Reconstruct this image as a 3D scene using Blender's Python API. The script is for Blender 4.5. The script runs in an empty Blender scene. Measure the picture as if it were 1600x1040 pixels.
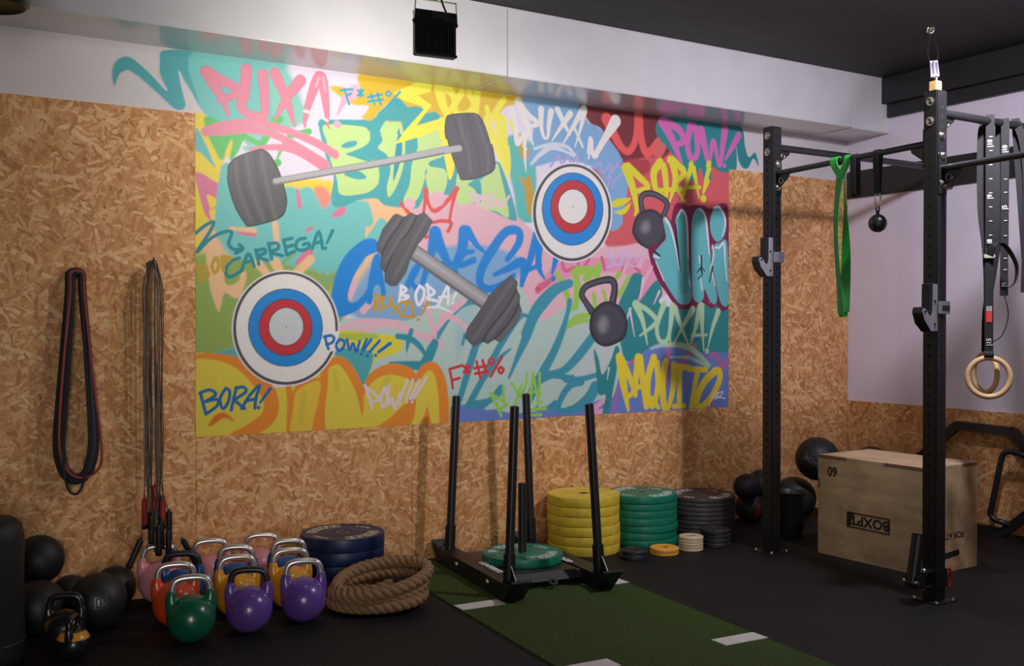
import bpy, bmesh, math, random
import numpy as np
from mathutils import Vector, Matrix, Euler

random.seed(7)
PI = math.pi
R = math.radians
SC = bpy.context.scene
COL = SC.collection

# ------------------------------------------------------------------ camera
cd = bpy.data.cameras.new('camera')
cd.sensor_fit = 'HORIZONTAL'; cd.sensor_width = 36.0; cd.lens = 36.0
cd.clip_start = 0.05; cd.clip_end = 60
cam = bpy.data.objects.new('camera', cd)
cam.location = (0, 0, 1.40)
cam.rotation_euler = (R(90) - math.atan(14 / 1600.0), 0, R(-31.5))
COL.objects.link(cam)
SC.camera = cam

# ------------------------------------------------------------------ view, world, lamps outside the frame
SC.view_settings.view_transform = 'Standard'
SC.view_settings.look = 'None'
SC.view_settings.gamma = 1.0
SC.view_settings.use_curve_mapping = False
SC.view_settings.exposure = 0.0
wd = bpy.data.worlds.new('world'); SC.world = wd
wd.use_nodes = True
bg = wd.node_tree.nodes['Background']
bg.inputs[0].default_value = (0.92, 0.95, 1.0, 1); bg.inputs[1].default_value = 0.03


def area(name, loc, target, size, power, color, size_y=None):
    l = bpy.data.lights.new(name, 'AREA'); l.energy = power; l.color = color; l.size = size
    if size_y:
        l.shape = 'RECTANGLE'; l.size_y = size_y
    o = bpy.data.objects.new(name, l); o.location = loc
    o.rotation_euler = (Vector(target) - Vector(loc)).to_track_quat('-Z', 'Y').to_euler()
    COL.objects.link(o); return o


# the hanging floodlight that lights the painted wall (its housing is built further down)
l_ = area('mural_flood_lamp', (2.01, 3.975, 2.635), (2.38, 5.435, 2.40), 0.13, 14.5, (1.0, 0.95, 0.87))
l_.data.spread = R(150)
# a second flood hung above the rack, right of the frame
area('rack_flood_lamp', (4.43, 2.75, 3.02), (4.95, 4.45, 1.0), 0.16, 62, (0.95, 0.90, 1.0))
# added fill for a low light behind the camera, aimed at the left corner
l_ = area('low_fill', (-0.7, -2.2, 1.25), (1.25, 5.3, 0.75), 1.6, 27, (1.0, 0.94, 0.88), 1.9)
l_.data.spread = R(95)


# ------------------------------------------------------------------ materials
def lin(c):
    return tuple(((v / 255) / 12.92 if v / 255 <= 0.04045 else ((v / 255 + 0.055) / 1.055) ** 2.4) for v in c) + (1.0,)


class NT:
    def __init__(s, name):
        s.m = bpy.data.materials.new(name); s.m.use_nodes = True
        s.t = s.m.node_tree; s.n = s.t.nodes; s.b = s.n['Principled BSDF']

    def new(s, t, **kw):
        n = s.n.new(t)
        for k, v in kw.items():
            setattr(n, k, v)
        return n

    def link(s, a, b):
        s.t.links.new(a, b)

    def math(s, op, a, b=None, c=None):
        n = s.new('ShaderNodeMath', operation=op)
        for i, v in enumerate((a, b, c)):
            if v is None: continue
            if isinstance(v, (int, float)): n.inputs[i].default_value = v
            else: s.link(v, n.inputs[i])
        return n.outputs[0]

    def mix(s, f, a, b, mode='MIX'):
        n = s.new('ShaderNodeMix', data_type='RGBA', blend_type=mode)
        for i, v in ((0, f), (6, a), (7, b)):
            if isinstance(v, (int, float)): n.inputs[i].default_value = v
            elif isinstance(v, tuple): n.inputs[i].default_value = v
            else: s.link(v, n.inputs[i])
        return n.outputs[2]

    def noise(s, vec, scale, detail=3, rough=.5):
        n = s.new('ShaderNodeTexNoise'); n.inputs['Scale'].default_value = scale
        n.inputs['Detail'].default_value = detail; n.inputs['Roughness'].default_value = rough
        if vec is not None: s.link(vec, n.inputs['Vector'])
        return n.outputs[0]

    def ramp(s, f, stops):
        n = s.new('ShaderNodeValToRGB'); s.link(f, n.inputs[0]); e = n.color_ramp.elements
        while len(e) < len(stops): e.new(0.5)
        for k, (p, c) in enumerate(stops):
            e[k].position = p; e[k].color = c if len(c) == 4 else lin(c)
        return n.outputs[0]

    def coord(s):
        return s.new('ShaderNodeTexCoord').outputs['Object']

    def bump(s, h, strength=.2, dist=.01):
        n = s.new('ShaderNodeBump'); n.inputs['Strength'].default_value = strength
        n.inputs['Distance'].default_value = dist; s.link(h, n.inputs['Height'])
        s.link(n.outputs[0], s.b.inputs['Normal'])


def mat(name, col, rough=.5, metal=0.0, var=.10, vscale=14, bump=0, bscale=60, spec=.5, coat=0):
    """painted or moulded surface: colour with slight mottling and grain"""
    q = NT(name); v = q.coord()
    f = q.noise(v, vscale, 4)
    c = lin(col)
    lo = tuple(x * (1 - var) for x in c[:3]) + (1,); hi = tuple(min(1, x * (1 + var)) for x in c[:3]) + (1,)
    q.link(q.ramp(f, [(.3, lo), (.7, hi)]), q.b.inputs['Base Color'])
    q.b.inputs['Roughness'].default_value = rough; q.b.inputs['Metallic'].default_value = metal
    q.b.inputs['Specular IOR Level'].default_value = spec
    if coat:
        q.b.inputs['Coat Weight'].default_value = coat; q.b.inputs['Coat Roughness'].default_value = .1
    if bump: q.bump(q.noise(v, bscale, 4), bump, .004)
    return q.m


def osb(name, ax, gain=1.0, seed=0):
    """oriented strand board: layers of flat wood flakes lying every way"""
    q = NT(name); sep = q.new('ShaderNodeSeparateXYZ'); q.link(q.coord(), sep.inputs[0])
    cmb = q.new('ShaderNodeCombineXYZ'); q.link(sep.outputs[ax], cmb.inputs[0]); q.link(sep.outputs[2], cmb.inputs[1])
    uv = cmb.outputs[0]
    wob = q.new('ShaderNodeTexNoise'); wob.inputs['Scale'].default_value = 9; wob.inputs['Detail'].default_value = 3
    q.link(uv, wob.inputs['Vector'])
    wv = q.new('ShaderNodeVectorMath', operation='MULTIPLY_ADD')
    q.link(wob.outputs[1], wv.inputs[0]); wv.inputs[1].default_value = (.018, .018, 0); q.link(uv, wv.inputs[2])
    g = lambda r, gg, b: tuple(min(.95, x * gain) for x in lin((r, gg, b))[:3]) + (1,)
    base = q.ramp(q.noise(uv, 16, 6, .65), [(.3, g(170, 112, 64)), (.5, g(202, 144, 92)), (.72, g(214, 162, 108))])
    # one layer = a grid of cells, each holding one straight flake turned its own way
    cells = [(.10, 12, .10), (.21, 31, .075), (.09, 71, .10), (.17, 5, .08), (.075, 48, .10), (.26, 64, .055), (.12, 23, .075), (.065, 83, .11),
             (.19, 39, .055), (.10, 57, .08), (.15, 17, .06), (.075, 3, .08), (.14, 77, .055), (.24, 44, .04), (.055, 29, .11)]
    for k, (cell, ang, wid) in enumerate(cells):
        rt = q.new('ShaderNodeMapping'); q.link(wv.outputs[0], rt.inputs[0]); rt.inputs['Rotation'].default_value = (0, 0, R(ang))
        rt.inputs['Scale'].default_value = (1 / cell, 1 / cell, 1); rt.inputs['Location'].default_value = (seed * 3.1 + k * 7.73, k * 5.31 + seed, 0)
        fl = q.new('ShaderNodeVectorMath', operation='FLOOR'); q.link(rt.outputs[0], fl.inputs[0])
        fr = q.new('ShaderNodeVectorMath', operation='FRACTION'); q.link(rt.outputs[0], fr.inputs[0])
        wn = q.new('ShaderNodeTexWhiteNoise', noise_dimensions='2D'); q.link(fl.outputs[0], wn.inputs['Vector'])
        sc = q.new('ShaderNodeSeparateColor'); q.link(wn.outputs['Color'], sc.inputs[0])
        cn = q.new('ShaderNodeVectorMath', operation='SUBTRACT'); q.link(fr.outputs[0], cn.inputs[0]); cn.inputs[1].default_value = (.5, .5, 0)
        vr = q.new('ShaderNodeVectorRotate', rotation_type='Z_AXIS'); q.link(cn.outputs[0], vr.inputs['Vector'])
        q.link(q.math('MULTIPLY', sc.outputs[0], 6.283), vr.inputs['Angle'])
        sp = q.new('ShaderNodeSeparateXYZ'); q.link(vr.outputs[0], sp.inputs[0])
        ly = q.math('ADD', sp.outputs[1], q.math('MULTIPLY', sp.outputs[0], q.math('MULTIPLY_ADD', sc.outputs[2], .16, -.08)))
        on = q.math('MULTIPLY', q.math('LESS_THAN', q.math('ABSOLUTE', sp.outputs[0]), q.math('MULTIPLY_ADD', sc.outputs[1], .16, .31)),
                    q.math('LESS_THAN', q.math('ABSOLUTE', ly), q.math('MULTIPLY_ADD', sc.outputs[2], wid, wid * .45)))
        gr = q.new('ShaderNodeMapping'); q.link(vr.outputs[0], gr.inputs[0]); gr.inputs['Scale'].default_value = (2.5, 26, 1)
        grain = q.noise(gr.outputs[0], 1.4, 3)
        val = q.math('MULTIPLY_ADD', grain, .34, q.math('MULTIPLY', wn.outputs['Value'], .72))
        col = q.ramp(val, [(.08, g(146, 92, 50)), (.26, g(184, 126, 76)), (.50, g(206, 150, 98)), (.76, g(224, 176, 122)), (.98, g(244, 208, 158))])
        base = q.mix(q.math('MULTIPLY', on, .86), base, col)
    fleck = q.new('ShaderNodeTexVoronoi', voronoi_dimensions='2D'); fleck.inputs['Scale'].default_value = 16
    q.link(wv.outputs[0], fleck.inputs['Vector'])
    base = q.mix(q.math('MULTIPLY', q.math('LESS_THAN', fleck.outputs['Distance'], .05), .55), base, g(86, 48, 26))
    q.link(base, q.b.inputs['Base Color'])
    q.b.inputs['Roughness'].default_value = .55; q.b.inputs['Specular IOR Level'].default_value = .3
    q.bump(q.noise(uv, 120, 3), .12, .003)
    return q.m


def rubber_floor():
    q = NT('black_rubber_floor'); v = q.coord()
    sp = q.new('ShaderNodeTexVoronoi'); sp.inputs['Scale'].default_value = 130; q.link(v, sp.inputs['Vector'])
    sc = q.new('ShaderNodeSeparateColor'); q.link(sp.outputs['Color'], sc.inputs[0])
    speck = q.math('MULTIPLY', q.math('GREATER_THAN', sc.outputs[0], .965), q.math('LESS_THAN', sp.outputs['Distance'], .32))
    base = q.ramp(q.noise(v, 2.3, 6, .6), [(.35, (15, 14, 14)), (.7, (22, 20, 20))])
    q.link(q.mix(q.math('MULTIPLY', speck, .25), base, lin((110, 110, 112))), q.b.inputs['Base Color'])
    q.b.inputs['Roughness'].default_value = .66; q.b.inputs['Specular IOR Level'].default_value = .26
    q.bump(q.noise(v, 220, 3), .35, .002)
    return q.m


def turf_mat():
    q = NT('green_turf'); v = q.coord()
    mp = q.new('ShaderNodeMapping'); q.link(v, mp.inputs[0]); mp.inputs['Scale'].default_value = (1, .55, 1)
    f = q.noise(mp.outputs[0], 260, 3, .7); big = q.noise(v, 3.5, 4)
    c = q.ramp(f, [(.25, (30, 42, 18)), (.5, (58, 76, 36)), (.75, (92, 108, 58))])
    q.link(q.mix(q.math('MULTIPLY', big, .35), c, lin((56, 66, 30))), q.b.inputs['Base Color'])
    q.b.inputs['Roughness'].default_value = .9; q.b.inputs['Specular IOR Level'].default_value = .15
    q.bump(f, .8, .006)
    return q.m


def plywood():
    q = NT('birch_plywood'); v = q.coord()
    mp = q.new('ShaderNodeMapping'); q.link(v, mp.inputs[0]); mp.inputs['Scale'].default_value = (6, 1.2, 6)
    f = q.noise(mp.outputs[0], 3.2, 6, .6); sm = q.noise(v, 6.5, 5, .6)
    c = q.ramp(f, [(.3, (166, 138, 104)), (.55, (186, 158, 122)), (.75, (198, 172, 136))])
    d = q.ramp(sm, [(.30, (150, 134, 112)), (.52, (255, 255, 255))])
    q.link(q.mix(.38, c, d, 'MULTIPLY'), q.b.inputs['Base Color']); q.b.inputs['Roughness'].default_value = .5
    return q.m


def mural_mat():
    q = NT('spray_paint'); a = q.new('ShaderNodeVertexColor'); a.layer_name = 'paint'
    v = q.coord(); f = q.noise(v, 40, 4)
    q.link(q.mix(.10, a.outputs[0], q.ramp(f, [(.3, (205, 205, 205)), (.7, (255, 255, 255))]), 'MULTIPLY'), q.b.inputs['Base Color'])
    q.b.inputs['Roughness'].default_value = .45; q.b.inputs['Specular IOR Level'].default_value = .3
    return q.m


def ceiling_mat():
    q = NT('black_painted_concrete'); v = q.coord()
    f = q.noise(v, 2.2, 8, .65)
    q.link(q.ramp(f, [(.35, (21, 21, 22)), (.62, (33, 32, 34)), (.8, (58, 57, 59))]), q.b.inputs['Base Color'])
    q.b.inputs['Roughness'].default_value = .65
    q.bump(q.noise(v, 5, 9, .7), .5, .02)
    return q.m


def rope_mat(name, a, b):
    q = NT(name); v = q.coord(); f = q.noise(v, 150, 4, .7)
    q.link(q.ramp(f, [(.3, a), (.7, b)]), q.b.inputs['Base Color']); q.b.inputs['Roughness'].default_value = .95
    q.b.inputs['Specular IOR Level'].default_value = .1
    q.bump(f, .6, .003)
    return q.m


M = {}
M['wall'] = mat('white_wall_paint', (214, 208, 210), .6, var=.03, vscale=3, bump=.05, bscale=180)
M['wall_mauve_light'] = mat('white_wall_mauve_light', (216, 208, 224), .6, var=.03, vscale=3, bump=.05, bscale=180)  # white wall with the mauve cast of the light put into its colour
M['duct'] = mat('satin_grey_paint', (206, 205, 208), .24, var=.04, vscale=5, spec=.9, coat=.35)
M['ceil'] = ceiling_mat()
M['beam'] = mat('black_beam_paint', (32, 31, 34), .5, var=.2, vscale=6, bump=.3, bscale=18)
M['osb'] = osb('strand_board_front', 0, 1.05)
M['osb2'] = osb('strand_board_end', 1, .92, 4)
M['floor'] = rubber_floor()
M['turf'] = turf_mat()
M['mark'] = mat('white_turf_fibre', (205, 198, 192), .9, var=.12, vscale=200, bump=.5, bscale=300)
M['mural'] = mural_mat()
M['black'] = mat('black_powder_coat', (24, 24, 26), .42, var=.12, bump=.08, bscale=400)
M['black2'] = mat('satin_black_steel', (36, 36, 39), .34, var=.12)
M['hole'] = mat('dark_hole', (6, 6, 6), .9, var=.05)
M['rubber'] = mat('black_rubber', (22, 22, 23), .55, var=.18, bump=.12, bscale=160)
M['rubber2'] = mat('charcoal_rubber', (32, 32, 34), .5, var=.15, bump=.15, bscale=90)
M['steel'] = mat('zinc_steel', (196, 192, 180), .28, 1.0, var=.1, vscale=60)
M['chrome'] = mat('brushed_chrome', (216, 212, 210), .3, .82, var=.06, vscale=30)
M['greymetal'] = mat('grey_metal_plate', (158, 156, 164), .38, .55, var=.08, vscale=40)
M['ply'] = plywood()
M['plydark'] = mat('scorched_ply_edge', (112, 88, 64), .7, var=.25, vscale=60)
M['ink'] = mat('black_print', (36, 30, 26), .7, var=.15)
M['white'] = mat('white_print', (226, 224, 222), .6, var=.04)
M['cream'] = mat('cream_print', (216, 204, 160), .6, var=.06)
M['rope'] = rope_mat('brown_manila', (110, 84, 60), (166, 132, 100))
M['rope2'] = rope_mat('pale_manila', (150, 120, 84), (206, 174, 130))
M['wood'] = mat('ring_birch', (212, 176, 130), .4, var=.08, vscale=20)
M['block'] = mat('pine_block', (206, 160, 96), .6, var=.15, vscale=30)
M['red'] = mat('red_foam', (176, 44, 40), .6, var=.1)
M['redsteel'] = mat('red_anodised', (190, 30, 40), .3, .3)
M['strap'] = mat('black_webbing', (24, 23, 26), .75, var=.15, vscale=200, bump=.3, bscale=500)
M['cable'] = mat('dark_coated_cable', (70, 58, 48), .5, var=.3, vscale=8)
M['cable2'] = mat('grey_coated_cable', (128, 120, 112), .4, var=.2, vscale=8)
M['green'] = mat('green_latex', (46, 172, 66), .45, var=.08)
M['darkred'] = mat('dark_red_vinyl', (96, 20, 26), .5)
M['redband'] = mat('dark_red_latex', (140, 34, 26), .5)
M['purpleband'] = mat('dark_purple_latex', (44, 36, 58), .5)
M['tan'] = mat('tan_cushion', (170, 160, 140), .7)
EN = dict(pink=(214, 138, 150), blue=(30, 84, 140), orange=(206, 74, 34), green=(14, 92, 64), yellow=(216, 150, 40), purple=(98, 66, 148), black=(26, 26, 28))
for k, c in EN.items():
    M['kb_' + k] = mat(k + '_enamel', c, .3, var=.14, vscale=9, bump=.1, bscale=40, coat=.25)
BU = dict(yellow=(214, 186, 56), green=(18, 118, 92), blue=(18, 40, 76), grey=(66, 62, 62), black=(38, 38, 40), orange=(226, 162, 60), beige=(196, 180, 150))
for k, c in BU.items():
    M['bp_' + k] = mat(k + '_bumper_rubber', c, .42, var=.14, vscale=18, bump=.05, bscale=70)
M['navy'] = mat('slate_blue_face', (62, 66, 76), .5, var=.1)
q_ = NT('lamp_lens'); q_.b.inputs['Emission Color'].default_value = (1, .94, .86, 1); q_.b.inputs['Emission Strength'].default_value = 6
M['lens'] = q_.m


# ------------------------------------------------------------------ mesh helpers
def obj(name, bm, m, parent=None, smooth=None, loc=None, rot=None):
    me = bpy.data.meshes.new(name); bm.normal_update(); bm.to_mesh(me); bm.free()
    for x in (m if isinstance(m, (list, tuple)) else [m]): me.materials.append(x)
    o = bpy.data.objects.new(name, me); COL.objects.link(o)
    if parent: o.parent = parent
    if loc: o.location = loc
    if rot: o.rotation_euler = rot
    if smooth:
        me.polygons.foreach_set('use_smooth', [True] * len(me.polygons))
        try: me.set_sharp_from_angle(angle=R(smooth))
        except Exception: pass
    return o


def tag(o, label=None, cat=None, group=None, kind=None):
    if label: o['label'] = label
    if cat: o['category'] = cat
    if group: o['group'] = group
    if kind: o['kind'] = kind
    return o


def thing(name, label, cat, loc=(0, 0, 0), rz=0, group=None):
    o = bpy.data.objects.new(name, None); COL.objects.link(o); o.empty_display_size = .1
    o.location = loc; o.rotation_euler = (0, 0, rz)
    return tag(o, label, cat, group)


def dup(root, loc, rz, label, group=None):
    r = root.copy(); COL.objects.link(r); r.location = loc; r.rotation_euler = (0, 0, rz); tag(r, label, None, group)
    for ch in list(root.children):
        c = ch.copy(); COL.objects.link(c); c.parent = r
        for gch in list(ch.children):
            d = gch.copy(); COL.objects.link(d); d.parent = c
    return r


def box(bm, lo, hi, bev=0, mi=0, M4=None, seg=2):
    t = bmesh.new()
    bmesh.ops.create_cube(t, size=1)
    lo, hi = Vector(lo), Vector(hi)
    for v in t.verts: v.co = Vector(((v.co[i] + .5) * (hi[i] - lo[i]) + lo[i]) for i in range(3))
    if bev: bmesh.ops.bevel(t, geom=t.edges[:], offset=bev, segments=seg, affect='EDGES')
    merge(bm, t, M4, mi)


def merge(bm, t, M4=None, mi=0):
    mp = {}
    for v in t.verts: mp[v] = bm.verts.new(M4 @ v.co if M4 else v.co)
    for f in t.faces:
        try:
            nf = bm.faces.new([mp[v] for v in f.verts]); nf.material_index = mi or f.material_index
        except ValueError: pass
    t.free()


def lathe(bm, prof, n=48, M4=None, mi=0, closed=False):
    """prof: (r, z) list; r = 0 ends close to a point"""
    rings = []
    for r, z in prof:
        if r < 1e-6: rings.append([bm.verts.new(Vector((0, 0, z)))])
        else: rings.append([bm.verts.new(Vector((r * math.cos(2 * PI * k / n), r * math.sin(2 * PI * k / n), z))) for k in range(n)])
    vs = [v for g in rings for v in g]
    pairs = list(zip(rings, rings[1:])) + ([(rings[-1], rings[0])] if closed else [])
    for a, b in pairs:
        for k in range(n):
            k2 = (k + 1) % n
            if len(a) == 1 and len(b) == 1: continue
            if len(a) == 1: f = bm.faces.new((a[0], b[k2], b[k]))
            elif len(b) == 1: f = bm.faces.new((a[k], a[k2], b[0]))
            else: f = bm.faces.new((a[k], a[k2], b[k2], b[k]))
            f.material_index = mi
    if M4:
        for v in vs: v.co = M4 @ v.co


def frames(P, closed=False):
    n = len(P); T = []
    for i in range(n):
        a = P[(i - 1) % n] if (closed or i) else P[0]
        b = P[(i + 1) % n] if (closed or i < n - 1) else P[-1]
        T.append((b - a).normalized())
    up = Vector((0, 0, 1)) if abs(T[0].z) < .9 else Vector((0, 1, 0))
    N = (up - T[0] * up.dot(T[0])).normalized(); out = []
    for i in range(n):
        N = (N - T[i] * N.dot(T[i]))
        N = N.normalized() if N.length > 1e-6 else T[i].orthogonal().normalized()
        out.append((T[i], N, T[i].cross(N)))
    return out


def tube(bm, pts, r, n=12, closed=False, caps=True, mi=0, flat=None):
    """round tube through pts; r a number or a list; flat=(a, b) sweeps a rectangle instead"""
    P = [Vector(p) for p in pts]; rr = r if isinstance(r, (list, tuple)) else [r] * len(P)
    rings = []
    for i, (p, (T, N, B)) in enumerate(zip(P, frames(P, closed))):
        if flat:
            a, b = flat
            ring = [bm.verts.new(p + N * (sa * a) + B * (sb * b)) for sa, sb in ((1, 1), (-1, 1), (-1, -1), (1, -1))]
        else:
            ring = [bm.verts.new(p + (N * math.cos(2 * PI * k / n) + B * math.sin(2 * PI * k / n)) * rr[i]) for k in range(n)]
        rings.append(ring)
    m = len(rings[0])
    for a, b in list(zip(rings, rings[1:])) + ([(rings[-1], rings[0])] if closed else []):
        for k in range(m):
            f = bm.faces.new((a[k], a[(k + 1) % m], b[(k + 1) % m], b[k])); f.material_index = mi
    if caps and not closed:
        f = bm.faces.new(rings[0][::-1]); f.material_index = mi
        f = bm.faces.new(rings[-1]); f.material_index = mi


def cyl(bm, a, b, r, n=20, mi=0):
    tube(bm, [a, b], r, n, mi=mi)


def spline(pts, sub=8, closed=False):
    P = [np.array(p, float) for p in pts]; n = len(P); out = []
    rng = range(n if closed else n - 1)
    for i in rng:
        p0 = P[(i - 1) % n] if (closed or i) else P[0]
        p1, p2 = P[i], P[(i + 1) % n]
        p3 = P[(i + 2) % n] if (closed or i < n - 2) else P[-1]
        for k in range(sub):
            t = k / sub
            out.append(.5 * (2 * p1 + (p2 - p0) * t + (2 * p0 - 5 * p1 + 4 * p2 - p3) * t * t + (3 * p1 - p0 - 3 * p2 + p3) * t ** 3))
    if not closed: out.append(P[-1])
    return out


def prism(bm, outline, d, M4=None, mi=0, bev=0):
    """outline in local XY, extruded along Z by d (centred)"""
    t = bmesh.new()
    lo = [t.verts.new((x, y, -d / 2)) for x, y in outline]; hi = [t.verts.new((x, y, d / 2)) for x, y in outline]
    n = len(lo)
    t.faces.new(lo[::-1]); t.faces.new(hi)
    for k in range(n): t.faces.new((lo[k], lo[(k + 1) % n], hi[(k + 1) % n], hi[k]))
    bmesh.ops.recalc_face_normals(t, faces=t.faces[:])
    if bev: bmesh.ops.bevel(t, geom=t.edges[:], offset=bev, segments=2, affect='EDGES')
    merge(bm, t, M4, mi)


def text_bm(s, size, bold=.02, depth=.0006):
    """flat lettering in XY, centred"""
    cu = bpy.data.curves.new('t', 'FONT'); cu.body = s; cu.size = size; cu.extrude = depth / 2; cu.offset = bold * size
    cu.align_x = 'CENTER'; cu.align_y = 'CENTER'; cu.resolution_u = 3
    o = bpy.data.objects.new('t', cu); COL.objects.link(o)
    dg = bpy.context.evaluated_depsgraph_get(); dg.update()
    me = bpy.data.meshes.new_from_object(o.evaluated_get(dg))
    bm = bmesh.new(); bm.from_mesh(me)
    bpy.data.objects.remove(o); bpy.data.curves.remove(cu); bpy.data.meshes.remove(me)
    return bm


def T4(loc=(0, 0, 0), rot=(0, 0, 0), s=(1, 1, 1)):
    return Matrix.LocRotScale(Vector(loc), Euler(rot), Vector(s))


def put_text(bm, s, size, M4, bold=.02, sx=1.0, depth=.0006):
    merge(bm, text_bm(s, size, bold, depth), M4 @ Matrix.Diagonal((sx, 1, 1, 1)))


def ring_text(bm, s, size, rad, mid, z, step, bold=.03, flip=False):
    """letters around a disc, reading clockwise from outside the rim"""
    n = len(s)
    for k, ch in enumerate(s):
        a = mid - (k - (n - 1) / 2) * step
        put_text(bm, ch, size, T4((rad * math.cos(a), rad * math.sin(a), z), (0, 0, a - PI / 2)), bold)


def remeshed(bm, vox, smooth_it=4):
    """joined lumps melted into one continuous skin"""
    me = bpy.data.meshes.new('tmp'); bm.to_mesh(me); bm.free()
    o = bpy.data.objects.new('tmp', me); COL.objects.link(o)
    md = o.modifiers.new('r', 'REMESH'); md.mode = 'VOXEL'; md.voxel_size = vox
    if smooth_it:
        s = o.modifiers.new('s', 'SMOOTH'); s.iterations = smooth_it; s.factor = .6
    dg = bpy.context.evaluated_depsgraph_get(); dg.update()
    m2 = bpy.data.meshes.new_from_object(o.evaluated_get(dg))
    out = bmesh.new(); out.from_mesh(m2)
    bpy.data.objects.remove(o); bpy.data.meshes.remove(me); bpy.data.meshes.remove(m2)
    return out


def struct(name, bm, m, **kw):
    o = obj(name, bm, m, **kw); o['kind'] = 'structure'; return o


# ================================================================== the room
WY, WX, CZ = 5.45, 6.40, 3.22
b = bmesh.new(); box(b, (-3, WY, 0), (WX + .1, WY + .1, CZ + .2)); struct('wall_back', b, M['wall'])
b = bmesh.new(); box(b, (WX, -2.5, 0), (WX + .1, WY, CZ + .2)); struct('wall_right', b, M['wall_mauve_light'])
b = bmesh.new(); box(b, (-3, -2.5, -.1), (WX + .1, WY + .1, 0)); struct('floor', b, M['floor'])
b = bmesh.new(); box(b, (-3, -2.5, CZ), (WX, WY, CZ + .1)); struct('ceiling', b, M['ceil'])
# strand-board cladding: 1.25 m boards, 2.50 m high on the back wall, 0.81 m high on the right wall
for k, (x0, x1, z1) in enumerate(((-1.11, .139, 2.5), (.141, 1.388, 2.5), (1.39, 2.639, 2.5), (2.641, 3.889, 2.5), (3.891, 5.144, 2.5), (5.147, 6.398, 2.505))):
    b = bmesh.new(); box(b, (x0, WY - .016, 0), (x1, WY - .0005, z1), .001)
    struct('trim_%d' % (k + 1), b, M['osb'])
for k, (y0, y1) in enumerate(((4.19, 5.432), (2.94, 4.188), (1.69, 2.938))):
    b = bmesh.new(); box(b, (WX - .015, y0, 0), (WX - .0005, y1, .808), .001)
    struct('trim_%d' % (k + 7), b, M['osb2'])
# boxed duct along the top of the back wall
b = bmesh.new(); box(b, (-3, 5.05, 2.825), (3.064, WY - .001, CZ - .001), .004)
struct('trim_10', b, M['duct'])
b = bmesh.new(); box(b, (3.066, 5.05, 2.825), (5.99, WY - .001, CZ - .001), .004)
struct('trim_11', b, M['duct'])
b = bmesh.new(); box(b, (5.992, 5.05, 2.82), (6.31, WY - .001, CZ - .001), .004); box(b, (6.31, 5.05, 2.82), (6.399, WY - .001, 3.03), .003)
struct('trim_12', b, M['duct'])
b = bmesh.new()
cyl(b, (3.065, 5.0485, 2.825), (3.065, 5.0485, CZ), .003, 8); cyl(b, (3.065, 5.05, 2.823), (3.065, 5.44, 2.823), .003, 8)
cyl(b, (5.991, 5.0485, 2.822), (5.991, 5.0485, CZ), .003, 8)
tube(b, [(-2, 5.047, CZ - .004), (6.3, 5.047, CZ - .004)], .004, 6)
struct('trim_13', b, M['wall'])
# black beams and rail on the right wall
b = bmesh.new(); box(b, (6.31, -2.5, 3.03), (WX - .001, WY - .001, CZ - .001), .006); struct('trim_14', b, M['beam'])
b = bmesh.new(); box(b, (6.36, -2.5, 2.934), (WX - .001, 5.049, 3.029), .004); struct('trim_15', b, M['beam'])
b = bmesh.new(); box(b, (6.375, -2.5, 2.372), (WX - .001, 5.43, 2.576), .004); struct('trim_16', b, M['beam'])

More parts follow.
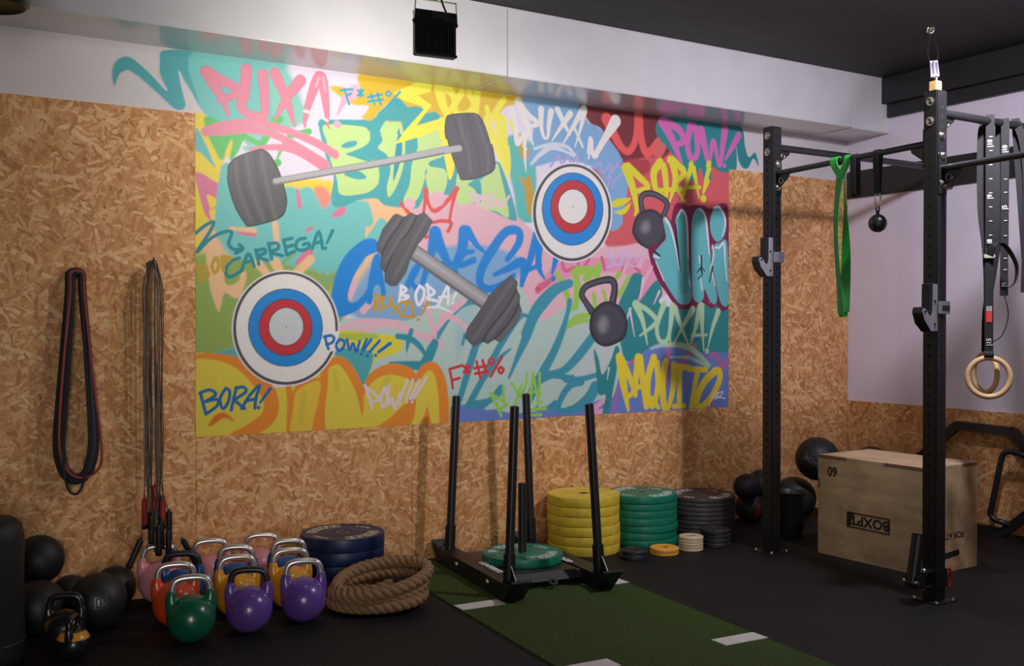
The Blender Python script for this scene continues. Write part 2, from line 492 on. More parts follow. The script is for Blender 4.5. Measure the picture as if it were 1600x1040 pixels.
# ================================================================== the painted wall
MURAL = [
(0,(232,222,240),0,0,1,[(1180,2860),(5182,3441),(5189,509),(1174,763)]),
(0,(120,200,196),30,1,1,[(1374,2855),(1855,2888),(1898,2789),(1964,2657),(1890,2473),(1642,2397),(1472,2431),(1373,2488)]),
(0,(240,214,70),12,1,1,[(1356,2503),(1445,2496),(1539,2269),(1614,2104),(1613,1951),(1504,1759),(1354,1687)]),
(0,(242,196,150),25,1,1,[(1471,1960),(2000,2130),(2304,2260),(2627,2285),(2626,1723),(2303,1495),(1999,1563),(1470,1690)]),
(0,(240,214,70),18,1,1,[(1818,2170),(2112,2209),(2150,2140),(2074,2028),(1853,1981)]),
(0,(150,176,92),22,1,1,[(1354,1720),(1572,1761),(1962,1775),(2226,1675),(2187,1349),(1998,1208),(1605,1267),(1353,1203)]),
(0,(120,200,196),18,1,1,[(1539,2133),(2304,2078),(2304,1714),(1817,1735),(1538,1794)]),
(0,(132,176,216),26,1,1,[(2626,1948),(3192,1935),(3283,1503),(2967,1346),(2303,1422),(2304,1641)]),
(0,(186,210,202),8,1,1,[(2149,1386),(2626,1423),(3056,1657),(3715,1753),(4126,1680),(4260,1340),(4261,825),(3146,776),(2148,738)]),
(0,(214,98,104),14,1,1,[(3968,2555),(4340,2889),(5183,2893),(5186,1794),(4564,1777),(4126,1849),(3968,2137)]),
(0,(232,186,198),10,1,1,[(2668,2175),(2968,2234),(3330,2100),(3617,1913),(4126,1913),(4564,1952),(4564,1602),(4126,1510),(3816,1549),(3568,1424),(3472,1505),(3330,1703),(2968,1809),(2668,1837)]),
(0,(84,172,178),4,1,1,[(992,2596),(982,2655),(994,2712),(1032,2748),(1070,2751),(1117,2721),(1180,2668),(1250,2603),(1215,2685),(1213,2742),(1232,2810),(1406,2822),(1456,2732),(1455,2531),(1439,2520),(1406,2563),(1373,2621),(1340,2667),(1310,2717),(1316,2664),(1332,2592),(1344,2543),(1332,2517),(1307,2510),(1275,2523),(1203,2585),(1125,2649),(1070,2682),(1047,2683),(1020,2664),(1005,2634)]),
(0,(120,200,196),10,1,1,[(1382,2822),(1819,2848),(1864,2785),(1927,2600),(1909,2510),(1660,2450),(1439,2504),(1406,2575)]),
(0,(140,205,190),16,1,1,[(1792,2793),(1864,2785),(1964,2639),(2019,2557),(1909,2475),(1818,2518)]),
(0,(96,196,108),8,1,1,[(1439,2487),(1523,2470),(1625,2425),(1573,2323),(1526,2268),(1488,2323),(1447,2412)]),
(0,(150,205,196),8,1,1,[(1634,2448),(1747,2459),(1756,2391),(1694,2333),(1642,2337)]),
(1,(96,196,108),5,1,1,[(1573,2284,34),(1608,2351,41),(1634,2413,41.1)]),
(1,(96,196,108),5,1,1,[(1747,2372,34.6),(1818,2501,48.8),(1854,2522,35)]),
(1,(96,196,108),5,1,1,[(1634,2413,30.8),(1712,2378,31),(1747,2372,31.1)]),
(1,(96,196,108),5,1,1,[(1899,2430,31.6),(2010,2467,35.5)]),
(1,(96,196,108),5,1,1,[(1872,2401,21),(1831,2306,14)]),
(1,(96,196,108),2,1,1,[(1831,2280,41.9),(1832,2280,41.9)]),
(0,(232,222,240),3,0,1,[(1642,2380),(1664,2355),(1626,2348)]),
(0,(240,214,70),5,1,1,[(1539,2286),(1573,2374),(1584,2366),(1565,2279)]),
(0,(110,190,190),4,1,1,[(1393,2424),(1438,2353),(1478,2264),(1492,2224),(1422,2292),(1389,2315)]),
(0,(232,222,240),8,1,1,[(1522,2217),(1565,2288),(1573,2153),(1530,2166)]),
(0,(222,128,158),4,1,1,[(1387,2183),(1421,2190),(1471,2162),(1526,2128),(1523,2046),(1492,2012),(1461,1996),(1469,1945),(1437,1979),(1408,2078)]),
(0,(240,214,70),4,1,1,[(1450,2081),(1515,2045),(1471,2009),(1461,2022)]),
(1,(120,200,196),6,1,1,[(1558,2219,74.8),(1539,2099,74.7),(1517,1903,61)]),
(1,(120,200,196),6,1,1,[(1530,1942,54.3),(1615,1934,61.6),(1711,1911,55.2)]),
(1,(120,200,196),6,1,1,[(1658,1910,68.7),(1737,1853,90),(1781,1803,48.7)]),
(1,(120,200,196),6,1,1,[(1903,2111,77.3),(1889,2000,91.2),(1873,1859,70.1),(1853,1780,21)]),
(1,(120,200,196),6,1,1,[(2000,2117,85.1),(2055,2018,92.6),(2093,1931,71.5),(2135,1897,28.7)]),
(1,(120,200,196),6,1,1,[(1981,2094,77.9),(1962,1969,84.8),(1962,1810,56.5)]),
(1,(120,200,196),6,1,1,[(1711,1913,82.8),(1853,1884,104.9),(1999,1891,106.4),(2130,1933,64.6)]),
(1,(120,200,196),6,1,1,[(2285,2040,123.7),(2207,1891,94),(2121,1691,35.9)]),
(1,(120,200,196),6,1,1,[(2294,2032,123.8),(2226,1820,72.4),(2178,1746,50.5)]),
(1,(120,200,196),6,1,1,[(2092,1815,64.4),(2073,1698,35.7)]),
(1,(120,200,196),6,1,1,[(2448,1976,66.5),(2373,1862,73.4),(2284,1768,51)]),
(1,(120,200,196),6,1,1,[(2334,2061,87.7),(2353,1999,87.9)]),
(1,(222,128,158),5,1,1,[(1944,2135,17.6),(1955,2048,28.2)]),
(1,(222,128,158),5,1,1,[(1615,1887,13.7),(1698,1884,31)]),
(1,(222,128,158),5,1,1,[(2027,1937,14.2),(1999,1918,21.3)]),
(1,(222,128,158),5,1,1,[(1944,1739,28.2),(2008,1794,49.7)]),
(0,(222,128,158),6,1,1,[(2135,2000),(2198,2062),(2226,2060),(2212,2014)]),
(0,(236,150,130),14,1,1,[(2037,2155),(2102,2164),(2136,2112),(2112,2057),(2083,2056)]),
(1,(242,196,150),7,1,1,[(1572,1910,17),(1702,1903,27.6)]),
(1,(242,196,150),7,1,1,[(1817,1944,34.9),(1826,1840,31.4)]),
(1,(242,196,150),7,1,1,[(1844,1683,48.9),(1817,1735,55.8)]),
(1,(242,196,150),7,1,1,[(1944,1686,49.4),(2018,1759,49.7)]),
(1,(242,196,150),7,1,1,[(1719,1732,48.4),(1763,1681,41.6)]),
(0,(242,196,150),7,1,1,[(1445,1790),(1496,1809),(1529,1751),(1546,1614),(1614,1628),(1628,1686),(1658,1661),(1627,1549),(1588,1540),(1541,1565),(1522,1505),(1507,1464),(1474,1551),(1453,1656)]),
(0,(168,194,80),7,1,1,[(2111,1574),(2178,1656),(2192,1652),(2168,1575),(2120,1556)]),
(1,(130,178,130),6,1,1,[(2064,1627,21.4),(2187,1674,21.7)]),
(1,(130,178,130),6,1,1,[(1935,1800,21.2),(1862,1736,17.5)]),
(0,(84,172,178),5,1,1,[(2084,2546),(2305,2564),(2433,2601),(2504,2673),(2545,2705),(2627,2687),(2752,2682),(2859,2646),(2902,2411),(3012,2276),(3203,2398),(3272,2334),(3365,2062),(3283,2058),(3012,2150),(2752,2171),(2678,2082),(2554,2079),(2463,2087),(2413,2121),(2314,2106),(2226,2069),(2159,2060),(2140,2122),(2155,2221),(2122,2299),(2084,2421)]),
(0,(198,228,150),3,1,1,[(2101,2512),(2315,2529),(2369,2512),(2372,2448),(2329,2408),(2251,2364),(2364,2351),(2423,2315),(2430,2219),(2383,2165),(2314,2139),(2196,2130),(2174,2214),(2141,2301),(2112,2424)]),
(0,(84,172,178),3,1,1,[(2200,2403),(2237,2430),(2293,2439),(2285,2411),(2227,2393)]),
(0,(84,172,178),3,1,1,[(2227,2362),(2314,2383),(2383,2357),(2373,2329),(2285,2345)]),
(0,(84,172,178),3,1,1,[(2215,2246),(2295,2273),(2354,2238),(2295,2223)]),
(0,(198,228,150),3,1,1,[(2425,2412),(2453,2456),(2443,2510),(2484,2578),(2545,2605),(2586,2561),(2598,2432),(2585,2319),(2544,2204),(2495,2134),(2481,2190),(2504,2294),(2483,2375)]),
(0,(232,200,110),6,1,1,[(2484,2578),(2545,2608),(2580,2570),(2545,2576),(2504,2567)]),
(0,(70,154,176),3,1,1,[(2520,2235),(2532,2379),(2544,2464),(2565,2540),(2577,2467),(2575,2383),(2544,2278)]),
(0,(198,228,150),3,1,1,[(2679,2533),(2763,2570),(2848,2607),(2881,2457),(2848,2402),(2758,2361),(2763,2333),(2861,2320),(2872,2237),(2827,2148),(2763,2162),(2726,2283),(2742,2312),(2702,2187),(2678,2138),(2637,2107),(2585,2118),(2626,2219),(2642,2342),(2679,2439)]),
(0,(198,228,150),3,1,1,[(2946,2309),(3012,2276),(3112,2283),(3214,2389),(3255,2293),(3307,2069),(3214,2094),(3112,2107),(3067,2144),(2968,2118),(2935,2174)]),
(0,(84,172,178),3,1,1,[(3017,2247),(3101,2272),(3107,2136),(3067,2212)]),
(0,(96,190,184),12,1,1,[(3283,2533),(3377,2582),(3495,2492),(3496,2070),(3377,2063),(3342,2220),(3295,2395)]),
(1,(204,160,54),6,1,1,[(3400,2564,56),(3424,2466,72.1)]),
(1,(204,160,54),6,1,1,[(3448,2308,40.2),(3460,2208,64.3),(3472,2108,56.4)]),
(1,(204,160,54),6,1,1,[(3389,2313,16),(3448,2248,40.2)]),
(0,(226,190,60),7,1,1,[(2330,2831),(2690,2844),(3124,2864),(3507,2851),(3495,2804),(3389,2772),(3295,2747),(3192,2642),(3101,2643),(2902,2622),(2752,2654),(2627,2668),(2545,2705),(2474,2660),(2394,2574),(2344,2573),(2329,2594),(2369,2649),(2285,2644),(2227,2669),(2141,2726),(2189,2741),(2315,2738)]),
(0,(232,222,240),5,1,1,[(2141,2659),(2315,2643),(2374,2649),(2315,2579),(2103,2552)]),
(0,(84,172,178),4,1,1,[(2423,2600),(2504,2682),(2555,2716),(2627,2659),(2586,2589),(2484,2578)]),
(0,(84,172,178),5,1,1,[(2586,2645),(2679,2683),(2731,2651),(2648,2558),(2606,2573)]),
(0,(84,172,178),4,1,1,[(2742,2634),(2795,2663),(2838,2634),(2763,2612)]),
(0,(242,190,216),9,1,1,[(2232,2715),(2286,2762),(2315,2752),(2295,2686),(2247,2671)]),
(0,(244,236,84),2,0,1,[(2779,2832),(2679,2821),(2529,2745),(2586,2710),(2710,2687),(2726,2668),(2606,2535),(2532,2444),(2710,2508),(2848,2569),(2861,2635),(2679,2569),(2779,2699),(2689,2748),(2774,2779)]),
(1,(244,236,84),5,1,1,[(2827,2804,64.8),(2854,2712,57.3),(2892,2630,38.3)]),
(1,(244,236,84),5,1,1,[(2838,2810,53.4),(2908,2795,49.9),(2930,2730,34.6),(2881,2658,30.6)]),
(1,(244,236,84),5,1,1,[(2985,2799,42.5),(2935,2721,42.3),(2952,2670,38.5),(3023,2678,38.8),(3068,2736,42.8),(3034,2798,42.7)]),
(1,(244,236,84),5,1,1,[(3090,2816,50.7),(3081,2670,35.1)]),
(1,(244,236,84),5,1,1,[(3278,2789,43.5),(3203,2683,39.3),(3169,2640,31.4)]),
(1,(244,236,84),5,1,1,[(3158,2727,35.3),(3180,2651,31.4)]),
(1,(244,236,84),5,1,1,[(3255,2659,86.9),(3274,2512,71.3),(3295,2395,51.6),(3302,2297,15.9)]),
(1,(244,236,84),5,1,1,[(3342,2658,47.8),(3377,2572,31.9)]),
(1,(244,236,84),5,1,1,[(3158,2658,47),(3226,2488,55.2),(3283,2355,31.7)]),
(0,(244,236,84),4,1,1,[(2827,2624),(2886,2611),(2908,2460),(2924,2346),(2891,2262),(2861,2370),(2838,2491)]),
(1,(214,112,146),4,1,1,[(1448,2727,60.5),(1502,2645,54.1),(1540,2582,37.3),(1567,2510,17)]),
(1,(214,112,146),4,1,1,[(1456,2732,53.8),(1532,2691,54.2),(1617,2659,47.8),(1600,2623,44.3),(1519,2584,30.5)]),
(1,(214,112,146),4,1,1,[(1665,2768,61.8),(1653,2629,54.9),(1634,2567,51.3),(1677,2531,44.7),(1756,2529,45),(1765,2599,48.5),(1755,2753,58.8)]),
(1,(214,112,146),4,1,1,[(1761,2538,31.2),(1772,2509,13.9)]),
(1,(214,112,146),4,1,1,[(1823,2766,62.7),(1873,2664,52.5),(1909,2571,35.1),(1929,2490,14.1)]),
(1,(214,112,146),4,1,1,[(1968,2747,63.6),(1882,2630,45.5),(1823,2514,13.9)]),
(1,(214,112,146),4,1,1,[(1986,2490,14.2),(2010,2609,39),(2066,2762,60.6),(2094,2765,60.7),(2115,2638,43),(2128,2501,14.3)]),
(1,(230,142,164),4,1,1,[(1448,2727,53.8),(1502,2645,47.3),(1540,2582,30.5),(1567,2510,10.2)]),
(1,(230,142,164),4,1,1,[(1456,2732,47.1),(1532,2691,47.4),(1617,2659,41),(1600,2623,37.5),(1519,2584,23.7)]),
(1,(230,142,164),4,1,1,[(1665,2768,54.9),(1653,2629,48),(1634,2567,44.5),(1677,2531,37.8),(1756,2529,38.1),(1765,2599,41.6),(1755,2753,51.9)]),
(1,(230,142,164),4,1,1,[(1761,2538,24.3),(1772,2509,6.9)]),
(1,(230,142,164),4,1,1,[(1823,2766,55.7),(1873,2664,45.5),(1909,2571,28.1),(1929,2490,7)]),
(1,(230,142,164),4,1,1,[(1968,2747,56.5),(1882,2630,38.5),(1823,2514,7)]),
(1,(230,142,164),4,1,1,[(1986,2490,7.1),(2010,2609,31.9),(2066,2762,53.4),(2094,2765,53.6),(2115,2638,35.8),(2128,2501,7.2)]),
(1,(246,224,226),4,1,1,[(1991,2580,17.7),(2056,2570,17.8),(2122,2541,14.3)]),
(1,(242,186,200),5,1,1,[(2075,2776,10.7),(2057,2721,10.7)]),
(1,(242,186,200),5,1,1,[(2099,2779,10.7),(2113,2701,10.7)]),
(1,(236,180,206),4,1,1,[(2256,2709,50.8),(2218,2650,32.5),(2184,2579,10.8)]),
(1,(240,176,200),2,1,1,[(2184,2523,46.8),(2184,2523,46.8)]),
(1,(230,142,164),4,1,1,[(1443,2410,50.4),(1539,2451,47.5),(1703,2485,41.4),(1881,2459,42.1),(2047,2409,46.3),(2164,2352,50.4)]),
(1,(230,142,164),4,1,1,[(1438,2403,33.6),(1539,2417,37.3),(1677,2443,37.8),(1818,2427,41.8),(1945,2373,49.4),(2103,2289,60.8)]),
(1,(230,142,164),4,1,1,[(1685,2337,24.1),(1818,2362,34.8),(1945,2351,45.8),(2103,2280,64.4)]),
(1,(60,170,200),2.5,1,1,[(2203,2720,13),(2276,2735,13.1)]),
(1,(60,170,200),2.5,1,1,[(2227,2728,13),(2254,2647,13)]),
(1,(60,170,200),2.5,1,1,[(2237,2693,13),(2266,2708,13.1)]),
(1,(60,170,200),2.5,1,1,[(2307,2733,13.1),(2342,2705,13.2)]),
(1,(60,170,200),2.5,1,1,[(2342,2737,13.2),(2307,2701,13.1)]),
(1,(60,170,200),2.5,1,1,[(2325,2739,13.1),(2325,2699,13.1)]),
(1,(60,170,200),2.5,1,1,[(2389,2720,13.2),(2412,2663,13.2)]),
(1,(60,170,200),2.5,1,1,[(2429,2731,13.3),(2449,2667,13.3)]),
(1,(60,170,200),2.5,1,1,[(2369,2699,13.2),(2456,2725,13.3)]),
(1,(60,170,200),2.5,1,1,[(2372,2675,13.2),(2462,2698,13.3)]),
(1,(60,170,200),2.5,1,1,[(2573,2755,13.4),(2494,2667,13.3)]),
(2,(60,170,200),2.5,1,1,[(2499,2750,11.1),(2515,2737,11.1),(2499,2721,11.1),(2483,2733,11.1)]),
(2,(60,170,200),2.5,1,1,[(2565,2706,11.2),(2584,2693,11.2),(2565,2676,11.2),(2547,2689,11.2)]),
(0,(132,176,216),9,1,1,[(3448,2844),(3840,2864),(3916,2717),(4020,2675),(4178,2531),(4245,2356),(4192,2043),(4086,2017),(4020,2371),(3752,2453),(3495,2392),(3448,2448),(3495,2623),(3436,2747)]),
(0,(124,58,62),10,1,1,[(3853,2876),(4204,2863),(4562,2827),(4648,2660),(4563,2543),(4381,2463),(4192,2469),(4178,2531),(4125,2590),(4020,2686),(3929,2718)]),
(0,(132,176,216),8,1,1,[(3916,2696),(4020,2675),(4085,2566),(4178,2531),(4178,2425),(4020,2434),(3904,2508)]),
(0,(214,98,104),9,1,1,[(4152,2444),(4286,2498),(4478,2536),(4764,2493),(4986,2500),(5215,2518),(5216,2220),(4620,2108),(4313,2092),(4126,1977),(4060,2037),(4192,2139),(4232,2355)]),
(0,(176,72,80),14,1,1,[(4205,2481),(4340,2513),(4423,2499),(4409,2422),(4313,2404)]),
(1,(236,98,98),6,1,1,[(4072,2754,84.4),(4178,2595,55.3),(4259,2558,51.4),(4320,2662,51.6),(4340,2868,68.9)]),
(1,(236,98,98),6,1,1,[(4340,2846,68.9),(4361,2655,56.1),(4416,2557,60.6),(4520,2648,61.1),(4562,2696,43.8)]),
(1,(236,98,98),6,1,1,[(4563,2630,43.8),(4520,2539,34.9)]),
(0,(214,112,110),14,1,1,[(4478,2644),(4591,2699),(4563,2576),(4478,2536)]),
(0,(132,176,216),8,1,1,[(4073,2122),(4152,2158),(4192,2118),(4179,2053),(4099,2018)]),
(0,(132,176,216),8,1,1,[(4020,2434),(4125,2485),(4232,2387),(4225,2301),(4125,2252),(4059,2353)]),
(1,(238,234,230),3.5,1,1,[(3339,2732,39.8),(3365,2640,35.9),(3379,2527,31.9),(3438,2597,32.1),(3424,2476,24),(3431,2355,6)]),
(1,(238,234,230),3.5,1,1,[(3383,2791,51.9),(3436,2677,40.1),(3498,2528,8.1)]),
(1,(238,234,230),3.5,1,1,[(3400,2768,40),(3460,2715,36.2),(3529,2667,32.3),(3460,2640,24.1)]),
(1,(238,234,230),3.5,1,1,[(3556,2761,44.5),(3556,2659,32.4),(3577,2586,20.3),(3607,2592,20.3),(3614,2665,32.6),(3631,2754,44.8)]),
(1,(238,234,230),3.5,1,1,[(3680,2774,40.9),(3733,2688,32.9),(3777,2620,12.4)]),
(1,(238,234,230),3.5,1,1,[(3780,2756,45.3),(3709,2665,28.7),(3638,2568,8.2)]),
(1,(238,234,230),3.5,1,1,[(3725,2559,8.2),(3802,2674,28.9),(3888,2799,49.9),(3865,2681,24.9),(3817,2547,8.3)]),
(1,(238,234,230),3.5,1,1,[(3809,2675,20.7),(3878,2552,16.6)]),
(1,(238,234,230),3.5,1,1,[(3914,2477,12.5),(3942,2610,33.4),(3962,2497,37.7),(4059,2626,50.6),(4145,2746,84.8)]),
(1,(212,222,234),5,1,1,[(3472,2405,16.1),(3544,2476,32.4),(3653,2527,28.6),(3815,2479,20.7)]),
(1,(212,222,234),5,1,1,[(3495,2502,16.1),(3629,2545,24.4),(3765,2537,24.7),(3830,2460,16.6)]),
(1,(178,170,222),3,1,1,[(3616,2401,14.7),(3678,2473,14.7),(3703,2424,14.8),(3752,2484,14.8),(3777,2430,14.8),(3821,2485,14.9),(3828,2429,14.9)]),
(1,(178,170,222),3,1,1,[(3885,2475,15),(3891,2423,15)]),
(1,(178,170,222),3,1,1,[(3942,2412,15),(4007,2459,15.1),(4033,2393,15.1),(4099,2461,15.2),(4072,2301,15.2)]),
(1,(178,170,222),3,1,1,[(4053,2352,15.2),(4138,2443,15.3),(4152,2466,15.3)]),
(1,(178,170,222),3,1,1,[(4105,2303,15.2),(4125,2347,15.3),(4178,2393,15.3)]),
(0,(52,140,145),4,1,1,[(4513,2795),(4619,2850),(4910,2836),(5061,2829),(5277,2822),(5317,2688),(5356,2611),(5420,2648),(5455,2551),(5401,2605),(5353,2538),(5301,2527),(5254,2579),(5230,2680),(5238,2578),(5215,2495),(5061,2481),(4993,2512),(4971,2420),(4911,2410),(4881,2503),(4830,2404),(4778,2406),(4706,2511),(4591,2611),(4492,2700)]),
(1,(52,140,145),4,1,1,[(4735,2535,71),(4800,2419,57.9)]),
(1,(52,140,145),4,1,1,[(4903,2527,71.9),(4948,2430,63.1)]),
(1,(214,112,184),4,1,1,[(4548,2782,74.3),(4641,2660,57.3),(4711,2522,31)]),
(1,(214,112,184),4,1,1,[(4569,2790,52.6),(4698,2742,53.1),(4734,2668,44.3),(4655,2633,39.7)]),
(1,(214,112,184),4,1,1,[(4800,2786,57.9),(4771,2649,48.9),(4807,2553,44.6),(4863,2602,44.8),(4848,2757,53.7),(4800,2786,53.5)]),
(1,(214,112,184),4,1,1,[(4895,2762,67.3),(4933,2642,54),(4971,2533,27.1),(5012,2694,40.7),(5069,2524,27.3),(5099,2657,45.5),(5122,2795,63.8)]),
(1,(214,112,184),4,1,1,[(5254,2757,55.2),(5191,2665,41.3),(5127,2577,18.3)]),
(1,(214,112,184),2,1,1,[(5115,2531,36.5),(5115,2531,36.5)]),
(1,(226,218,62),4,1,1,[(4218,2439,68.3),(4272,2326,55.7),(4311,2178,34.4),(4293,2129,12.9)]),
(1,(226,218,62),4,1,1,[(4239,2451,55.6),(4340,2384,47.4),(4409,2325,39),(4300,2290,34.4)]),
(1,(226,218,62),4,1,1,[(4527,2507,56.8),(4458,2426,56.5),(4486,2297,43.6),(4563,2281,43.8),(4556,2433,52.5),(4527,2507,52.4)]),
(1,(226,218,62),4,1,1,[(4619,2526,66),(4648,2396,48.5),(4599,2244,17.6)]),
(1,(226,218,62),4,1,1,[(4641,2528,57.3),(4727,2446,48.8),(4656,2364,35.3),(4728,2253,22.2)]),
(1,(226,218,62),4,1,1,[(4706,2257,17.7),(4793,2496,44.5)]),
(1,(226,218,62),4,1,1,[(4807,2519,40.1),(4837,2388,31.3),(4864,2283,13.4)]),
(1,(226,218,62),4,1,1,[(4735,2347,26.6),(4870,2357,26.9)]),
(1,(226,218,62),4,1,1,[(4938,2406,49.5),(4904,2320,18)]),
(1,(226,218,62),4,1,1,[(4971,2533,45.1),(4926,2405,31.5)]),
(1,(226,218,62),4,1,1,[(4493,2309,30.5),(4706,2334,31)]),
(1,(226,218,62),2,1,1,[(4905,2278,53.9),(4906,2278,53.9)]),
(0,(226,218,62),3,1,1,[(4099,2197),(4152,2230),(4262,2242),(4205,2193),(4125,2172)]),
(0,(226,218,62),3,1,1,[(4125,2144),(4192,2166),(4262,2213),(4232,2152),(4179,2126)]),
(0,(232,156,184),8,1,1,[(3641,1772),(3828,1818),(4126,1839),(4424,1838),(4508,1732),(4508,1623),(4342,1491),(4233,1501),(4233,1725),(3892,1727),(3715,1681),(3592,1628),(3520,1626)]),
(1,(220,108,140),4,1,1,[(3703,1814,20.5),(3728,1743,24.7),(3803,1766,20.7)]),
(1,(220,108,140),4,1,1,[(3828,1808,20.7),(3853,1747,20.8),(3917,1821,20.9)]),
(1,(220,108,140),4,1,1,[(3520,1611,40.4),(3617,1679,32.6),(3654,1705,20.4)]),
(1,(220,108,140),4,1,1,[(4021,1835,25.2),(4047,1762,25.3)]),
(1,(220,108,140),4,1,1,[(4341,1749,21.6),(4287,1791,21.5)]),
(1,(220,108,140),4,1,1,[(4206,1788,21.3),(4179,1734,21.3)]),
(1,(220,108,140),4,1,1,[(3520,1647,12.1),(3568,1663,12.2)]),
(1,(222,90,126),2,1,1,[(3518,1623,32.3),(3519,1623,32.3)]),
(1,(236,182,200),4,1,1,[(4233,1800,29.9),(4192,1735,21.3)]),
(1,(236,182,200),4,1,1,[(4355,1642,17.3),(4410,1740,26)]),
(1,(236,182,200),4,1,1,[(4452,1535,13),(4522,1634,21.9)]),
(1,(160,206,86),6,1,1,[(3666,1721,32.7),(3728,1630,45.2),(3772,1497,41.3)]),
(1,(160,206,86),6,1,1,[(3803,1735,49.6),(3828,1632,58),(3809,1508,41.4)]),
(1,(160,206,86),6,1,1,[(3828,1746,58),(3956,1749,50.2),(3892,1696,50)]),
(1,(160,206,86),6,1,1,[(3995,1782,50.4),(3982,1698,41.9)]),
(1,(160,206,86),6,1,1,[(4166,1734,38.3),(4126,1691,33.9)]),
(1,(160,206,86),6,1,1,[(4246,1715,30),(4166,1596,38.3)]),
(1,(160,206,86),6,1,1,[(3956,1593,33.5),(3969,1509,33.5)]),
(1,(160,206,86),6,1,1,[(4034,1615,29.5),(4060,1541,25.3)]),
(1,(160,206,86),5,1,1,[(3722,1368,24.7),(3816,1440,37.3),(3930,1462,33.4)]),
(1,(160,206,86),5,1,1,[(3740,1373,16.5),(3841,1415,24.9),(3930,1425,20.9)]),
(0,(52,140,145),6,1,1,[(4153,1500),(4233,1661),(4287,1739),(4362,1728),(4355,1642),(4314,1533),(4480,1698),(4536,1612),(4508,1546),(4650,1515),(5156,1519),(5157,1130),(4854,1192),(4565,1267),(4342,1189),(4233,1148),(4180,1255)]),
(1,(238,206,216),4,1,1,[(4369,1707,21.6),(4342,1577,8.6)]),
(1,(238,206,216),4,1,1,[(4253,1501,17.1),(4294,1318,6.4)]),
(1,(238,206,216),4,1,1,[(4508,1623,17.5),(4459,1535,6.5)]),
(0,(110,134,204),6,1,1,[(3996,784),(4113,916),(4193,1106),(4342,1194),(4480,1268),(4607,1261),(4840,1203),(5049,1200),(5157,1153),(5158,786),(4566,757)]),
(0,(110,134,204),6,1,1,[(2837,868),(2967,913),(3146,898),(3330,846),(3617,853),(3816,861),(4127,916),(4261,825),(4261,653),(2836,696)]),
(1,(200,104,150),4,1,1,[(4114,805,17),(4160,968,17),(4233,1115,17.1),(4315,1167,17.2)]),
(1,(200,104,150),4,1,1,[(4593,1251,26.4),(4582,1119,35.1),(4565,987,26.3)]),
(1,(200,104,150),4,1,1,[(4825,1248,40.2),(4708,1116,31)]),
(1,(200,104,150),4,1,1,[(4944,1156,18),(5027,1189,22.7),(5080,1097,27.3),(5141,1147,22.9)]),
(1,(200,104,150),4,1,1,[(5004,929,27.2),(4990,816,22.6)]),
(1,(200,104,150),4,1,1,[(5080,1086,27.3),(5035,905,22.7)]),
(1,(226,170,206),5,1,1,[(3957,849,41.9),(4048,898,33.8)]),
(1,(226,170,206),5,1,1,[(3931,808,50.2),(4022,815,59)]),
(0,(170,202,204),20,1,1,[(2945,1510),(3078,1521),(3011,1326),(2978,1249),(2934,1192)]),
(1,(70,154,176),5,1,1,[(2699,1139,49.1),(2751,1233,45.5),(2815,1347,45.8),(2880,1433,38.4),(2978,1515,34.8),(3078,1536,31.2)]),
(1,(70,154,176),5,1,1,[(2945,902,30.9),(3000,1065,46.5),(3056,1229,50.6),(3090,1287,39.1),(3237,1414,23.7)]),
(1,(70,154,176),5,1,1,[(2978,1278,19.3),(2995,1336,23.2)]),
(1,(70,154,176),5,1,1,[(3022,909,46.6),(3135,1090,43.1),(3249,1275,43.5),(3389,1444,32),(3454,1444,20.1)]),
(1,(70,154,176),5,1,1,[(3045,908,54.5),(3169,922,55.1),(3249,998,55.4)]),
(1,(70,154,176),5,1,1,[(3307,1066,15.9),(3365,1184,36),(3436,1324,64.3),(3484,1444,80.7),(3556,1536,89.2),(3654,1619,73.6),(3765,1662,57.7)]),
(1,(70,154,176),5,1,1,[(3424,1344,56.2),(3496,1465,72.7)]),
(1,(70,154,176),5,1,1,[(3448,921,64.4),(3556,1090,64.9),(3641,1220,57.2),(3703,1343,49.3),(3747,1466,33),(3765,1548,41.2)]),
(1,(70,154,176),5,1,1,[(3568,1079,40.6),(3703,1096,49.3),(3803,1166,62.1),(3905,1269,66.7),(3969,1341,58.7)]),
(1,(70,154,176),5,1,1,[(3520,1040,56.7),(3641,1077,49),(3778,1043,57.8),(3982,1079,58.8)]),
(1,(70,154,176),5,1,1,[(3679,871,53.3),(3741,961,74.2),(3841,1030,83)]),
(1,(70,154,176),5,1,1,[(3520,868,40.5),(3642,883,65.4),(3766,847,49.5),(3892,893,83.4),(3969,985,83.9)]),
(1,(70,154,176),5,1,1,[(3135,1061,15.7),(3237,1186,27.7),(3318,1245,11.9)]),
(0,(186,210,202),6,1,1,[(3134,884),(3237,949),(3342,1025),(3472,1051),(3400,943),(3283,888),(3169,873)]),
(0,(186,210,202),4,1,1,[(3520,888),(3556,998),(3642,1047),(3716,1034),(3703,973),(3617,894),(3556,876)]),
(0,(186,210,202),4,1,1,[(3697,872),(3766,971),(3829,995),(3918,992),(3867,926),(3753,868)]),
(0,(196,208,208),7,1,1,[(3803,1063),(3867,1155),(3956,1237),(4113,1256),(4153,1234),(4074,1151),(3995,1089)]),
(0,(52,140,145),4,1,1,[(3956,1237),(3995,1173),(4028,1067),(4100,1171),(4133,1250),(4166,1234),(4153,1128),(4113,959),(4074,807),(4028,814),(4054,929),(3995,942),(3976,1090)]),
(1,(200,212,212),3,1,1,[(4080,1108,16.9),(4067,1034,6.3)]),
(1,(200,212,212),3,1,1,[(4260,1501,21.4),(4220,1415,12.8)]),
(1,(232,186,198),5,1,1,[(2168,1359,28.8),(2323,1408,40.2),(2523,1394,40.9),(2667,1347,41.4),(2826,1275,45.8)]),
(1,(232,186,198),5,1,1,[(2225,1395,29),(2382,1417,33.1),(2554,1408,29.8)]),
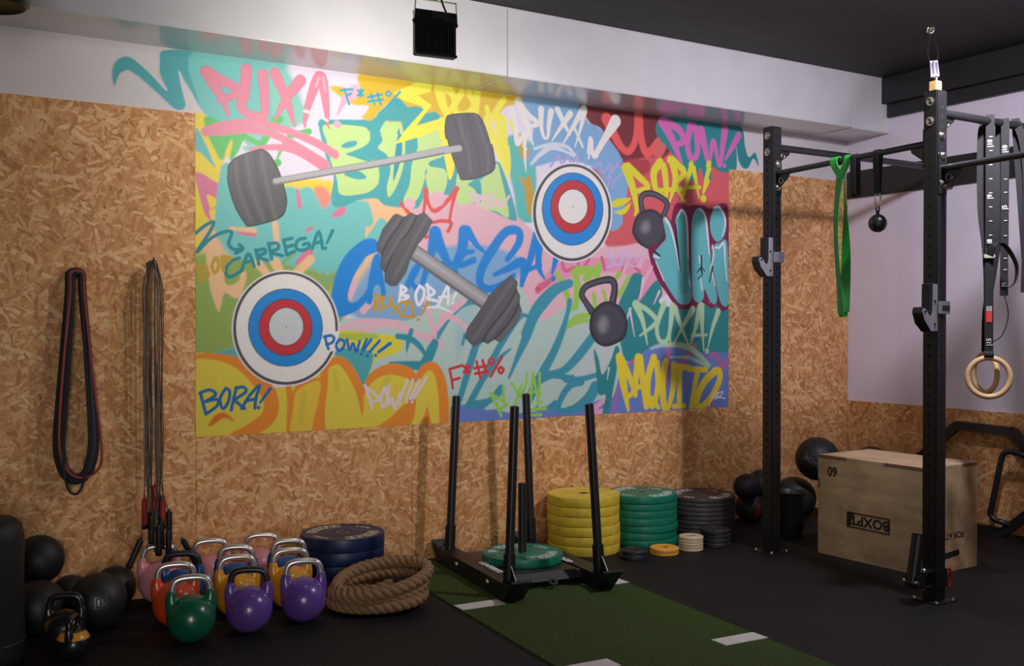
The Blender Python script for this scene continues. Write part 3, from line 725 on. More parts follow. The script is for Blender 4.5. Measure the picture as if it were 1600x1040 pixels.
(1,(232,186,198),5,1,1,[(2730,1546,34.1),(2762,1423,30.4),(2794,1328,22.9)]),
(1,(232,186,198),5,1,1,[(2989,1539,34.8),(2880,1461,46),(2773,1337,30.4)]),
(1,(232,186,198),5,1,1,[(2837,1452,34.4),(2924,1433,34.7),(3011,1375,34.9)]),
(1,(232,186,198),5,1,1,[(2264,1358,21.8),(2422,1376,25.8)]),
(1,(232,186,198),5,1,1,[(2333,1477,43.9),(2382,1523,29.4)]),
(1,(232,186,198),5,1,1,[(2245,1558,43.5),(2284,1640,36.4)]),
(0,(132,176,216),16,1,1,[(2647,1780),(2880,1864),(3123,1883),(3400,1804),(3330,1643),(3123,1580),(2880,1615),(2688,1630),(2554,1646),(2462,1681)]),
(0,(42,138,220),5,1,1,[(2135,1493),(2154,1637),(2202,1756),(2265,1830),(2343,1884),(2413,1882),(2428,1823),(2358,1788),(2318,1741),(2279,1677),(2243,1585),(2245,1531),(2284,1524),(2333,1568),(2361,1605),(2370,1569),(2323,1500),(2255,1458),(2177,1441)]),
(0,(42,138,220),5,1,1,[(2353,1525),(2358,1605),(2373,1697),(2398,1790),(2437,1800),(2454,1699),(2474,1570),(2448,1556),(2434,1620),(2400,1613),(2387,1523),(2370,1514)]),
(1,(42,138,220),6,1,1,[(2605,1610,33.7),(2657,1705,52.7),(2699,1762,30.2)]),
(1,(42,138,220),6,1,1,[(2626,1648,30),(2668,1611,33.9)]),
(1,(42,138,220),6,1,1,[(2709,1640,34),(2762,1802,53.1),(2794,1937,83.7)]),
(1,(42,138,220),6,1,1,[(2794,1946,76.1),(2832,1852,68.7),(2886,1759,38.4)]),
(1,(42,138,220),6,1,1,[(2731,1735,34.1),(2891,1768,30.7)]),
(1,(42,138,220),6,1,1,[(2990,1960,77.4),(2973,1839,69.6),(2924,1741,53.9),(2935,1712,34.7)]),
(1,(42,138,220),6,1,1,[(3012,1966,62),(3078,1881,39),(3146,1830,11.8)]),
(1,(42,138,220),6,1,1,[(2990,1830,38.7),(3056,1842,23.3)]),
(1,(42,138,220),6,1,1,[(2968,1752,34.8),(3056,1788,42.8)]),
(1,(42,138,220),6,1,1,[(3295,1801,35.7),(3377,1903,51.9),(3377,1978,55.9),(3283,1969,59.5),(3180,1846,62.9),(3112,1736,58.7),(3101,1648,50.8),(3169,1615,47.2),(3283,1662,31.7),(3342,1703,31.9)]),
(1,(42,138,220),6,1,1,[(3203,1704,27.6),(3295,1741,43.7),(3412,1785,64.1),(3400,1644,32)]),
(1,(42,138,220),6,1,1,[(3514,1960,64.6),(3460,1796,48.3),(3400,1644,24)]),
(1,(42,138,220),6,1,1,[(3538,1930,56.7),(3526,1768,44.5),(3574,1683,12.2)]),
(1,(42,138,220),6,1,1,[(3436,1735,32.1),(3538,1773,32.4)]),
(1,(42,138,220),6,1,1,[(3660,1823,49.1),(3629,1720,20.4)]),
(1,(42,138,220),2,1,1,[(3638,1689,36.7),(3638,1689,36.7)]),
(1,(226,94,88),3,1,1,[(2570,2105,22.4),(2621,2050,26.2)]),
(1,(226,94,88),3,1,1,[(2731,2193,30.3),(2726,2122,22.7),(2717,2056,18.9)]),
(1,(226,94,88),3,1,1,[(2731,2193,26.5),(2752,2105,22.7),(2797,2072,26.6),(2881,2142,26.8),(2940,2213,34.7)]),
(1,(226,94,88),3,1,1,[(2935,2207,30.8),(2904,2095,19.2),(2889,2013,19.2)]),
(1,(226,94,88),3,1,1,[(2778,2002,19),(2837,2015,22.9),(2897,2010,23),(2897,1984,23),(2880,1955,23)]),
(1,(226,94,88),3,1,1,[(2731,1910,18.9),(2747,1920,18.9)]),
(0,(232,186,198),4,1,1,[(2664,2107),(2663,2100),(2660,2092),(2656,2086),(2650,2080),(2643,2075),(2635,2072),(2626,2071),(2618,2072),(2610,2074),(2603,2077),(2597,2082),(2593,2088),(2590,2095),(2589,2103),(2590,2110),(2593,2117),(2597,2124),(2603,2130),(2610,2134),(2618,2137),(2626,2139),(2635,2138),(2643,2136),(2650,2133),(2656,2128),(2660,2122),(2663,2115)]),
(0,(232,186,198),4,1,1,[(2859,2146),(2858,2136),(2854,2126),(2848,2117),(2839,2109),(2830,2103),(2819,2099),(2807,2097),(2796,2097),(2785,2100),(2775,2105),(2767,2112),(2761,2120),(2758,2129),(2756,2139),(2758,2150),(2761,2159),(2767,2168),(2776,2176),(2785,2182),(2796,2186),(2807,2188),(2819,2188),(2830,2185),(2839,2180),(2848,2174),(2854,2165),(2858,2156)]),
(1,(238,196,212),3,1,1,[(3032,2192,17.5),(3067,2153,17.5),(3095,2118,17.6)]),
(1,(238,196,212),3,1,1,[(3034,2190,17.5),(3107,2177,17.6),(3090,2155,17.6),(3062,2153,17.5)]),
(1,(238,196,212),3,1,1,[(3135,2182,17.6),(3115,2137,17.6),(3152,2115,17.6),(3171,2170,17.7),(3135,2182,17.6)]),
(1,(238,196,212),3,1,1,[(3180,2202,17.7),(3194,2120,17.7),(3224,2163,17.7),(3247,2123,17.8),(3309,2193,17.9)]),
(0,(100,176,178),8,1,1,[(1486,1243),(1596,1275),(1692,1291),(1692,1214),(1588,1199)]),
(0,(224,214,70),6,1,1,[(2158,1348),(2402,1344),(2553,1324),(2576,1273),(2553,1236),(2402,1183),(2372,1073),(2352,1092)]),
(0,(180,200,80),8,1,1,[(2177,1348),(2407,1343),(2402,1312),(2187,1313)]),
(0,(84,172,178),5,1,1,[(2158,1233),(2225,1263),(2387,1238),(2372,1128),(2327,1047),(2264,1131),(2206,1187)]),
(1,(60,150,168),4,1,1,[(2548,1329,33.6),(2626,1315,37.5),(2688,1272,34),(2730,1214,18.9)]),
(1,(60,150,168),4,1,1,[(2636,1361,30.1),(2615,1291,26.3),(2605,1235,7.5)]),
(1,(60,150,168),4,1,1,[(2789,1285,53.3),(2751,1195,53.1),(2709,1153,49.2)]),
(1,(60,150,168),4,1,1,[(2497,1176,11.1),(2605,1165,37.5),(2720,1158,45.4)]),
(1,(60,150,168),4,1,1,[(2709,1149,37.8),(2625,1146,30)]),
(0,(228,206,76),4,1,1,[(1361,1232),(1460,1235),(1588,1220),(1692,1145),(1762,1065),(1942,1068),(2091,1198),(2187,1214),(2274,1149),(2327,1047),(2392,1119),(2502,1162),(2657,1103),(2730,1162),(2794,1156),(2858,1002),(2880,770),(1360,793)]),
(1,(234,142,54),5,1,1,[(1361,1228,20),(1435,1231,30.3),(1528,1221,40.7),(1622,1185,58.3),(1709,1110,76),(1788,1003,83.6),(1779,899,83.5),(1691,834,75.9),(1595,796,61.6)]),
(1,(234,142,54),5,1,1,[(1888,1061,31.6),(1901,964,38.7),(1887,802,21.1)]),
(1,(234,142,54),5,1,1,[(2101,1180,46.6),(2091,1046,50.1),(2072,912,57.2),(2063,796,85.7)]),
(1,(234,142,54),5,1,1,[(2115,1170,35.9),(2187,1196,46.9),(2254,1131,54.5),(2308,1020,47.5),(2326,887,11)]),
(1,(234,142,54),5,1,1,[(2327,1001,21.9),(2382,1091,47.8),(2492,1139,63.1),(2605,1118,67.5),(2667,1083,45.2),(2730,1143,49.3),(2794,1137,57.1),(2842,1021,65),(2853,772,65.1)]),
(0,(234,142,54),5,1,1,[(2411,795),(2512,864),(2625,958),(2667,942),(2615,794)]),
(0,(234,142,54),4,1,1,[(2707,789),(2730,892),(2743,906),(2767,791)]),
(0,(234,142,54),6,1,1,[(1933,1059),(2072,1100),(2063,1046),(1942,1033),(1924,963),(1896,893)]),
(0,(232,196,70),6,1,1,[(1942,1033),(2068,1082),(2063,975),(2035,887),(1988,800),(1901,805),(1915,919)]),
(0,(222,120,48),8,1,1,[(1451,864),(1493,921),(1544,927),(1591,880),(1536,902),(1485,871)]),
(1,(192,184,70),14,1,0.5,[(2158,1133,28.8),(2177,1025,28.9)]),
(1,(192,184,70),14,1,0.5,[(2492,1088,29.7),(2452,1034,22.2)]),
(1,(192,184,70),14,1,0.5,[(1979,1014,28.4),(1960,873,28.3)]),
(1,(44,116,170),2.5,1,1,[(1412,1038,17.5),(1425,983,17.5),(1440,927,17.5)]),
(1,(44,116,170),2.5,1,1,[(1408,1038,17.5),(1460,1053,17.5),(1492,1027,17.6),(1439,993,17.5)]),
(1,(44,116,170),2.5,1,1,[(1439,993,17.5),(1500,1001,17.6),(1498,967,17.6),(1441,927,17.5)]),
(1,(44,116,170),2.5,1,1,[(1545,1059,17.7),(1515,1005,17.6),(1529,952,17.7),(1558,986,17.7),(1566,1041,17.7),(1545,1059,17.7)]),
(1,(44,116,170),2.5,1,1,[(1603,1061,17.8),(1587,1002,17.8),(1574,941,17.7)]),
(1,(44,116,170),2.5,1,1,[(1598,1057,17.8),(1639,1062,17.9),(1653,1036,17.9),(1597,997,17.8),(1613,975,17.8),(1647,946,17.9)]),
(1,(44,116,170),2.5,1,1,[(1630,947,17.8),(1674,1016,17.9),(1728,1068,18),(1709,1006,18),(1702,946,18)]),
(1,(44,116,170),2.5,1,1,[(1652,987,17.9),(1709,996,18)]),
(1,(44,116,170),2.5,1,1,[(1787,1048,20.9),(1731,975,13.9)]),
(1,(44,116,170),2,1,1,[(1722,948,20.8),(1722,948,20.8)]),
(1,(40,116,196),2.5,1,1,[(2101,1332,16.5),(2110,1296,16.5),(2122,1260,16.5)]),
(1,(40,116,196),2.5,1,1,[(2097,1327,16.5),(2134,1336,16.5),(2156,1321,16.6),(2144,1296,16.5),(2110,1285,16.5)]),
(1,(40,116,196),2.5,1,1,[(2187,1313,16.6),(2168,1282,16.6),(2182,1250,16.6),(2211,1268,16.6),(2216,1302,16.7),(2187,1313,16.6)]),
(1,(40,116,196),2.5,1,1,[(2233,1313,16.7),(2249,1254,16.7),(2270,1290,16.7),(2289,1244,16.8),(2311,1303,16.8)]),
(1,(40,116,196),2.5,1,1,[(2354,1312,16.9),(2328,1257,16.8)]),
(1,(40,116,196),2.5,1,1,[(2434,1304,17),(2372,1240,16.9)]),
(1,(40,116,196),2.5,1,1,[(2500,1288,22.3),(2427,1238,18.4)]),
(1,(40,116,196),2.5,1,1,[(2382,1312,16.9),(2332,1248,16.8)]),
(1,(40,116,196),2,1,1,[(2321,1228,20.5),(2321,1228,20.5)]),
(1,(40,116,196),2,1,1,[(2357,1219,20.5),(2357,1219,20.5)]),
(1,(40,116,196),2,1,1,[(2409,1220,20.6),(2409,1220,20.6)]),
(1,(228,212,226),2.5,1,1,[(2342,1051,15.7),(2367,982,15.8),(2387,915,15.8)]),
(1,(228,212,226),2.5,1,1,[(2347,1042,15.8),(2401,999,15.8),(2436,970,15.9),(2372,949,15.8)]),
(1,(228,212,226),2.5,1,1,[(2462,1038,15.9),(2441,960,15.9),(2460,918,15.9),(2480,968,15.9),(2467,1033,15.9)]),
(1,(228,212,226),2.5,1,1,[(2494,1042,16),(2490,940,16),(2514,967,16),(2531,906,16),(2563,998,16.1)]),
(1,(228,212,226),2.5,1,1,[(2610,1071,16.1),(2563,956,16.1)]),
(1,(228,212,226),2.5,1,1,[(2646,1073,16.2),(2605,963,16.1)]),
(1,(228,212,226),2.5,1,1,[(2688,1069,16.2),(2630,962,16.2)]),
(1,(228,212,226),2.5,1,1,[(2735,1083,16.3),(2651,962,16.2)]),
(1,(228,212,226),2,1,1,[(2568,935,17.9),(2569,935,17.9)]),
(1,(228,212,226),2,1,1,[(2605,943,18),(2605,943,18)]),
(1,(228,212,226),2,1,1,[(2641,943,18.1),(2641,943,18.1)]),
(1,(46,142,152),2.5,1,1,[(1619,1752,18.5),(1572,1731,18.4),(1546,1684,18.4),(1567,1650,18.4),(1634,1686,18.5)]),
(1,(46,142,152),2.5,1,1,[(1634,1695,18.5),(1668,1777,18.6),(1700,1712,18.6)]),
(1,(46,142,152),2.5,1,1,[(1648,1729,18.5),(1693,1741,18.6)]),
(1,(46,142,152),2.5,1,1,[(1709,1800,18.6),(1726,1722,18.7)]),
(1,(46,142,152),2.5,1,1,[(1709,1793,18.6),(1755,1806,18.7),(1760,1785,18.7),(1721,1765,18.7),(1774,1744,18.8)]),
(1,(46,142,152),2.5,1,1,[(1779,1838,18.8),(1797,1753,18.8)]),
(1,(46,142,152),2.5,1,1,[(1779,1833,18.8),(1826,1841,18.8),(1833,1812,18.9),(1792,1790,18.8),(1858,1773,18.9)]),
(1,(46,142,152),2.5,1,1,[(1864,1860,18.9),(1882,1779,18.9)]),
(1,(46,142,152),2.5,1,1,[(1864,1859,18.9),(1911,1871,19)]),
(1,(46,142,152),2.5,1,1,[(1873,1820,18.9),(1918,1833,19)]),
(1,(46,142,152),2.5,1,1,[(1882,1779,18.9),(1924,1800,19)]),
(1,(46,142,152),2.5,1,1,[(1988,1875,19.1),(1946,1862,19.1),(1933,1822,19),(1964,1806,19.1),(2006,1822,19.2),(2008,1847,19.2),(1976,1839,19.1)]),
(1,(46,142,152),2.5,1,1,[(2027,1817,19.2),(2066,1914,19.3),(2089,1822,19.3)]),
(1,(46,142,152),2.5,1,1,[(2041,1849,19.2),(2083,1859,19.3)]),
(1,(46,142,152),2.5,1,1,[(2148,1923,21.6),(2113,1851,14.3)]),
(1,(46,142,152),2.5,1,1,[(1389,1874,18.1),(1437,1916,18.2),(1483,1939,18.2),(1462,1884,18.2),(1395,1776,18.1),(1462,1846,18.2),(1530,1885,18.3),(1579,1889,18.4),(1562,1829,18.4),(1589,1798,18.4),(1634,1801,18.5)]),
(1,(46,142,152),2.5,1,1,[(1619,1824,18.5),(1639,1802,18.5),(1599,1777,18.4)]),
(1,(46,142,152),2,1,1,[(2105,1824,20.1),(2105,1824,20.1)]),
(1,(200,164,62),3.5,1,1,[(1395,1709,18.4),(1407,1672,18.4),(1418,1628,18.5)]),
(1,(200,164,62),3.5,1,1,[(1392,1705,18.4),(1433,1710,18.5),(1445,1689,18.5),(1412,1676,18.5),(1453,1673,18.5),(1449,1648,18.5),(1418,1630,18.5)]),
(1,(200,164,62),3.5,1,1,[(1491,1750,18.6),(1474,1707,18.6),(1487,1670,18.6),(1508,1700,18.6),(1504,1742,18.6),(1491,1750,18.6)]),
(1,(200,164,62),3.5,1,1,[(1525,1755,18.7),(1533,1683,18.7)]),
(1,(200,164,62),3.5,1,1,[(1525,1755,18.7),(1568,1751,18.7),(1538,1722,18.7)]),
(1,(244,240,248),2.5,1,1,[(2572,1623,17.9),(2559,1525,17.9)]),
(1,(244,240,248),2.5,1,1,[(2569,1623,17.9),(2605,1602,18),(2569,1572,17.9),(2618,1561,18),(2559,1527,17.9)]),
(1,(244,240,248),2.5,1,1,[(2691,1625,18.1),(2665,1573,18.1),(2683,1512,18.1),(2715,1555,18.2),(2720,1602,18.2),(2691,1625,18.1)]),
(1,(244,240,248),2.5,1,1,[(2743,1633,18.2),(2752,1544,18.2)]),
(1,(244,240,248),2.5,1,1,[(2736,1631,18.2),(2789,1589,18.3),(2741,1555,18.2),(2805,1537,18.3)]),
(1,(244,240,248),2.5,1,1,[(2810,1507,18.3),(2848,1576,18.4),(2880,1629,18.4),(2880,1519,18.4)]),
(1,(244,240,248),2.5,1,1,[(2821,1558,18.3),(2886,1567,18.4)]),
(1,(244,240,248),2.5,1,1,[(2946,1611,19.3),(2911,1546,11.5)]),
(1,(244,240,248),2,1,1,[(2911,1527,18.5),(2911,1527,18.5)]),
(1,(244,240,248),3,1,1,[(2709,1493,7.6),(2815,1501,15.3),(2904,1469,7.7)]),
(1,(206,160,58),2.5,1,1,[(2412,1569,16.9),(2404,1523,16.9),(2400,1470,16.9)]),
(1,(206,160,58),2.5,1,1,[(2402,1569,16.9),(2447,1551,17),(2412,1514,16.9),(2447,1478,17)]),
(1,(206,160,58),2.5,1,1,[(2462,1556,17),(2447,1510,17),(2488,1501,17.1),(2508,1557,17.1)]),
(1,(206,160,58),2.5,1,1,[(2508,1524,17.1),(2554,1469,17.2)]),
(1,(206,160,58),2.5,1,1,[(2569,1525,17.2),(2523,1473,17.1)]),
(1,(206,160,58),2.5,1,1,[(2569,1525,17.2),(2618,1526,17.2),(2569,1450,17.2),(2636,1446,17.3)]),
(1,(206,160,58),2.5,1,1,[(2638,1535,17.3),(2651,1437,17.3)]),
(1,(206,160,58),2.5,1,1,[(2743,1525,22.7),(2697,1451,11.3)]),
(1,(206,160,58),2,1,1,[(2681,1425,19.6),(2681,1425,19.6)]),
(1,(214,62,66),2.5,1,1,[(2891,1125,17.7),(2904,1067,17.7),(2912,1014,17.7)]),
(1,(214,62,66),2.5,1,1,[(2891,1130,17.7),(2976,1150,17.8)]),
(1,(214,62,66),2.5,1,1,[(2907,1062,17.7),(2958,1074,17.8)]),
(1,(214,62,66),2.5,1,1,[(2987,1144,17.8),(3028,1108,17.9)]),
(1,(214,62,66),2.5,1,1,[(3028,1144,17.9),(2987,1109,17.8)]),
(1,(214,62,66),2.5,1,1,[(3006,1152,17.8),(3009,1098,17.8)]),
(1,(214,62,66),2.5,1,1,[(3076,1172,17.9),(3103,1070,18)]),
(1,(214,62,66),2.5,1,1,[(3118,1179,18),(3144,1095,18)]),
(1,(214,62,66),2.5,1,1,[(3058,1131,17.9),(3152,1144,18.1)]),
(1,(214,62,66),2.5,1,1,[(3065,1097,17.9),(3155,1111,18.1)]),
(1,(214,62,66),2.5,1,1,[(3258,1196,18.2),(3174,1077,18.1)]),
(2,(214,62,66),2.5,1,1,[(3180,1191,15.7),(3198,1171,15.8),(3180,1152,15.7),(3162,1172,15.7)]),
(2,(214,62,66),2.5,1,1,[(3249,1133,19.8),(3267,1115,19.8),(3249,1097,19.8),(3230,1115,19.8)]),
(1,(156,212,84),3,1,1,[(3178,971,23.6),(3220,900,23.7),(3251,832,19.8)]),
(1,(156,212,84),3,1,1,[(3174,973,18.9),(3237,939,19),(3286,898,19.1),(3231,872,19)]),
(1,(156,212,84),3,1,1,[(3266,1008,19),(3272,918,19),(3297,897,19.1)]),
(1,(156,212,84),3,1,1,[(3330,1030,19.1),(3389,943,19.2)]),
(1,(156,212,84),3,1,1,[(3400,1023,19.2),(3348,895,19.2)]),
(1,(156,212,84),3,1,1,[(3442,1087,19.3),(3424,1002,19.3),(3389,953,19.2)]),
(1,(156,212,84),3,1,1,[(3484,1086,19.4),(3462,900,19.3)]),
(1,(156,212,84),3,1,1,[(3486,1086,19.4),(3526,898,19.4)]),
(1,(156,212,84),3,1,1,[(3448,971,19.3),(3526,974,19.4)]),
(1,(156,212,84),3,1,1,[(3534,1090,19.4),(3534,943,19.5)]),
(1,(156,212,84),3,1,1,[(3442,861,19.3),(3580,865,19.5)]),
(1,(156,212,84),3,1,1,[(3466,828,19.3),(3546,826,19.5)]),
(1,(156,212,84),2,1,1,[(3548,907,21.1),(3548,907,21.1)]),
(0,(240,238,240),4,1,1,[(2187,1377),(2179,1304),(2155,1235),(2117,1174),(2066,1124),(2007,1087),(1941,1065),(1873,1060),(1806,1070),(1743,1095),(1687,1134),(1640,1184),(1606,1243),(1585,1309),(1578,1378),(1585,1447),(1607,1512),(1641,1571),(1688,1621),(1744,1660),(1807,1685),(1874,1695),(1942,1688),(2008,1666),(2067,1629),(2117,1579),(2155,1518),(2179,1449)]),
(0,(86,84,92),2,1,1,[(2179,1377),(2171,1306),(2148,1238),(2111,1179),(2062,1130),(2004,1094),(1940,1072),(1873,1067),(1807,1076),(1746,1101),(1691,1139),(1646,1188),(1612,1246),(1591,1311),(1585,1378),(1592,1445),(1613,1509),(1647,1567),(1692,1616),(1747,1654),(1809,1678),(1874,1687),(1941,1681),(2005,1660),(2063,1624),(2111,1574),(2148,1515),(2171,1448)]),
(0,(238,234,230),2,1,1,[(2163,1378),(2156,1310),(2134,1247),(2099,1190),(2052,1144),(1997,1109),(1937,1089),(1874,1083),(1812,1093),(1754,1116),(1702,1152),(1659,1199),(1627,1254),(1608,1315),(1601,1379),(1608,1443),(1628,1504),(1660,1559),(1703,1605),(1755,1641),(1813,1664),(1875,1673),(1938,1667),(1998,1646),(2053,1612),(2099,1565),(2134,1509),(2156,1445)]),
(0,(238,234,230),2,0,1,[(2130,1363),(2182,1359),(2182,1277),(2158,1251),(2120,1242)]),
(0,(40,42,60),1.5,1,1,[(2089,1380),(2084,1332),(2068,1286),(2041,1245),(2007,1211),(1966,1186),(1921,1171),(1873,1167),(1826,1173),(1782,1190),(1743,1216),(1710,1250),(1686,1290),(1671,1334),(1666,1381),(1671,1428),(1687,1472),(1711,1512),(1744,1546),(1783,1572),(1827,1588),(1874,1594),(1921,1590),(1967,1575),(2008,1550),(2042,1516),(2068,1475),(2084,1429)]),
(0,(48,142,220),1.5,1,1,[(2086,1380),(2081,1333),(2065,1287),(2039,1247),(2005,1214),(1964,1189),(1920,1174),(1873,1170),(1827,1176),(1784,1193),(1745,1218),(1713,1252),(1689,1291),(1674,1335),(1669,1381),(1674,1427),(1689,1471),(1714,1510),(1746,1543),(1784,1569),(1828,1585),(1874,1591),(1921,1587),(1965,1572),(2005,1547),(2039,1514),(2065,1473),(2081,1428)]),
(0,(40,42,60),1.5,1,1,[(2028,1382),(2024,1347),(2012,1314),(1993,1284),(1969,1259),(1940,1241),(1907,1230),(1873,1227),(1840,1231),(1808,1243),(1780,1262),(1756,1287),(1738,1316),(1728,1349),(1724,1383),(1728,1417),(1739,1449),(1756,1479),(1780,1503),(1809,1522),(1840,1534),(1874,1538),(1908,1535),(1940,1524),(1969,1505),(1994,1480),(2012,1451),(2024,1417)]),
(0,(200,62,70),1.5,1,1,[(2024,1382),(2020,1348),(2009,1315),(1991,1286),(1967,1262),(1938,1244),(1907,1233),(1873,1230),(1840,1234),(1809,1246),(1782,1264),(1759,1289),(1741,1317),(1731,1349),(1727,1383),(1731,1416),(1742,1448),(1759,1477),(1782,1501),(1810,1519),(1841,1531),(1874,1535),(1907,1532),(1939,1521),(1967,1503),(1991,1478),(2009,1449),(2021,1417)]),
(0,(40,42,60),1.5,1,1,[(1978,1386),(1975,1362),(1967,1340),(1955,1320),(1939,1303),(1920,1291),(1899,1283),(1877,1281),(1855,1284),(1834,1292),(1816,1304),(1800,1321),(1788,1341),(1781,1363),(1779,1386),(1781,1409),(1789,1431),(1800,1451),(1816,1468),(1835,1480),(1855,1488),(1878,1491),(1900,1488),(1921,1481),(1940,1468),(1956,1452),(1968,1432),(1975,1409)]),
(0,(206,212,214),1.5,1,1,[(1974,1386),(1972,1363),(1964,1341),(1953,1322),(1937,1306),(1919,1294),(1899,1287),(1877,1284),(1856,1287),(1836,1295),(1818,1307),(1803,1323),(1791,1342),(1784,1364),(1782,1386),(1784,1409),(1792,1430),(1803,1449),(1818,1465),(1836,1477),(1856,1485),(1878,1488),(1899,1485),(1919,1478),(1938,1466),(1953,1450),(1965,1430),(1972,1409)]),
(0,(80,80,80),1,1,1,[(1880,1386),(1880,1385),(1880,1384),(1880,1384),(1879,1383),(1879,1383),(1878,1383),(1877,1382),(1877,1383),(1876,1383),(1875,1383),(1875,1384),(1875,1384),(1874,1385),(1874,1386),(1874,1387),(1875,1387),(1875,1388),(1875,1389),(1876,1389),(1877,1389),(1877,1389),(1878,1389),(1879,1389),(1879,1389),(1880,1388),(1880,1387),(1880,1387)]),
(1,(40,116,196),2.5,1,1,[(2101,1332,16.5),(2110,1296,16.5),(2122,1260,16.5)]),
(1,(40,116,196),2.5,1,1,[(2097,1327,16.5),(2134,1336,16.5),(2156,1321,16.6),(2144,1296,16.5),(2110,1285,16.5)]),
(1,(40,116,196),2.5,1,1,[(2187,1313,16.6),(2168,1282,16.6),(2182,1250,16.6),(2211,1268,16.6),(2216,1302,16.7),(2187,1313,16.6)]),
(0,(240,238,240),4,1,1,[(4107,2136),(4099,2063),(4074,1992),(4035,1928),(3983,1874),(3921,1833),(3854,1807),(3783,1796),(3713,1802),(3647,1824),(3588,1859),(3540,1908),(3504,1966),(3482,2031),(3474,2101),(3482,2171),(3504,2239),(3540,2301),(3588,2355),(3647,2397),(3712,2426),(3782,2439),(3853,2437),(3921,2419),(3983,2385),(4034,2337),(4074,2277),(4098,2209)]),
(0,(86,84,92),2,1,1,[(4096,2136),(4088,2064),(4065,1995),(4027,1933),(3977,1880),(3917,1840),(3851,1815),(3783,1805),(3715,1810),(3651,1831),(3595,1866),(3548,1913),(3513,1970),(3491,2033),(3484,2101),(3491,2170),(3512,2236),(3548,2296),(3594,2349),(3651,2390),(3715,2418),(3782,2431),(3851,2429),(3917,2411),(3976,2378),(4026,2331),(4064,2273),(4088,2207)]),
(0,(238,234,230),2,1,1,[(4074,2136),(4067,2068),(4045,2004),(4010,1945),(3964,1896),(3909,1858),(3848,1834),(3784,1824),(3721,1830),(3662,1849),(3610,1882),(3566,1926),(3534,1980),(3513,2040),(3507,2104),(3513,2168),(3533,2230),(3566,2288),(3609,2337),(3662,2375),(3721,2402),(3784,2414),(3847,2412),(3908,2395),(3963,2363),(4010,2319),(4045,2265),(4067,2203)]),
(0,(40,42,60),1.5,1,1,[(4033,2155),(4027,2102),(4008,2050),(3979,2004),(3940,1964),(3893,1934),(3841,1914),(3788,1906),(3734,1910),(3684,1925),(3639,1951),(3602,1986),(3574,2028),(3557,2076),(3551,2127),(3557,2179),(3574,2229),(3602,2274),(3639,2314),(3684,2345),(3734,2366),(3787,2376),(3841,2374),(3893,2360),(3939,2336),(3978,2301),(4008,2258),(4026,2208)]),
(0,(48,142,220),1.5,1,1,[(4028,2155),(4022,2102),(4004,2052),(3975,2006),(3937,1967),(3891,1937),(3840,1918),(3788,1910),(3735,1914),(3686,1929),(3642,1954),(3606,1988),(3578,2030),(3561,2077),(3556,2127),(3561,2178),(3578,2227),(3606,2272),(3642,2311),(3686,2341),(3735,2362),(3787,2372),(3840,2370),(3891,2357),(3936,2332),(3975,2298),(4004,2256),(4022,2207)]),
(0,(40,42,60),1.5,1,1,[(3968,2166),(3963,2127),(3950,2089),(3929,2055),(3900,2026),(3867,2003),(3829,1989),(3790,1983),(3751,1985),(3714,1996),(3682,2015),(3654,2041),(3634,2072),(3621,2108),(3617,2145),(3621,2183),(3634,2220),(3654,2254),(3682,2283),(3714,2306),(3751,2321),(3790,2328),(3829,2327),(3866,2317),(3900,2298),(3929,2273),(3950,2241),(3963,2205)]),
(0,(200,62,70),1.5,1,1,[(3963,2166),(3959,2128),(3946,2091),(3925,2057),(3898,2029),(3865,2007),(3828,1992),(3790,1986),(3752,1989),(3716,2000),(3684,2018),(3658,2043),(3638,2074),(3626,2109),(3621,2146),(3626,2183),(3638,2219),(3658,2252),(3684,2280),(3716,2303),(3752,2318),(3790,2325),(3828,2323),(3864,2313),(3897,2295),(3925,2270),(3946,2239),(3959,2204)]),
(0,(40,42,60),1.5,1,1,[(3909,2165),(3906,2139),(3897,2115),(3883,2092),(3864,2073),(3841,2058),(3816,2049),(3790,2045),(3764,2046),(3739,2053),(3717,2065),(3699,2082),(3685,2103),(3676,2126),(3674,2151),(3676,2176),(3685,2200),(3699,2222),(3717,2241),(3739,2256),(3764,2266),(3790,2271),(3816,2270),(3841,2263),(3864,2251),(3883,2234),(3897,2214),(3906,2190)]),
(0,(236,232,228),1.5,1,1,[(3904,2165),(3901,2140),(3893,2116),(3879,2094),(3861,2076),(3839,2062),(3815,2052),(3790,2048),(3765,2050),(3741,2057),(3720,2068),(3702,2085),(3689,2105),(3681,2127),(3678,2151),(3681,2175),(3689,2199),(3702,2220),(3720,2238),(3741,2253),(3765,2263),(3790,2267),(3815,2266),(3839,2259),(3861,2248),(3879,2232),(3893,2212),(3901,2189)]),
(0,(80,80,80),1,1,1,[(3794,2158),(3794,2157),(3794,2156),(3793,2155),(3793,2155),(3792,2154),(3791,2154),(3790,2154),(3789,2154),(3788,2154),(3788,2154),(3787,2155),(3786,2156),(3786,2157),(3786,2157),(3786,2158),(3786,2159),(3787,2160),(3788,2161),(3788,2161),(3789,2162),(3790,2162),(3791,2162),(3792,2161),(3793,2161),(3793,2160),(3794,2160),(3794,2159)]),
(0,(70,69,74),2,1,1,[(1556,2192),(1563,2247),(1611,2295),(1712,2338),(1747,2345),(1786,2324),(1829,2258),(1857,2190),(1882,2101),(1882,2045),(1860,1991),(1799,1957),(1676,1923),(1645,1942),(1593,2028),(1559,2141)]),
(0,(100,99,104),2,1,1,[(1563,2193),(1570,2244),(1614,2289),(1712,2331),(1747,2338),(1779,2320),(1821,2254),(1850,2186),(1875,2101),(1875,2048),(1853,1998),(1799,1964),(1676,1930),(1648,1949),(1600,2028),(1566,2142)]),
(1,(122,121,124),9,1,0.6,[(1740,2320,17.3),(1761,2201,17.3),(1817,1979,17.4)]),
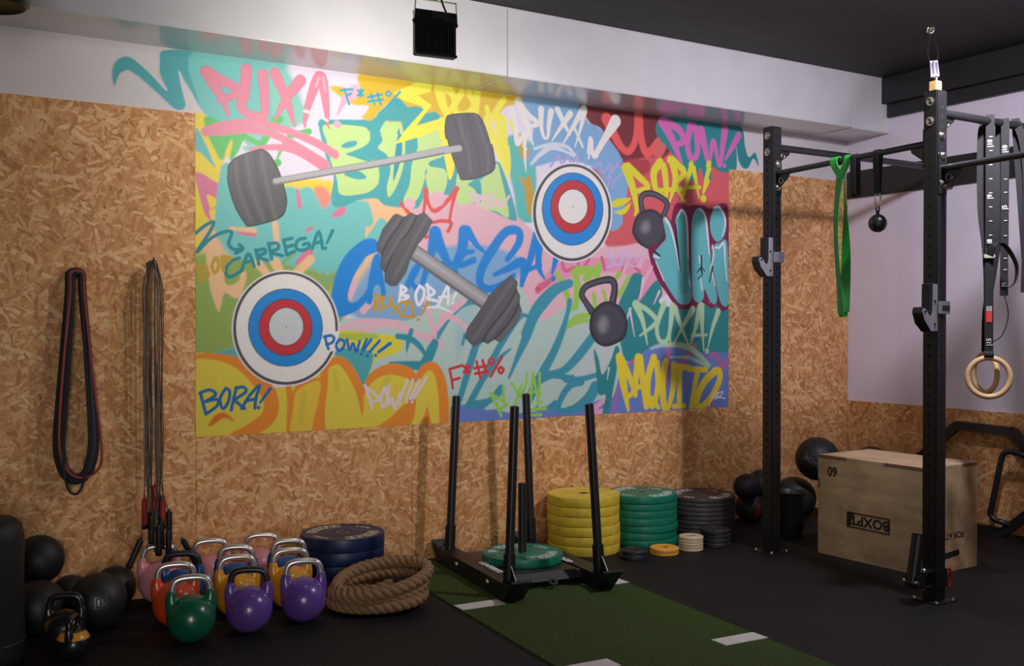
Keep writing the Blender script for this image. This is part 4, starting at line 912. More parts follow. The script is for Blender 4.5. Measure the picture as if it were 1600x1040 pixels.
(1,(122,121,124),9,1,0.6,[(1659,2303,17.2),(1683,2143,17.2),(1753,1961,17.3)]),
(1,(122,121,124),9,1,0.6,[(1600,2267,17.1),(1617,2122,17.1),(1683,1954,17.2)]),
(1,(84,83,88),8,1,0.6,[(1705,2317,13.8),(1725,2164,13.8),(1789,1963,13.9)]),
(1,(84,83,88),8,1,0.6,[(1628,2283,13.7),(1645,2134,13.7),(1718,1953,13.8)]),
(1,(130,129,134),2,1,1,[(1818,2175,38.3),(2074,2239,39.3),(2463,2333,42.5),(2950,2462,48.2)]),
(1,(182,180,184),3,1,1,[(1818,2179,26.1),(2074,2242,26.8),(2463,2337,29.6),(2950,2467,34.7)]),
(0,(70,69,74),2,1,1,[(2866,2570),(2876,2638),(2913,2661),(3056,2685),(3115,2665),(3161,2580),(3202,2447),(3201,2346),(3103,2294),(2979,2267),(2952,2300),(2900,2421),(2872,2514)]),
(0,(100,99,104),2,1,1,[(2872,2571),(2883,2634),(2916,2656),(3056,2680),(3110,2661),(3155,2580),(3195,2446),(3194,2350),(3101,2300),(2981,2273),(2957,2302),(2906,2421),(2879,2514)]),
(1,(122,120,126),9,1,0.6,[(2968,2638,19.3),(2984,2563,19.3),(3023,2431,19.4),(3034,2316,19.4)]),
(1,(122,120,126),9,1,0.6,[(3079,2669,19.5),(3124,2557,19.5),(3158,2423,19.6),(3152,2335,19.6)]),
(1,(84,83,88),8,1,0.6,[(3023,2664,15.5),(3056,2551,15.5),(3090,2418,15.6),(3090,2311,15.6)]),
(1,(84,83,88),8,1,0.6,[(2935,2625,15.4),(2946,2578,15.4)]),
(1,(182,180,184),3,1,1,[(2859,2436,34.4),(2957,2458,38.6)]),
(1,(112,111,116),2,1,1,[(2668,1813,97.9),(3169,1517,102.2)]),
(1,(160,159,162),5,1,1,[(2668,1820,71.5),(3169,1524,74.7)]),
(1,(186,185,188),9,1,0.8,[(2678,1818,26.4),(3157,1532,27.5)]),
(0,(70,69,74),2,0,1,[(2416,1855),(2453,1948),(2524,2035),(2544,2041),(2590,2025),(2637,2054),(2673,2039),(2720,2062),(2778,2012),(2741,1934),(2678,1865),(2631,1779),(2605,1703),(2544,1623),(2503,1619),(2467,1644),(2465,1700),(2437,1727),(2445,1796),(2418,1818)]),
(0,(70,69,74),2,0,1,[(3318,1704),(3371,1664),(3365,1614),(3391,1574),(3383,1534),(3404,1479),(3353,1394),(3243,1285),(3203,1305),(3157,1278),(3118,1291),(3056,1261),(2992,1317),(3011,1375),(3112,1502),(3169,1581),(3249,1651)]),
(0,(100,99,104),2,0,1,[(2418,1855),(2454,1947),(2524,2033),(2544,2039),(2590,2023),(2636,2051),(2671,2036),(2718,2059),(2775,2009),(2739,1933),(2676,1865),(2630,1780),(2605,1706),(2544,1626),(2504,1623),(2469,1647),(2466,1702),(2439,1729),(2446,1797),(2420,1819)]),
(0,(100,99,104),2,0,1,[(3317,1701),(3369,1661),(3363,1611),(3388,1572),(3380,1533),(3401,1479),(3351,1395),(3243,1288),(3203,1308),(3158,1281),(3119,1294),(3058,1264),(2995,1319),(3015,1376),(3114,1501),(3170,1579),(3248,1648)]),
(1,(70,69,74),3,1,1,[(2590,2022,8.2),(2544,1953,8.2),(2483,1876,8.1),(2448,1793,8.1)]),
(1,(70,69,74),3,1,1,[(2673,2036,8.3),(2626,1948,8.3),(2544,1851,8.2),(2467,1701,8.1)]),
(1,(70,69,74),3,1,1,[(3363,1612,8.8),(3283,1493,8.7),(3169,1374,8.6),(3121,1294,8.6)]),
(1,(70,69,74),3,1,1,[(3383,1532,8.8),(3318,1424,8.8),(3203,1307,8.7)]),
(1,(124,123,126),12,1,0.6,[(2564,2019,18.6),(2513,1951,18.6),(2448,1856,18.5)]),
(1,(124,123,126),12,1,0.6,[(2652,2033,18.8),(2595,1946,18.7),(2473,1765,18.5)]),
(1,(124,123,126),12,1,0.6,[(2741,2029,18.9),(2678,1931,18.8),(2523,1664,18.6)]),
(1,(124,123,126),12,1,0.6,[(3330,1663,19.9),(3226,1532,19.7),(3056,1307,19.5)]),
(1,(124,123,126),12,1,0.6,[(3365,1574,20),(3272,1444,19.8),(3157,1316,19.6)]),
(1,(124,123,126),12,1,0.6,[(3389,1474,20),(3318,1384,19.9),(3237,1305,19.8)]),
(1,(58,57,66),2,1,1,[(4365,2159,47.5),(4346,2222,43.1),(4362,2266,43.2),(4406,2283,43.3),(4477,2279,43.5),(4550,2249,43.8),(4577,2217,43.9),(4555,2161,43.8),(4534,2127,48.1)]),
(1,(96,95,106),4,1,1,[(4365,2159,25.9),(4346,2222,25.9),(4362,2266,25.9),(4406,2283,21.6),(4477,2279,21.8),(4550,2249,21.9),(4577,2217,21.9),(4555,2161,26.3),(4534,2127,26.2)]),
(0,(58,57,66),2.5,1,1,[(4274,2036),(4300,2110),(4360,2160),(4441,2180),(4515,2151),(4558,2096),(4567,2022),(4539,1954),(4477,1909),(4407,1907),(4323,1945),(4279,2000)]),
(0,(80,79,90),16,1,1,[(4291,2037),(4313,2101),(4366,2145),(4441,2163),(4501,2141),(4536,2095),(4544,2021),(4520,1969),(4471,1930),(4407,1928),(4339,1962),(4296,2005)]),
(0,(136,134,142),26,1,1,[(4348,2049),(4371,2086),(4406,2093),(4424,2061),(4406,2024),(4366,2018)]),
(1,(58,57,66),2,1,1,[(3941,1483,54.4),(3894,1540,45.8),(3861,1591,45.7),(3894,1644,45.8),(3995,1679,46.2),(4086,1692,50.7),(4123,1667,55.1),(4126,1616,55.1),(4110,1547,59.3)]),
(1,(92,90,100),4,1,1,[(3941,1483,25.1),(3894,1540,25),(3861,1591,24.9),(3894,1644,25),(3995,1679,21),(4086,1692,21.1),(4121,1667,25.4),(4123,1616,25.4),(4107,1547,29.7)]),
(0,(58,57,66),2.5,1,1,[(3921,1394),(3943,1477),(4018,1539),(4086,1549),(4169,1521),(4222,1458),(4236,1383),(4209,1308),(4129,1266),(4047,1251),(3980,1276),(3934,1331)]),
(0,(80,79,90),16,1,1,[(3943,1394),(3963,1467),(4027,1520),(4086,1528),(4153,1505),(4199,1452),(4213,1383),(4186,1324),(4120,1288),(4047,1275),(3992,1294),(3956,1341)]),
(0,(136,134,144),26,1,1,[(3989,1394),(4014,1441),(4054,1446),(4073,1404),(4054,1351),(4011,1346)]),
(1,(128,40,78),2,1,1,[(4432,1899,43.4),(4460,1806,43.5),(4513,1706,39.3),(4585,1629,43.9),(4670,1541,48.6),(4743,1521,40),(4830,1533,31.3),(4905,1558,27),(4981,1527,31.7),(5032,1553,27.2),(5084,1509,36.4),(5146,1532,36.6)]),
(0,(128,40,78),4,1,1,[(4418,1905),(4572,1976),(4644,2221),(4767,2220),(4841,2233),(4916,2229),(4967,2212),(5043,2246),(5140,2203),(5146,1537),(4968,1554),(4719,1532),(4573,1642)]),
(2,(128,40,78),2,1,1,[(4539,2113,19.7),(4566,2132,19.7),(4611,2080,19.8),(4645,1979,19.8),(4684,1785,19.9),(4654,2073,19.9),(4659,2143,19.9),(4703,2188,19.9),(4742,2157,20),(4762,2050,20),(4770,1834,20),(4797,1646,20.1),(4783,1557,20.1),(4721,1534,20),(4664,1560,19.9),(4575,1661,19.7),(4525,1734,19.7),(4475,1825,19.6),(4454,1875,19.6),(4525,1946,19.7),(4566,1994,19.7)]),
(0,(104,186,192),2,1,1,[(4539,2113),(4566,2132),(4611,2080),(4645,1979),(4684,1785),(4654,2073),(4659,2143),(4703,2188),(4742,2157),(4762,2050),(4770,1834),(4797,1646),(4783,1557),(4721,1534),(4664,1560),(4575,1661),(4525,1734),(4475,1825),(4454,1875),(4525,1946),(4566,1994)]),
(2,(128,40,78),2,1,1,[(4794,2033,20.1),(4809,2151,20.1),(4861,2214,20.2),(4919,2174,20.2),(4952,2040,20.3),(4970,1888,20.3),(4986,1960,20.3),(5016,1938,20.4),(4996,1803,20.4),(5035,1631,20.4),(5022,1543,20.4),(4968,1562,20.3),(4917,1647,20.3),(4907,1582,20.2),(4867,1551,20.2),(4824,1569,20.1),(4802,1646,20.1)]),
(0,(104,186,192),2,1,1,[(4794,2033),(4809,2151),(4861,2214),(4919,2174),(4952,2040),(4970,1888),(4986,1960),(5016,1938),(4996,1803),(5035,1631),(5022,1543),(4968,1562),(4917,1647),(4907,1582),(4867,1551),(4824,1569),(4802,1646)]),
(2,(128,40,78),2,1,1,[(5008,1955,20.4),(5106,2001,20.5),(5135,1923,20.6),(5146,1566,20.6),(5086,1534,20.5),(5045,1612,20.4),(4996,1784,20.4),(4983,1841,20.3)]),
(0,(104,186,192),2,1,1,[(5008,1955),(5106,2001),(5135,1923),(5146,1566),(5086,1534),(5045,1612),(4996,1784),(4983,1841)]),
(2,(128,40,78),2,1,1,[(5121,2111,20.5),(5114,2057,20.5),(5092,2013,20.5),(5061,1988,20.5),(5027,1986,20.4),(4996,2009,20.4),(4975,2050,20.3),(4967,2103,20.3),(4974,2156,20.3),(4996,2200,20.4),(5026,2225,20.4),(5061,2227,20.4),(5092,2205,20.5),(5113,2164,20.5)]),
(0,(104,186,192),2,1,1,[(5121,2111),(5114,2057),(5092,2013),(5061,1988),(5027,1986),(4996,2009),(4975,2050),(4967,2103),(4974,2156),(4996,2200),(5026,2225),(5061,2227),(5092,2205),(5113,2164)]),
(0,(60,140,140),6,1,0.5,[(4675,2111),(4703,2169),(4732,2133),(4752,1834),(4768,1646),(4719,1607),(4682,1700)]),
(1,(222,226,232),2,1,1,[(4563,2119,21.9),(4606,2061,17.6),(4651,1933,13.2),(4686,1775,8.8)]),
(1,(222,226,232),2,1,1,[(4671,2139,8.8),(4705,2188,17.7),(4744,2148,17.8),(4759,2050,13.3),(4767,1853,8.9)]),
(1,(222,226,232),2,1,1,[(4770,1712,8.9),(4782,1665,13.4)]),
(1,(222,226,232),2,1,1,[(4878,2203,13.5),(4926,2144,18),(4961,1897,13.5)]),
(1,(222,226,232),2,1,1,[(4999,2219,13.6),(5050,2229,18.2),(5102,2167,18.2),(5111,2105,13.7),(5083,2027,9.1)]),
(1,(222,226,232),2,1,1,[(4990,1951,13.6),(5001,1880,13.6),(4968,1783,9)]),
(1,(222,226,232),2,1,1,[(5016,1942,13.6),(5057,1944,18.2),(5098,1975,18.2),(5111,1845,13.7),(5129,1710,9.1)]),
(1,(222,226,232),2,1,1,[(4869,1875,13.4),(4873,1828,9)]),
(1,(222,226,232),2,1,1,[(4877,1724,9),(4895,1643,13.5)]),
(1,(222,226,232),2,1,1,[(4987,1765,13.6),(5014,1669,9.1)]),
(1,(222,226,232),2,1,1,[(4463,1861,17.4),(4507,1853,13.1)]),
(1,(222,226,232),2,1,1,[(4477,1825,8.7),(4549,1697,8.8)]),
(1,(60,30,50),1.5,1,1,[(4651,2082,13.2),(4669,1934,17.7),(4694,1766,6.6)]),
(1,(60,30,50),1.5,1,1,[(4885,1880,13.5),(4889,1800,13.5),(4886,1762,9)]),
(1,(60,30,50),1.5,1,1,[(4465,1893,17.4),(4513,1863,13.1)]),
(1,(60,30,50),1.5,1,1,[(4848,1761,9),(4886,1795,9),(4917,1772,9)]),
(1,(60,30,50),1.5,1,1,[(4857,1714,9),(4898,1753,9),(4879,1781,9)]),
(1,(60,30,50),1.5,1,1,[(4962,1697,9),(4993,1803,13.6)]),
(1,(184,218,178),4,1,1,[(4303,1533,55.9),(4362,1426,38.9),(4405,1261,8.7)]),
(1,(184,218,178),4,1,1,[(4321,1533,34.4),(4410,1491,34.7),(4483,1426,34.9),(4445,1383,30.4),(4339,1321,12.9)]),
(1,(184,218,178),4,1,1,[(4550,1536,48.2),(4487,1383,34.9),(4515,1286,30.6),(4590,1311,30.8),(4624,1526,48.5)]),
(1,(184,218,178),4,1,1,[(4600,1316,22),(4610,1267,8.8)]),
(1,(184,218,178),4,1,1,[(4647,1509,48.5),(4708,1371,26.6),(4781,1237,8.9)]),
(1,(184,218,178),4,1,1,[(4807,1503,49.1),(4708,1371,26.6),(4633,1259,8.8)]),
(1,(184,218,178),4,1,1,[(4781,1246,8.9),(4832,1371,31.3),(4883,1528,53.9),(4896,1371,31.5),(4911,1213,9)]),
(1,(184,218,178),4,1,1,[(4803,1321,22.3),(4936,1323,18)]),
(1,(184,218,178),4,1,1,[(5046,1490,45.4),(4988,1359,27.1),(4950,1238,9)]),
(1,(184,218,178),2,1,1,[(4941,1211,40.6),(4941,1211,40.6)]),
(1,(184,218,178),6,1,0.85,[(4432,1233,13),(4565,1259,30.7),(4752,1243,40),(4869,1180,40.4),(4962,1109,27.1)]),
(1,(184,218,178),6,1,0.85,[(4608,1171,13.2),(4752,1169,22.2),(4869,1135,26.9),(4951,1100,22.6)]),
(1,(206,186,232),2,1,1,[(4070,1883,11),(4104,1795,11)]),
(1,(206,186,232),2,1,1,[(4067,1879,11),(4126,1814,11),(4098,1799,11)]),
(1,(206,186,232),2,1,1,[(4132,1877,11),(4137,1800,11),(4171,1797,11.1),(4182,1887,11.1)]),
(1,(206,186,232),2,1,1,[(4177,1869,11.1),(4234,1822,11.1)]),
(1,(206,186,232),2,1,1,[(4234,1889,11.1),(4183,1815,11.1)]),
(1,(206,186,232),2,1,1,[(4245,1822,11.1),(4274,1882,11.2),(4316,1821,11.2)]),
(1,(206,186,232),2,1,1,[(4256,1845,11.1),(4308,1851,11.2)]),
(1,(206,186,232),2,1,1,[(4372,1917,11.2),(4337,1820,11.2)]),
(1,(206,186,232),2,1,1,[(4054,1771,11),(4188,1798,11.1),(4349,1780,11.2)]),
(1,(238,180,200),5,1,1,[(4395,1886,21.6),(4337,1793,34.5)]),
(1,(238,180,200),5,1,1,[(4442,1787,21.7),(4413,1749,26)]),
(1,(238,214,58),5,1,1,[(4164,1181,55.3),(4200,1009,59.8),(4242,824,21.4)]),
(1,(238,214,58),5,1,1,[(4186,1164,46.9),(4254,1040,47.2),(4288,953,38.7),(4234,912,34.2)]),
(1,(238,214,58),5,1,1,[(4326,1173,60.3),(4304,1017,47.3),(4304,920,30.1)]),
(1,(238,214,58),5,1,1,[(4342,1172,51.8),(4370,993,47.6),(4395,841,43.3)]),
(1,(238,214,58),5,1,1,[(4288,974,34.4),(4384,982,34.6)]),
(1,(238,214,58),5,1,1,[(4460,1170,56.6),(4411,1036,52.1),(4411,895,52.1),(4460,849,43.6),(4498,990,48),(4488,1132,52.4)]),
(1,(238,214,58),5,1,1,[(4446,893,39.2),(4502,831,30.6)]),
(1,(238,214,58),5,1,1,[(4565,1141,52.7),(4537,999,52.6),(4551,845,52.6),(4583,817,35.2),(4629,952,48.5),(4639,1118,52.9)]),
(1,(238,214,58),5,1,1,[(4691,1105,44.3),(4687,840,44.3)]),
(1,(238,214,58),5,1,1,[(4654,1106,39.8),(4764,1098,40.1)]),
(1,(238,214,58),5,1,1,[(4637,833,35.3),(4731,832,35.5)]),
(1,(238,214,58),5,1,1,[(4855,1079,44.8),(4796,824,40.2)]),
(1,(238,214,58),5,1,1,[(4774,1087,40.1),(4932,1078,40.6)]),
(1,(238,214,58),5,1,1,[(5027,1070,54.5),(4922,999,54.1),(4843,867,53.8),(4877,815,49.4),(4982,884,49.8),(5057,995,50),(5057,1063,50),(5012,1070,49.9)]),
(1,(238,236,236),1.5,1,1,[(4959,819,7.7),(4989,884,7.7),(5023,922,7.7),(5017,889,7.7),(4982,867,7.7)]),
(1,(238,236,236),1.5,1,1,[(5023,869,7.7),(5047,916,7.7),(5038,882,7.7)]),
(1,(238,236,236),1.5,1,1,[(5047,909,7.7),(5096,919,7.8),(5065,887,7.7),(5053,881,7.7),(5114,870,7.8)]),
(1,(238,236,236),1.5,1,1,[(5012,872,7.7),(5050,877,7.7)])]


def sampled(pts, closed, sub=5):
    return np.array(spline(pts, sub, closed))


def seg_dist(gx, gz, A, B):
    """distance to each segment, with the parameter along the nearest one"""
    best = np.full(gx.shape, 1e9); rad = np.zeros(gx.shape)
    for a, c in zip(A, B):
        dx, dz = c[0] - a[0], c[1] - a[1]; L = dx * dx + dz * dz + 1e-9
        t = np.clip(((gx - a[0]) * dx + (gz - a[1]) * dz) / L, 0, 1)
        d = np.hypot(gx - a[0] - t * dx, gz - a[1] - t * dz)
        if len(a) > 2:
            d = d - (a[2] + (c[2] - a[2]) * t) / 2
        best = np.minimum(best, d)
    return best


def paint(x0, x1, z0, z1, step, ground):
    xs = np.arange(round((x1 - x0) / step) + 1) * step + x0; zs = np.arange(round((z1 - z0) / step) + 1) * step + z0
    img = np.empty((len(zs), len(xs), 3)); img[:] = ground; cov = np.zeros((len(zs), len(xs)))
    for typ, col, soft, sm, op, pts in MURAL:
        p = np.array(pts, float)
        pad = soft * 2 + 6 + (p[:, 2].max() if typ else 0)
        i0, i1 = np.searchsorted(xs, (p[:, 0].min() - pad, p[:, 0].max() + pad)); j0, j1 = np.searchsorted(zs, (p[:, 1].min() - pad, p[:, 1].max() + pad))
        if i1 <= i0 or j1 <= j0: continue
        gx, gz = np.meshgrid(xs[i0:i1], zs[j0:j1])
        if typ == 0:
            q = sampled(pts, True, 5) if sm else p
            nq = np.roll(q, -1, 0)
            inside = np.zeros(gx.shape, bool)
            for a, c in zip(q, nq):
                if a[1] == c[1]: continue
                cr = ((a[1] > gz) != (c[1] > gz)) & (gx < (c[0] - a[0]) * (gz - a[1]) / (c[1] - a[1]) + a[0])
                inside ^= cr
            d = seg_dist(gx, gz, q, nq); d[inside] *= -1
        else:
            q = sampled(pts, typ == 2, 5) if len(pts) > 2 else p
            if typ == 2: d = seg_dist(gx, gz, q, np.roll(q, -1, 0))
            else: d = seg_dist(gx, gz, q[:-1], q[1:])
        s = max(soft, 1.2) * 2.2
        a = np.clip(.5 - d / s, 0, 1); a = a * a * (3 - 2 * a) * op
        c = np.array(lin(col)[:3])
        sub = img[j0:j1, i0:i1]; sub += (c - sub) * a[..., None]
        cov[j0:j1, i0:i1] = np.maximum(cov[j0:j1, i0:i1], a)
    return xs, zs, img, cov


def paint_mesh(parts):
    V, FC, CL = [], [], []; off = 0
    for xs, zs, img, keep, y in parts:
        nz, nx = keep.shape; X, Z = np.meshgrid(xs, zs)
        idx = np.arange(nz * nx).reshape(nz, nx)
        ok = keep[:-1, :-1] & keep[1:, :-1] & keep[:-1, 1:] & keep[1:, 1:]
        q = np.stack([idx[:-1, :-1][ok], idx[:-1, 1:][ok], idx[1:, 1:][ok], idx[1:, :-1][ok]], 1)
        used = np.zeros(nz * nx, bool); used[q.ravel()] = True
        re = np.cumsum(used) - 1
        V.append(np.stack([X.ravel()[used] / 1000, np.full(used.sum(), y), Z.ravel()[used] / 1000], 1))
        CL.append(img.reshape(-1, 3)[used]); FC.append(re[q] + off); off += used.sum()
    V = np.concatenate(V); FC = np.concatenate(FC); CL = np.concatenate(CL)
    me = bpy.data.meshes.new('mural'); me.vertices.add(len(V)); me.vertices.foreach_set('co', V.ravel())
    me.loops.add(FC.size); me.loops.foreach_set('vertex_index', FC.ravel().astype(np.int32))
    me.polygons.add(len(FC)); me.polygons.foreach_set('loop_start', np.arange(0, FC.size, 4, dtype=np.int32))
    me.update(calc_edges=True)
    at = me.color_attributes.new('paint', 'FLOAT_COLOR', 'POINT')
    at.data.foreach_set('color', np.concatenate([CL, np.ones((len(CL), 1))], 1).ravel().astype(np.float32))
    me.materials.append(M['mural'])
    o = bpy.data.objects.new('mural', me); COL.objects.link(o); return o


STEP = 4.0
g0 = np.array(lin((214, 208, 210))[:3])
lo_ = paint(1388, 5144, 808, 2504, STEP, g0)
hi_ = paint(900, 5680, 2500, 2824, STEP, g0)
board = lo_[3] >= -1
# on the plain wall above the boards the sheet follows the paint itself


def poly_mask(pts, xs, zs, grow=6):
    q = sampled(pts, True, 5); gx, gz = np.meshgrid(xs, zs); ins = np.zeros(gx.shape, bool)
    for a, c in zip(q, np.roll(q, -1, 0)):
        if a[1] == c[1]: continue
        ins ^= ((a[1] > gz) != (c[1] > gz)) & (gx < (c[0] - a[0]) * (gz - a[1]) / (c[1] - a[1]) + a[0])
    return ins | (seg_dist(gx, gz, q, np.roll(q, -1, 0)) < grow)


swl, swr = ([(992,2596),(982,2655),(994,2712),(1032,2748),(1070,2751),(1117,2721),(1180,2668),(1250,2603),(1215,2685),(1213,2742),(1232,2810),(1406,2822),(1456,2732),(1455,2531),(1439,2520),(1406,2563),(1373,2621),(1340,2667),(1310,2717),(1316,2664),(1332,2592),(1344,2543),(1332,2517),(1307,2510),(1275,2523),(1203,2585),(1125,2649),(1070,2682),(1047,2683),(1020,2664),(1005,2634)],[(4513,2795),(4619,2850),(4910,2836),(5061,2829),(5277,2822),(5317,2688),(5356,2611),(5420,2648),(5455,2551),(5401,2605),(5353,2538),(5301,2527),(5254,2579),(5230,2680),(5238,2578),(5215,2495),(5061,2481),(4993,2512),(4971,2420),(4911,2410),(4881,2503),(4830,2404),(4778,2406),(4706,2511),(4591,2611),(4492,2700)])
lft, rgt = poly_mask(swl, hi_[0], hi_[1]), poly_mask(swr, hi_[0], hi_[1])
gx, gz = np.meshgrid(hi_[0], hi_[1])
core = ((gx > 1432) | ((gx > 1372) & (gz > 2640))) & (gx < 4940)
keep = core | lft | rgt
hi_[2][~(core | lft | rgt)] = g0
mu = paint_mesh([(lo_[0], lo_[1], lo_[2], board, WY - .0172), (hi_[0], hi_[1], hi_[2], keep, WY - .0012)])
tag(mu, 'large spray-painted graffiti mural of weights, targets and gym words on the back wall', 'mural')

# ================================================================== turf strip
def turf_x(y, right):
    return (3.303 + .0713 * (y - 2.881)) if right else (2.32 + .0714 * (y - 3.49))


tf = thing('turf_strip', 'green artificial turf strip with white dashes running from the wall under the sled', 'turf', (2.86, 2.0, 0))
b = bmesh.new()
ys = np.linspace(-1.2, 5.425, 60)
lo = []
for y in ys:
    xa, xb = turf_x(y, 0), turf_x(y, 1)
    lo.append([b.verts.new((x - 2.86, y - 2.0, z)) for x, z in ((xa, .0), (xa + .004, .010), (xb - .004, .010), (xb, .0))])
for a, c in zip(lo, lo[1:]):
    for k in range(3): b.faces.new((a[k], a[k + 1], c[k + 1], c[k]))
b.faces.new(lo[0][::-1]); b.faces.new(lo[-1])
bmesh.ops.recalc_face_normals(b, faces=b.faces[:])
obj('turf_sheet', b, M['turf'], tf)
for (yl, side) in ((4.412, 0), (3.335, 1), (4.43, 1), (3.385, 0)):
    b = bmesh.new()
    xa = turf_x(yl, side) + (.004 if not side else -.004); xb = xa + (.235 if not side else -.235)
    x0, x1 = min(xa, xb), max(xa, xb)
    pts = [(x0, yl - .045 - .01), (x1, yl - .045 - .025), (x1, yl + .05 - .025), (x0, yl + .05 - .01)]
    vs = [b.verts.new((x - 2.86, y - 2.0, z)) for z in (.009, .0125) for x, y in pts]
    for f in ((0, 3, 2, 1), (4, 5, 6, 7), (0, 1, 5, 4), (1, 2, 6, 5), (2, 3, 7, 6), (3, 0, 4, 7)): b.faces.new([vs[i] for i in f])
    tag(obj('line_mark', b, M['mark'], tf), 'white dash')

# ================================================================== kettlebells
def kb_body(rad=.105):
    s = rad / .105; b = bmesh.new()
    prof = [(0, .0)] + [(max(.001, .105 * math.cos(t)), .101 + .106 * math.sin(t)) for t in np.linspace(-1.26, 1.5, 28)] + [(0, .2070)]
    lathe(b, prof, 48)
    for sx in (-1, 1):
        tube(b, spline([(sx * .062, 0, .10), (sx * .078, 0, .155), (sx * .0825, 0, .200), (sx * .0795, 0, .228)], 6), [.040 - .023 * t for t in np.linspace(0, 1, 19)], 18)
        tube(b, spline([(sx * .040, 0, .17), (sx * .066, 0, .184), (sx * .080, 0, .208)], 5), .018, 14)
    b = remeshed(b, .0055, 5)
    for v in b.verts: v.co *= s
    return b


def kb_handle(rad=.105, r=.0152):
    s = rad / .105; b = bmesh.new()
    p = spline([(-.080, 0, .214), (-.078, 0, .243), (-.066, 0, .268), (-.04, 0, .2785), (0, 0, .281), (.04, 0, .2785), (.066, 0, .268), (.078, 0, .243), (.080, 0, .214)], 6)
    tube(b, p, r, 18)
    for v in b.verts: v.co *= s
    return b


body_me = kb_body(); body_mesh = bpy.data.meshes.new('kettlebell_body'); body_me.to_mesh(body_mesh); body_me.free()
body_mesh.polygons.foreach_set('use_smooth', [True] * len(body_mesh.polygons))
hb = kb_handle(); handle_mesh = bpy.data.meshes.new('kettlebell_handle'); hb.to_mesh(handle_mesh); hb.free()
handle_mesh.polygons.foreach_set('use_smooth', [True] * len(handle_mesh.polygons))


def kettlebell(col, hm, loc, rz, label, num=None):
    t = thing('kettlebell', label, 'kettlebell', loc, rz, 'competition kettlebells on the floor')
    for nm, src, m in (('body', body_mesh, M['kb_' + col]), ('handle', handle_mesh, M[hm])):
        me = src.copy(); me.materials.clear(); me.materials.append(m)
        o = bpy.data.objects.new(nm, me); COL.objects.link(o); o.parent = t
    return t


VIEW = math.radians(-15)
KB = [
    ('green', 'chrome', (1.150, 4.590), .06, 'green kettlebell with steel handle, nearest of the group on the floor'),
    ('purple', 'black2', (1.412, 4.600), -.10, 'purple kettlebell with black handle beside the green one'),
    ('purple', 'chrome', (1.682, 4.630), .02, 'purple kettlebell with bare steel handle beside the rope coil'),
    ('orange', 'chrome', (1.150, 4.875), .05, 'orange kettlebell with steel handle behind the green one'),
    ('yellow', 'chrome', (1.440, 4.880), .03, 'yellow kettlebell behind the black-handled purple one'),
    ('yellow', 'chrome', (1.708, 4.890), .04, 'yellow kettlebell behind the steel-handled purple one'),
    ('blue', 'black2', (1.232, 5.094), -.05, 'bright blue kettlebell with dark brown-black handle behind the orange one'),
    ('blue', 'chrome', (1.500, 5.098), -.04, 'dark blue steel-handled kettlebell behind the left yellow one'),
    ('blue', 'chrome', (1.775, 5.106), .0, 'dark blue steel-handled kettlebell behind the right yellow one'),
    ('pink', 'chrome', (1.178, 5.318), .0, 'pink kettlebell under the hanging jump ropes'),
    ('pink', 'chrome', (1.430, 5.318), .05, 'pink kettlebell in the middle of the back row'),
    ('pink', 'chrome', (1.700, 5.320), -.03, 'pink kettlebell at the right end of the back row, near the blue plates'),
]
for col, hm, (x, y), dr, lab in KB:
    kettlebell(col, hm, (x, y, 0), VIEW + dr, lab)

# small black kettlebells at the left
t = thing('kettlebell', 'small black kettlebell with a yellow band near the lower left corner', 'kettlebell', (.668, 4.60, 0), R(62))
ob = kb_body(.066); obj('body', ob, M['kb_black'], t, 60)
ob = kb_handle(.066, .02); obj('handle', ob, M['kb_black'], t, 60)
b = bmesh.new()
lathe(b, [(.0665 * math.cos(a), .0672 + .0672 * math.sin(a)) for a in np.linspace(.33, .86, 10)], 40)
for v in b.verts: v.co = Vector((v.co.x * 1.03, v.co.y * 1.03, v.co.z + .001))
tag(obj('band', b, M['kb_yellow'], t, 60), 'yellow painted band')
t = thing('kettlebell', 'black kettlebell with broad black handle behind the small yellow-banded one', 'kettlebell', (.66, 4.775, 0), R(-20))
obj('body', kb_body(.085), M['kb_black'], t, 60); obj('handle', kb_handle(.085, .02), M['kb_black'], t, 60)

